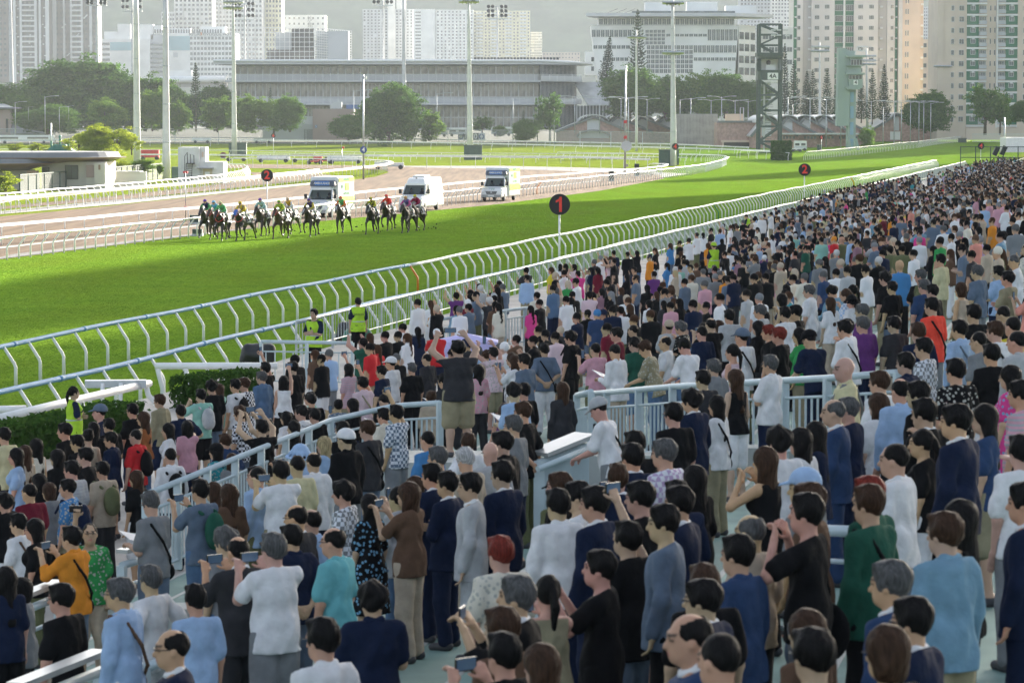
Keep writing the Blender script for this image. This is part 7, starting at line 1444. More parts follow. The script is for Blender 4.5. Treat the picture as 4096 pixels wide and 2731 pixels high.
# everybody else: spread over the apron and the steps where the photograph is crowded
r2 = random.Random(21); grid_ = {}
def free(x, y, rad):
    gx, gy = int(x//1.5), int(y//1.5)
    for i in (-1, 0, 1):
        for j in (-1, 0, 1):
            for a, b in grid_.get((gx+i, gy+j), ()):
                if (a-x)**2 + (b-y)**2 < rad*rad: return False
    return True
def occupy(p): grid_.setdefault((int(p.x//1.5), int(p.y//1.5)), []).append((p.x, p.y))
for d in PEOPLE: occupy(d['pos'])
WTS = ['black']*30 + ['white']*15 + ['navy']*10 + ['charcoal']*10 + ['grey']*8 + ['pale grey']*6 + ['slate blue']*5 + ['pale blue']*5 + ['denim blue']*3 + ['beige']*4 + ['cream']*4 + ['khaki']*3 + ['olive']*2 + ['pink', 'pale pink', 'salmon', 'red', 'maroon', 'blue', 'bright blue', 'mint green', 'dark green', 'green', 'yellow', 'orange', 'lilac', 'mauve', 'brown', 'teal', 'pale yellow', 'steel blue', 'hot pink', 'purple']
def rand_person(r, u):
    fem = r.random() < .42; h = r.choice(['long']*4 + ['bob', 'pony', 'pony', 'bun'] if fem else ['short']*7 + ['messy']*3 + ['crew']*4 + ['balding']*2)
    hc = r.choice(['black']*9 + ['brown']*3 + ([] if fem else ['grey']*4 + ['white'])); hat = r.choice(['cap']*8 + ['bucket']*2) if r.random() < .11 else None
    front = u < 12; pose = r.choice(['stand']*7 + ['cross']*3 + ['back']*2 + ['pocket']*2 + ['hips', 'chin', 'read', 'read', 'lean'] + (['phone']*11 + ['onehigh']*7 + ['uphigh']*4 if front else ['phone']*2 + ['eyes', 'onehigh']))
    g = r.choice('tttttttttsssppfcrjj' + ('kkd' if fem else 't'))
    return dict(col=r.choice(WTS), g=g, pose=pose, hat=hat, hatc=r.choice(['white', 'black', 'navy', 'beige', 'grey', 'black', 'pale grey']), hair='crew' if hat and not fem else h, hc=hc, fem=fem)
def in_view(p, z):
    Y = p.y; X = p.x
    if Y < 12: return False
    px = 2048 + FPX*X/Y; py = 481 + FPX*(CAM_H - z)/Y
    return -60 < px < 4160 and py < 2850
cand = []
EDGE = np.array([(-60, 1740), (0, 1724), (520, 1630), (750, 1560), (1045, 1468), (1480, 1362), (1672, 1215), (1968, 1122), (2264, 1050), (2612, 985), (2960, 885), (3309, 775), (3657, 710), (3884, 676), (4096, 655), (4200, 650)]).T
v = -72.0
while v < 345:
    u = 6.9
    while u < 31:
        uu = u + r2.uniform(-.28, .28); vv = v + r2.uniform(-.3, .3); P = UV(uu, vv); z = terr(uu); Y = P.y
        if in_view(P, z+1.2):
            if uu < 8.4 and vv > 12: pr = .95
            elif uu < 9.2: pr = .66
            elif uu < 13.8: pr = .34 if vv < 15 else .20
            else: pr = .20 if Y < 45 else (.30 if Y < 75 else (.35 if Y < 130 else .37))
            hpx = 2048 + FPX*P.x/Y; hpy = 481 + FPX*(CAM_H - z - 1.72)/Y
            if hpy < np.interp(hpx, EDGE[0], EDGE[1]) + (6 if hpx < 1000 else -16): pr = 0
            if vv > 120 and 10.5 < uu < 14: pr = .12
            if v < -30 and uu < 6.9: pr = 0
            # keep the sight lines of the people placed from the photograph: nobody right in front of them
            if r2.random() < pr and free(P.x, P.y, .52 if uu > 9.5 else .44): cand.append((uu, vv, P, z)); occupy(P)
        u += .72
    v += .68
NEARLIST = [d for d in PEOPLE]
def hides(P, z):
    Y = P.y; px = 2048 + FPX*P.x/Y; py = 481 + FPX*(CAM_H - z - 1.60)/Y; hw = .30*FPX/Y
    for d in NEARLIST:
        if d['pos'].y > Y + .3 and abs(d['px'] - px) < hw and py < d['py'] + (1.25 if d is GREY_MAN else .42)*FPX/d['pos'].y: return True
    for pts, y0, y1, Yr in KEEP:
        if Y < Yr and pts[0][0] - 40 < px < pts[-1][0] + 40:
            yl = np.interp(px, [p_[0] for p_ in pts], [p_[1] for p_ in pts])
            if py < yl + y1 and py + 1.1*FPX/Y > yl + y0: return True
    return False
KEEP = [(((583, 1977), (1323, 1680), (1576, 1623), (1759, 1611)), -20, 190, 44), (((2307, 1578), (2690, 1546), (3309, 1512), (3590, 1490)), -20, 230, 52), (((1000, 1380), (1850, 1260), (2300, 1222)), -20, 90, 80), (((1250, 1230), (1480, 1250)), -60, 170, 78)]
for u, v, P, z in cand:
    if P.y < 150 and hides(P, z): continue
    d = rand_person(r2, u); dress(d, r2)
    if u < 9.5 and d['pose'] in ('phone', 'onehigh', 'uphigh'): d['yaw'] = r2.gauss(30, 15)
    d['pos'] = Vector((P.x, P.y, z)); d['u'], d['v'] = u, v
    hp = d['pos'] + Matrix.Rotation(R(d['yaw']), 3, 'Z') @ Vector(head_pos(d)) * d['sc']; d['px'] = 2048 + FPX*hp.x/hp.y; d['py'] = 481 + FPX*(CAM_H-hp.z)/hp.y
    PEOPLE.append(d)
PEOPLE.sort(key=lambda d: d['pos'].y)
MUST = [d for d in PEOPLE if d.get('guard') or d is GREY_MAN]
near = MUST + [d for d in PEOPLE if d not in MUST][:274-len(MUST)]
ids = {id(d) for d in near}; far = [d for d in PEOPLE if id(d) not in ids]
print('people', len(PEOPLE), len(near), len(far), near[-1]['pos'].y)

PHR = {'stand': 'standing', 'back': 'hands clasped behind', 'cross': 'arms crossed', 'phone': 'holding a phone at eye level', 'onehigh': 'one arm raised', 'uphigh': 'both arms raised', 'eyes': 'hands at the eyes', 'lean': 'leaning forward', 'hips': 'hands on hips', 'read': 'looking down at hands', 'pocket': 'hands at pockets', 'chin': 'hand at chin', 'point': 'pointing ahead', 'sit': 'seated'}
HP = {'short': 'short %s hair', 'messy': 'tousled %s hair', 'crew': 'cropped %s hair', 'balding': 'balding %s hair', 'long': 'long %s hair', 'bob': '%s bob', 'pony': '%s ponytail', 'bun': '%s hair bun'}
def base_label(d):
    c = 'lime hi-vis vest' if d.get('guard') else '%s %s' % (d['col'], GAR[d['g']][1])
    h = '%s %s' % (d['hatc'], {'bucket': 'bucket hat', 'sunhat': 'sun hat'}.get(d['hat'], d['hat'])) if d['hat'] else (HP[d['hair']] % d['hc'] if d['hair'] else 'bald head')
    if d.get('extra'): return 'person in %s, %s' % (c, d['extra']), c
    w = [c, h]
    if d.get('pack'): w.append(d['pack'] + ' backpack')
    elif d.get('sling'): w.append('shoulder bag')
    l = 'person in %s, %s, %s' % (w[0], w[1] if len(w) < 3 else w[1] + ', ' + w[2], PHR[d['pose']])
    return (l if len(l.split()) <= 16 else 'person in %s, %s, %s' % (w[0], w[1], w[2])), c
cnt = {}
for d in near: d['lab'], d['cl'] = base_label(d); cnt[d['lab']] = cnt.get(d['lab'], 0) + 1
used = set(l for l, n in cnt.items() if n == 1)
for d in near:
    if cnt[d['lab']] == 1: continue
    others = sorted((o for o in near if o is not d), key=lambda o: (o['pos'] - d['pos']).length)[:14]; base = d['lab']; short = 'person in %s, %s' % (d['cl'], base.split(', ')[1] if ', ' in base else '')
    done = False
    for o in others:
        dx = o['px'] - d['px']; dyy = o['pos'].y - d['pos'].y
        for rel in (('in front of' if dyy > .5 else 'behind' if dyy < -.5 else 'beside'), 'close to'):
            l = '%s, %s one in %s' % (short, rel, o['cl'])
            if l not in used and len(l.split()) <= 16: used.add(l); d['lab'] = l; done = True; break
        if done: break
    if not done: d['lab'] = short + ', ' + PHR[d['pose']]
NAMES = {'t': 'shirt', 's': 'shirt', 'p': 'shirt', 'c': 'shirt', 'r': 'shirt', 'f': 'shirt', 'j': 'jacket', 'S': 'jacket', 'k': 'vest_top', 'd': 'dress', 'F': 'dress', 'v': 'shirt'}
PM = {'c': P_CHK, 'r': P_STR, 'f': P_DOT, 'F': P_DOTBL}
hiv_m = {}
def setmat(o, m): o.material_slots[0].link = 'OBJECT'; o.material_slots[0].material = m
def add_person(d):
    fg = fig(d['pose'], d['fem']); p, f = d['pose'], d['fem']; top, gw = GAR[d['g']]; sc = d['sc']
    o = tag(link('person', m_body(p, f), None, d['pos'], color=d['skin'], rot=(0, 0, R(d['yaw'])), scale=(sc*d['wd'], sc*d['wd'], sc)), d['lab'], 'person', 'security staff in hi-vis vests' if d.get('guard') else 'spectators watching the race')
    k = link(NAMES[d['g']], m_top(p, f, top), o, color=PAL['navy'] if d.get('guard') else (PAL['white'] if d['g'] == 'v' else PAL[d['col']]))
    if d['g'] in PM: setmat(k, PM[d['g']])
    if d['g'] == 'v':
        k = link('safety_vest', m_top(p, f, 'hivis'), o, color=PAL['lime'] if d.get('guard') else (.85, .16, .05))
        q = [fg.T @ Vector((.188*math.cos(2*PI*i/20), .158*math.sin(2*PI*i/20), 1.10)) for i in range(21)]; link('reflective_band', MB().tube(q, .018, 5, False).mesh('reflective_band', M_STEEL), k)
        if d is GUARDS[2]: text('觀眾安全主任', .052, M_DARK, k, fg.T @ Vector((0, -.168, 1.30)), name='vest_lettering'); text('Spectator', .055, M_DARK, k, fg.T @ Vector((0, -.168, 1.0)), name='vest_lettering', bold=.01)
    if d['g'] not in 'dF': link(d['bot'], m_bot(p, f, d['bot']), o, color=PAL[d['botc']])
    fem_long = f and d['hat']
    if d['hair']:
        kk = 'long' if fem_long and d['hair'] in ('crew', 'short') else d['hair']; h = link('hair', m_hair(kk), o, color=HC[d['hc']]); h.matrix_local = fg.H
    if d['hat']: h = link('hat', m_hair(d['hat']), o, color=PAL.get(d['hatc'], (.3, .3, .3))); h.matrix_local = fg.H @ Matrix.Scale(1.05, 4)
    if d['g'] in 'Ssp' and not d.get('guard'):
        h = link('collar', collar_m, o, color=PAL['white'] if d['g'] == 'S' else PAL[d['col']]); h.matrix_local = fg.T @ Matrix.Translation((0, -.005, 1.492))
    if (hash_(d) % 4) == 0: h = link('glasses', glasses_m, o); h.matrix_local = fg.H
    who = d['cl']
    M = o.matrix_basis
    def carry(name, me, label, col, local=Matrix.Identity(4), cat='bag', grp='bags worn by spectators'):
        b = tag(link(name, me, None, color=col), label, cat, grp); b.matrix_world = M @ local; return b
    Tm = fg.T
    if d.get('pack'): carry('backpack', backpack_m, uniq('%s backpack worn by person in %s, %s' % (d['pack'], who, short_h(d))), PAL[d['pack']], Tm)
    if d.get('sling'): carry('shoulder_bag', sling_m, uniq('%s bag on a strap across %s, %s' % (d['sling'], who, short_h(d))), PAL[d['sling']], Tm)
    if d.get('tote'): carry('tote_bag', tote_m, uniq('%s tote bag on the shoulder of %s, %s' % (d['tote'], who, short_h(d))), PAL[d['tote']], Tm)
    (S0, E, Wr, fd, sg), (S1, E1, Wl, fd1, sg1) = fg.arm
    if p in ('phone', 'uphigh', 'onehigh'):
        c = (np.array(Wr) + np.array(Wl))/2 if p != 'onehigh' else np.array(Wr); c = c + (0, .045, .095)
        b = carry('phone', phone_m, uniq(' '.join(('phone held by person ' + d['lab'][7:]).split()[:16]).rstrip(',')), (0, 0, 0), Matrix.Translation(c) @ (Matrix.Identity(4) if hash_(d) % 3 else Matrix.Rotation(PI/2, 4, 'Y')), 'phone', 'phones held by spectators'); link('screen', scr_m, b)
    if p == 'read': carry('race_paper', paper_m, uniq(' '.join(('white paper held by person ' + d['lab'][7:]).split()[:16]).rstrip(',')), (0, 0, 0), Matrix.Translation((np.array(Wr)+np.array(Wl))/2 + (0, .10, .06)) @ Matrix.Rotation(R(25), 4, 'X'), 'paper', 'papers held by spectators')
def hash_(d): return int(d['px']*7 + d['py']*13)
def short_h(d): return ('%s %s' % (d['hatc'], {'bucket': 'bucket hat', 'sunhat': 'sun hat'}.get(d['hat'], d['hat']))) if d['hat'] else (HP[d['hair']] % d['hc'] if d['hair'] else 'bald head')
UL = {}
def uniq(l):
    UL[l] = UL.get(l, 0) + 1
    if UL[l] == 1: return l
    return l + ', another further along' if UL[l] == 2 else l + ', one of several'
for d in near: add_person(d)

# --- everybody farther off: one mass, each still a shaped figure with own colours
def lod(pose, fem, g, bot, hair, h):
    fg = fig(pose, fem); lo, hi = grid_for(fg, h); Ds = []
    def new(): D = Sdf(lo, hi, h); Ds.append(D); return D
    D = new(); fg.torso(D, -.01); fg.legs(D, .012); fg.arms(D, .008); fg.feet(D, .015); fg.head(D)
    D = new(); kg = .024 if g != 'jacket' else .036; fg.torso(D, kg); fg.arms(D, kg, .74 if g == 'tee' else 1.9)
    D.cone((-.05, 0, 1.06), (-.06, 0, .84), .13+kg, .14+kg, .05); D.cone((.05, 0, 1.06), (.06, 0, .84), .13+kg, .14+kg, .05); D.cut((0, 0, -1), (0, 0, .84)); D.cut((0, .4, .9), (0, 0, 1.48), fg.T)
    D = new(); fg.legs(D, .022, .03, 1.97 if bot == 'trousers' else .98, .03); D.ell((0, 0, .97), (.18, .13, .12), .04)
    D = new(); H = fg.H; D.ell((0, -.024, .036), (.094, .110, .106), .03, H); D.ell((0, .135, -.045), (.095, .105, .120), 0, H, sub=True)
    if hair in ('short', 'crew', 'messy', 'balding'): D.cut((0, .48, -.88), (0, -.02, -.062), H)
    else:
        L_ = {'long': -.36, 'bob': -.12, 'pony': -.22, 'bun': -.06}[hair]; D.cone(H @ Vector((0, -.06, 0)), H @ Vector((0, -.10, L_)), .088, .06, .04)
    A = np.stack([d.D for d in Ds]); lab = A.argmin(0); Ds[0].D = A.min(0); V, F = Ds[0].nets(); I = np.clip(((V - Ds[0].lo)/h).round().astype(int), 0, np.array(lab.shape)-1); lb = lab[tuple(I.T)]
    return V, F, lb
LODC = {}; VV = []; FF = []; CC = []; nv = 0
for d in far:
    pose = d['pose']; g = 'jacket' if d['g'] in 'Sj' else ('shirt' if d['g'] in 's' else 'tee'); hr = d['hair'] or 'crew'; hr = {'messy': 'short', 'balding': 'crew'}.get(hr, hr); bot = 'shorts' if d['bot'] == 'shorts' else 'trousers'
    if d['fem'] and hr in ('short', 'crew'): hr = 'bob'
    if pose in ('pocket', 'hips', 'chin'): pose = 'stand' if hash_(d) % 2 else 'cross'
    h = .040 if d['pos'].y < 95 else (.052 if d['pos'].y < 170 else .066); bot = bot if h < .045 else 'trousers'; g = g if g != 'jacket' or h < .05 else 'shirt'
    key = (pose, d['fem'], g, bot, hr if hr in ('long', 'pony', 'bob') else 'short', h)
    if key not in LODC: LODC[key] = lod(*key)
    V, F, lb = LODC[key]; a = R(d['yaw']); M = np.array(((math.cos(a), -math.sin(a), 0), (math.sin(a), math.cos(a), 0), (0, 0, 1))); s_ = np.array((d['sc']*d['wd'], d['sc']*d['wd'], d['sc']))
    hc = PAL.get(d['hatc'], (.3, .3, .3)) if d['hat'] else (HC[d['hc']] if d['hair'] else d['skin']); cols = np.array([d['skin'], PAL[d['col']], PAL[d['botc']], hc], np.float32)
    VV.append((V*s_) @ M.T + np.array(d['pos'])); FF.append(F + nv); CC.append(cols[lb]); nv += len(V)
M_CROWD = mat('crowd_clothes', objcol=True, rough=.85, vary=.2, scale=6, spec=.1); nt = M_CROWD.node_tree; N = nt.nodes; L = nt.links; at = N.new('ShaderNodeAttribute'); at.attribute_name = 'col'; L.new(at.outputs['Color'], N['Principled BSDF'].inputs['Base Color'])
me = mesh_np('crowd', np.concatenate(VV), np.concatenate(FF), M_CROWD); at = me.attributes.new('col', 'FLOAT_COLOR', 'POINT'); c4 = np.ones((nv, 4), np.float32); c4[:, :3] = np.concatenate(CC); at.data.foreach_set('color', c4.ravel())
tag(link('crowd', me), 'dense mass of spectators farther along the steps and the rail', 'crowd', kind='stuff')
print('crowd quads', sum(len(f) for f in FF), 'lods', len(LODC), 'cached', len(G_))
# drivers
for k, vn in enumerate(VANS):
    for s in (-1, 1):
        fg = fig('sit', False); Mx = Matrix.Translation(vn.location) @ Matrix.Rotation(vn.rotation_euler.z, 4, 'Z') @ Matrix.Translation((s*.45, 2.0, .45)) @ Matrix.Rotation(PI, 4, 'Z')
        o = tag(link('person', m_body('sit', False), None, color=(.45, .28, .2)), 'crew member in %s shirt seated %s of the %s' % ('dark' if s > 0 else 'pale', 'beside the driver' if s < 0 else 'at the wheel', ('ambulance nearest the horses', 'plain minibus', 'ambulance following the minibus')[k].replace('nearest', 'right behind')), 'person', 'vehicle crews'); o.matrix_world = Mx
        link('shirt', m_top('sit', False, 'tee'), o, color=PAL['navy'] if s > 0 else PAL['pale grey']); h = link('hair', m_hair('short'), o, color=HC['black']); h.matrix_local = fg.H
# ------------------------------------------------------------------ railings, hedge, boxes and odds and ends near the crowd
M_RAILG = mat('railing_paint', (.46, .54, .57), .45, .15, vary=.08); M_RAILT = mat('brushed_rail_top', (.46, .47, .46), .32, .35, vary=.1)
def STEP(px, py, h):      # the point that shows at this pixel h metres above the steps
    dr = ray(px, py); Y = 12.0
    while Y < 420:
        k = Y/dr.y; p = Vector((dr.x*k, Y, CAM_H + dr.z*k)); u, v = uv_of(p)
        if p.z <= terr(u) + h: return p
        Y *= 1.003
    return p
def railing(label, pts, h=1.05, step=.16, top=.045, plate=False, balusters=True, post_step=1.5, rails=1, bal_top=.24):
    th = thing('railing', pts[0] - Vector((0, 0, h)), label, 'railing', 'steel railings among the spectators'); o0 = Vector(pts[0]) - Vector((0, 0, h)); P = [p - o0 for p in pts]
    if plate:
        m = MB()
        for a, b_ in zip(P[:-1], P[1:]): m.bar(a, b_, .15, .045)
        m.build('flat_top', M_RAILT, th); P = [p - Vector((0, 0, .16)) for p in P]
    MB().tube(P, top, 8).build('handrail', M_RAILG, th)
    low = [p - Vector((0, 0, h-.14)) for p in P]; mid = [p - Vector((0, 0, bal_top)) for p in P]
    MB().tube(low, .022, 6).build('bottom_rail', M_RAILG, th); MB().tube(mid, .022, 6).build('mid_rail', M_RAILG, th)
    bm_ = {}; Lt = 0; nxt = 0
    pm = MB().box(-.035, .035, -.05, .05, -h, 0).mesh('post', M_RAILG); bl = MB().box(-.012, .012, -.012, .012, -(h-.14), -bal_top).mesh('baluster', M_RAILG)
    for a, b_ in zip(P[:-1], P[1:]):
        L_ = (b_ - a).length; n = max(1, round(L_/post_step)); ang = math.atan2((b_-a).y, (b_-a).x)
        for k in range(n + (1 if b_ is P[-1] else 0)): link('post', pm, th, a.lerp(b_, k/n), rot=(0, 0, ang))
        if balusters:
            q = int(L_/step)
            for k in range(q):
                link('baluster', bl, th, a.lerp(b_, (k+.5)/q), rot=(0, 0, ang))
    return th
def poly(pts, h): return [STEP(x, y, h) for x, y in pts]
def line3(a, b, n=1): return [a.lerp(b, k/n) for k in range(n+1)]
RA = poly([(583, 1977), (1323, 1680), (1576, 1623), (1759, 1611)], 1.42)
railing('long sloping stair railing with thin balusters climbing to the ledge', RA, 1.2)
RB = poly([(2307, 1580), (2690, 1546)], 1.15); RB2 = poly([(2690, 1546), (3309, 1512), (3590, 1490)], 1.15)
railing('pale blue railing with upright bars before the men in light shirts', [RB[0], RB[1]] + RB2[1:], 1.1, step=.19)
railing('corner railing running back from the barred fence', poly([(2307, 1580), (2365, 1566)], 1.15), 1.1, step=.19)
railing('flat topped rail near the man in orange, with a red bag hanging', poly([(66, 2390), (236, 2325)], 1.15), 1.1, plate=True, balusters=False)
railing('flat shiny rail in the lowest corner before the pale blue shirt', poly([(60, 2740), (400, 2605)], 1.1), 1.05, plate=True, balusters=False)
railing('short rail beside the man in brown shorts', poly([(487, 2205), (590, 2175)], 1.1), 1.05, plate=True, balusters=False)
railing('sloping stair rail below the dark suit man', poly([(575, 2675), (835, 2553)], .9), .85, balusters=False)
railing('short rail post pair by the child in pale blue', poly([(800, 2420), (850, 2405)], 1.1), 1.05, plate=True, balusters=False)
railing('thin rail behind the man in black with raised hands', poly([(3040, 2110), (3420, 2125)], 1.0), .95, balusters=False)
railing('sloping rail hidden among the dark suits', poly([(2130, 2360), (2245, 2265)], 1.0), .95, plate=True, balusters=False)
# slanted panel stand with bright top
a = STEP(2150, 1815, 1.15); b_ = STEP(2340, 1738, 1.15); th = thing('slanted_counter', a - Vector((0, 0, 1.15)), 'pale slanted counter with a bright flat top and ribbed front', 'counter'); o0 = a - Vector((0, 0, 1.15))
MB().bar(a-o0, b_-o0, .36, .05).build('top_plate', M_RAILT, th); m = MB()
for k in range(14): q = (a-o0).lerp(b_-o0, (k+.5)/14); m.box(q.x-.07, q.x+.07, q.y-.12, q.y-.06, q.z-1.1, q.z-.08)
m.build('ribbed_front', M_RAILG, th); MB().tube([a-o0+Vector((0, -.35, -.15)), b_-o0+Vector((0, -.35, -.15))], .04, 8).build('hand_rail', M_RAILG, th)
# ledge under the tall man
gp = GREY_MAN['pos']; gz = terr(GREY_MAN['u']); th = thing('ledge', (gp.x, gp.y, gz-.3), 'pale rounded concrete ledge under the man in khaki shorts', 'ledge')
if gp.z > gz: MB().prism([(-1.9, -.7), (-1.6, -.9), (.9, -.9), (1.0, .8), (-1.9, .8)], 0, gp.z-gz+.30).build('block', M_KERBW, th)
for lab, x, y in (('pale concrete kerb below the white cap man', 2480, 1830), ('pale kerb by the brown shorts man', 640, 2440), ('pale rounded kerb beside the dark haired woman in a tank top', 3010, 1800)):
    p = STEP(x, y, .35); u, v = uv_of(p); k = thing('kerb_block', (p.x, p.y, terr(u)-.05), lab, 'kerb'); MB().box(-.6, .7, -.25, .25, 0, .45).build('block', M_KERBW, k)
# crowd barrier along the apron edge
def barrier(label, us, v0, v1, h=1.0, z=.7, n=60, mt=M_STEEL):
    a = UV(us, v0); th = thing('crowd_barrier', (a.x, a.y, z), label, 'barrier', 'barriers between spectators and rails'); P = [Vector((*(UV(us, v0+(v1-v0)*k/n)-a).xy, h)) for k in range(n+1)]
    MB().tube(P, .035, 6).build('top_rail', mt, th); MB().tube([p - Vector((0, 0, h*.75)) for p in P], .02, 5).build('bottom_rail', mt, th)
    pm = MB().box(-.03, .03, -.03, .03, 0, h).mesh('post', mt); bm = MB()
    for p in P: link('post', pm, th, (p.x, p.y, 0))
    for q, w in zip(P[:-1], P[1:]):
        for k in range(5): c = q.lerp(w, (k+1)/6); bm.box(c.x-.009, c.x+.009, c.y-.009, c.y+.009, h*.25, h)
    tag(bm.build('bars', mt, th), kind='stuff'); return th
barrier('grey metal barrier between the second rail and the front row', 6.75, 4, 130, n=64); barrier('low grey barrier farther along the front row of spectators', 6.75, 132, 330, n=60)
def fence_px(label, pts, h, **k): return railing(label, [STEP(x, y, h) for x, y in pts], h, **k)
fence_px('grey crowd fence with the cream letter board tied on', [(1668, 1290), (2100, 1232), (2310, 1222)], 1.1, step=.2)
fence_px('grey gate fence beside the black covered speaker', [(1045, 1366), (1410, 1372)], 1.1, step=.22)
p = STEP(1842, 1300, 1.05); th = thing('notice_board', p - Vector((0, 0, .35)), 'cream board lettered HKJC fixed to the crowd fence', 'sign'); MB().box(-.24, .24, -.09, -.06, -.12, .36).build('board', mat('cream_board', (.55, .50, .42), .6), th); text('HKJC', .17, M_BLACK, th, (0, -.10, .10), name='lettering', bold=.01)
# lilac canopy table
p = STEP(1866, 1352, 1.0); th = thing('canopy', p - Vector((0, 0, 1.0)), 'small pale lilac canopy over a table behind the crowd fence', 'canopy'); ML = mat('lilac_cloth', (.45, .42, .70), .7)
MB().add([(-.8, -.4, .92), (.8, -.4, .92), (.8, .6, .92), (-.8, .6, .92), (0, .1, 1.12)], [(0, 1, 4), (1, 2, 4), (2, 3, 4), (3, 0, 4)]).build('cloth_top', ML, th); MB().box(-.8, .8, -.42, -.38, .55, .92).build('valance', ML, th)
for x in (-.75, .75): MB().box(x-.02, x+.02, -.38, -.34, 0, .92).build('leg', M_STEEL, th)
# covered speakers, green box, hedge, near white rails
M_COVER = mat('black_cover', (.018, .018, .02), .5, vary=.3, scale=5, bump=.5, bscale=5)
def cover(label, x0, x1, y0, y1, Y, mt=M_COVER, name='covered_speaker', cat='speaker'):
    p = AT((x0+x1)/2, y1, Y); s = FPX/Y; w = (x1-x0)/s/2; h = (y1-y0)/s; th = thing(name, p, label, cat)
    D = Sdf((-w-.2, -.7, -.1), (w+.2, .7, h+.2), .04); D.cone((-w*.7, 0, h*.15), (w*.7, 0, h*.15), .22, .22, .1); D.cone((-w*.55, 0, h*.75), (w*.85, 0, h*.7), .18, .22, .2); D.ell((0, 0, h*.5), (w*.95, .35, h*.5), .1); D.noise(.02, 9, 3); D.cut((0, 0, -1), (0, 0, .0))
    link('cover', mesh_np('cover', *D.nets(), mt), th)
    for x in (-w*.6, w*.6): MB().box(x-.03, x+.03, -.03, .03, -(p.z-.0) if p.z > .05 else -.05, .1).build('leg', M_STEEL, th)
cover('black cloth covered speaker box leaning beside the grey gate fence', 972, 1080, 1382, 1452, 86); cover('black cloth covered box between two security staff', 1355, 1445, 1292, 1366, 95); 
cover('rounded green plastic box below the black covered one', 1386, 1462, 1325, 1372, 93, mat('green_plastic_box', (.03, .17, .11), .5), 'storage_box', 'box')
hedge('long clipped green hedge below the white rail at the picture edge', [Vector((*G(x, y, 1.5).xy, 0)) for x, y in ((-60, 1698), (505, 1591))], .9, 1.4); hedge('short clipped hedge below the long straight white rail', [Vector((*G(x, y, 1.4).xy, 0)) for x, y in ((735, 1512), (1025, 1480))], .8, 1.4); hedge('clipped dark hedge block by the lattice tower foot', [G(3085, 642), G(3165, 642)], 2.5, 3.4, size=.22, dens=22)
def near_rail(label, pts, h, r=.085, posts=(0,), bend=.3, name='running_rail'):
    th = thing(name, pts[0] - Vector((0, 0, h)), label, 'running rail', 'thick white rails by the hedges'); o0 = pts[0] - Vector((0, 0, h)); MB().tube([p - o0 for p in pts], r, 10).build('rail', M_WHITE, th)
    for q in posts:
        f = q*(len(pts)-1); i = min(int(f), len(pts)-2); p = pts[i].lerp(pts[i+1], f-i) - o0; MB().tube([p - Vector((0, 0, .03)), p + Vector((.05, .0, -.25)), p + Vector((bend, .05, -.55)), p + Vector((bend, .05, -h-.1))], .062, 8).build('post', M_WHITE, th)
    return th
def GH(x, y, h): return G(x, y, h)
near_rail('thick white rail over the clipped hedge, ending by the hi-vis woman', [GH(-80, 1690, 1.3), GH(250, 1612, 1.3), GH(597, 1533, 1.3)], 1.3, posts=(.2, .34, .6, .98)); near_rail('long straight white rail with two posts above the short hedge', [GH(620, 1464, 1.25), GH(860, 1463, 1.25), GH(1110, 1463, 1.25)], 1.25, posts=(.02, .25, .55), bend=.12); near_rail('short thick white rail end at the picture edge', [GH(-80, 1640, 1.2), GH(105, 1636, 1.2)], 1.2, posts=(.5,))
p0 = GH(340, 1535, 1.35); p1 = GH(585, 1533, 1.35); th = thing('sign_frame', (p0.x, p0.y, 0), 'flat aluminium sign frame bracketed over the white rail', 'frame'); MB().bar((0, 0, p0.z), (p1.x-p0.x, p1.y-p0.y, p1.z), .30, .16).build('frame_plate', M_STEEL, th)
for q in (.30, .60): MB().tube([(q*(p1.x-p0.x), -.1, p0.z+.02), (q*(p1.x-p0.x), -.2, p0.z-.3), (q*(p1.x-p0.x), -.2, 0)], .05, 7).build('bracket', M_WHITE, th)
# hydrant
p = G(2972, 1017, .7); th = thing('fire_hydrant', p, 'dark maroon fire hydrant standing on the pale walkway', 'hydrant'); MH = mat('maroon_paint', (.16, .02, .035), .5); MB().lathe([(.01, 1.25), (.12, 1.2), (.16, 1.05), (.26, 1.02), (.26, .95), (.18, .92), (.18, .25), (.27, .22), (.27, 0), (.01, 0)], 14).build('barrel', MH, th)
for s in (1, -1): MB().tube([(0, 0, .75), (s*.34, 0, .75)], [.11, .10], 10).build('outlet', MH, th)
# dark green steel platform and ramp fence at the far end
b = Bld('steel_platform', 'dark green steel viewing platform with mesh sides at the end of the crowd', 'platform', 3838, 668, 372)
for x in (3840, 3900, 3960, 4010, 4070, 4120): b.box('post', M_DKGREEN, x, x+3.5, 586, 670, 0, .1)
for y in (587, 629, 664): b.box('beam', M_DKGREEN, 3840, 4130, y, y+3, -.03, .12)
m = MB()
for k in range(60): b.mb(m, 3842+k*4.8, 3842.6+k*4.8, 590, 664, .03, .06)
tag(m.build('mesh_bars', M_DKGREEN, b.o), kind='stuff'); b.box('deck', M_DKGREEN, 3860, 4130, 668, 700, .2, 6)
for x, y in ((3985, 597), (4015, 595)): MB().box(-.25, .25, -.3, .4, -.1, 1.0, Matrix.Translation((b.X(x), 1.5, b.Z(y+22))) @ Matrix.Rotation(R(25), 4, 'Y')).build('screen_unit', M_BLACK, b.o)
a = AT(3868, 712, 330); c = AT(4110, 628, 430); th = thing('ramp_fence', (a.x, a.y, .7), 'dark green sloping ramp fence with a pale handrail behind the last spectators', 'fence'); m = MB(); d_ = c - a
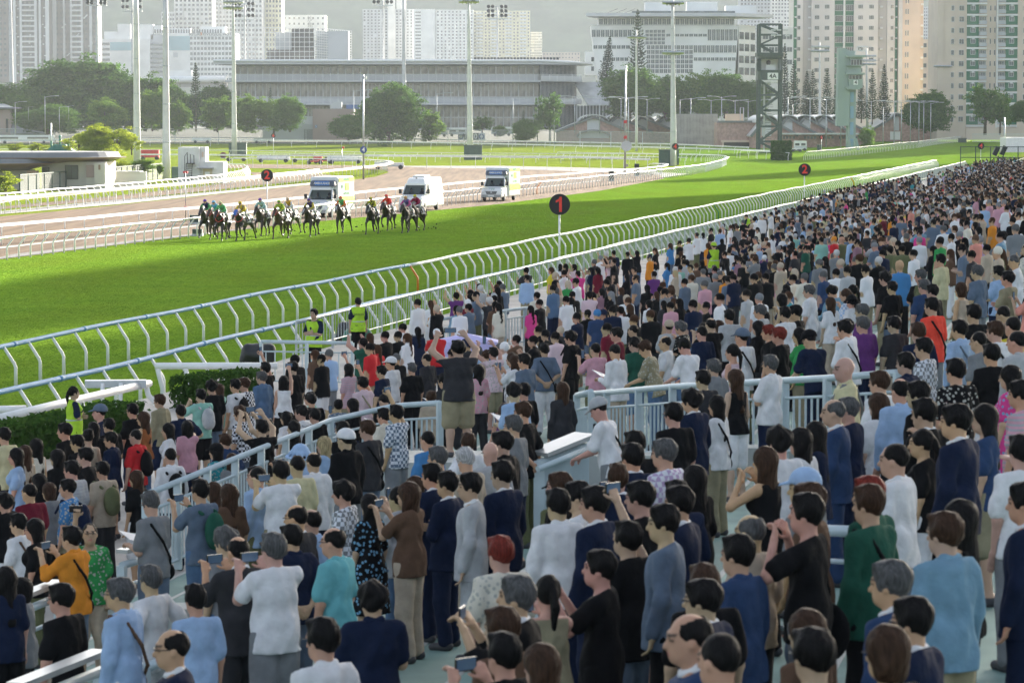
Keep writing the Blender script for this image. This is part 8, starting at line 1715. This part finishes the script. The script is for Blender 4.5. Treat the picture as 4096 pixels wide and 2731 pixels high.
MB().tube([(0, 0, a.z-.7), (d_.x, d_.y, c.z-.7)], .06, 6).build('handrail', M_LGREY, th); m.add([(0, .1, -.3), (d_.x, d_.y+.1, 0), (d_.x, d_.y+.1, c.z-.85), (0, .1, a.z-.85)], [(0, 1, 2, 3)]); m.build('panel', M_DKGREEN, th)
for k in range(9): q = k/8; MB().box(d_.x*q-.05, d_.x*q+.05, d_.y*q-.05, d_.y*q+.05, 0, (a.z+(c.z-a.z)*q)-.7).build('post', M_DKGREEN, th)
b = Bld('tent', 'plain white tent wall behind the dark green platform', 'tent', 4022, 668, 470); b.box('wall', M_WHITE, 4024, 4180, 551, 610, 0, 6)
b = Bld('tarmac_barrier', 'pale blue grey crowd barriers in a row before the beige tower', 'barrier', 3885, 572, 640)
m = MB()
for k in range(70): b.mb(m, 3890+k*4, 3891+k*4, 537, 566, 0, .05)
for y in (536, 566): b.mb(m, 3888, 4170, y, y+2, -.02, .07)
m.build('bars', M_LGREY, b.o)
# trailers, carts, lorries
def cart(label, x0, x1, y0, y1, load, name='trailer', cat='trailer', bed=M_STEEL):
    p = G((x0+x1)/2, y1); s = FPX/p.y; w = (x1-x0)/s/2; h = (y1-y0)/s; th = thing(name, p, label, cat, 'carts and trailers on the infield')
    MB().box(-w, w, -.8, .8, .42, .56).build('bed', bed, th); wm = MB().lathe([(.01, -.12), (.30, -.12), (.34, 0), (.30, .12), (.01, .12)], 12)
    for x in (-.75, .75):
        for y in (-.75, .75): link('wheel', wheel_m, th, (x*w, y, .34), rot=(PI/2, 0, 0), scale=.92)
    if load == 'pipes':
        pm = MB().tube([(-w*.96, 0, 0), (w*.96, 0, 0)], .11, 8).mesh('pipe', M_WHITE2)
        for j in range(3):
            for i in range(6-j): link('pipe', pm, th, (rnd.uniform(-.1, .1), -.62+i*.24+j*.12, .68+j*.2))
        for x in (-.8, .8): MB().box(x*w-.04, x*w+.04, -.8, -.74, .5, h).build('stake', M_STEEL, th)
    elif load == 'box':
        for y in (-.8, .76): MB().box(-w, w, y, y+.05, .56, h).build('side_panel', bed, th)
        for x in (-w, w-.05): MB().box(x, x+.05, -.75, .76, .56, h).build('end_panel', bed, th)
        for k in range(1, 4): MB().box(-w+2*w*k/4-.03, -w+2*w*k/4+.03, -.84, -.8, .5, h).build('rib', bed, th)
    elif load == 'tank': MB().box(-w*.95, -.05, -.75, .75, .56, h).build('tank', M_WHITE, th); MB().box(.05, w*.95, -.75, .75, .56, h*.9).build('tank', M_WHITE, th)
    elif load == 'tractor': MB().box(-w, -w*.1, -.6, .6, .5, h*.85).build('bonnet', M_RED, th); MB().box(-w*.1, w*.6, -.6, .6, .5, .8).build('seat_base', M_DARK, th); MB().box(w*.2, w*.5, -.3, .3, .8, 1.1).build('seat', M_DARK, th)
    elif load == 'frame':
        for x in (-w, -w/3, w/3, w-.06): MB().box(x, x+.06, -.8, -.74, .5, h).build('stake', M_BROWNR, th)
        MB().box(-w, w, -.8, -.74, h-.1, h).build('top_bar', M_BROWNR, th)
cart('trailer stacked with white rail pipes beside the control hut rail', 1028, 1160, 616, 650, 'pipes'); cart('empty stake sided cart between two loads of pipes', 1170, 1255, 618, 650, 'frame'); cart('small red tractor with a dark seat among the trailers', 1255, 1330, 622, 655, 'tractor', 'tractor', 'tractor', M_RED); cart('low red flatbed trailer in front of the red tractor', 1228, 1290, 640, 658, 'none', bed=M_RED); cart('long trailer stacked with white pipes below the blue 4 disc', 1310, 1450, 620, 656, 'pipes'); cart('pair of white tanks on a low trailer near the dirt turn', 1498, 1618, 648, 678, 'tank'); cart('red box trailer between the two thick white masts', 563, 637, 600, 640, 'box', bed=M_RED); cart('small grey cart beside the hose reel', 905, 985, 622, 646, 'none')
p = G(893, 634); th = thing('hose_reel', p, 'round maroon hose reel on the infield by the cabinet', 'reel'); MB().lathe([(.01, -.3), (.55, -.3), (.55, -.25), (.3, -.22), (.3, .22), (.55, .25), (.55, .3), (.01, .3)], 14).build('drum', MH, th, loc=(0, 0, .6), rot=(PI/2, 0, .4)); MB().box(-.5, .5, -.4, .4, 0, .12).build('base', M_STEEL, th)
def lorry(label, x0, x1, y0, y1, Y, cat='lorry', name='lorry', cabw=.28):
    p = AT((x0+x1)/2, y1, Y); s = FPX/Y; w = (x1-x0)/s/2; h = (y1-y0)/s; th = thing(name, p, label, cat, 'parked vehicles by the stables')
    loft(MB(), [(-1.1, .5, h, w, w*.97), (1.2, .5, h, w, w*.97)]).build('body', M_VWHITE, th)
    MB().box(-w*.9, -w*.2, -1.14, -1.09, h*.55, h*.78).build('window', M_GLASS, th); MB().box(w*.1, w*.8, -1.14, -1.09, h*.55, h*.78).build('window', M_GLASS, th); MB().box(-w*.98, w*.98, -1.13, -1.09, h*.38, h*.42).build('stripe', M_BLUEB, th)
    for x in (-.65, .65): link('wheel', wheel_m, th, (x*w, -1.0, .36), rot=(PI/2, 0, 0))
lorry('long white caravan parked behind the mesh fence', 1718, 1790, 516, 548, 730, 'caravan', 'caravan'); lorry('second white caravan next to the long one', 1795, 1868, 512, 547, 735, 'caravan', 'caravan'); lorry('white van behind the board of large numerals', 1965, 2050, 508, 545, 735, 'van', 'parked_van'); lorry('white horse lorry parked beside the lattice tower', 3176, 3225, 564, 606, 660); lorry('white car parked in front of the horse lorry', 3163, 3206, 594, 610, 652, 'car', 'parked_car'); lorry('low white van behind the far double rail', 770, 845, 553, 573, 735, 'van', 'parked_van'); lorry('white van partly behind the double rail below marker 6', 1015, 1090, 553, 575, 735, 'van', 'parked_van'); lorry('white van at the picture edge behind the fence', -20, 220, 541, 575, 738, 'van', 'parked_van')
# speakers and lamps by the inner rail, photo tripods
for lab, x, y, hh in (('dark box beside the inner rail ahead of the horses', 778, 898, .65), ('low dark box at the rail foot by the leading horse', 790, 945, .45), ('dark loudspeaker on the verge by the blank disc pole', 2547, 705, 1.6), ('small dark box near the inner rail bend', 2445, 725, 1.2)):
    p = G(x, y); th = thing('loudspeaker', p, lab, 'loudspeaker'); MB().box(-.3, .3, -.25, .25, .15, hh).build('cabinet', M_BOXGREEN, th); MB().box(-.26, .26, -.27, -.25, .3, hh-.1).build('grille', M_DARK, th); MB().box(-.34, .34, -.3, .3, 0, .15).build('stand', M_STEEL, th)
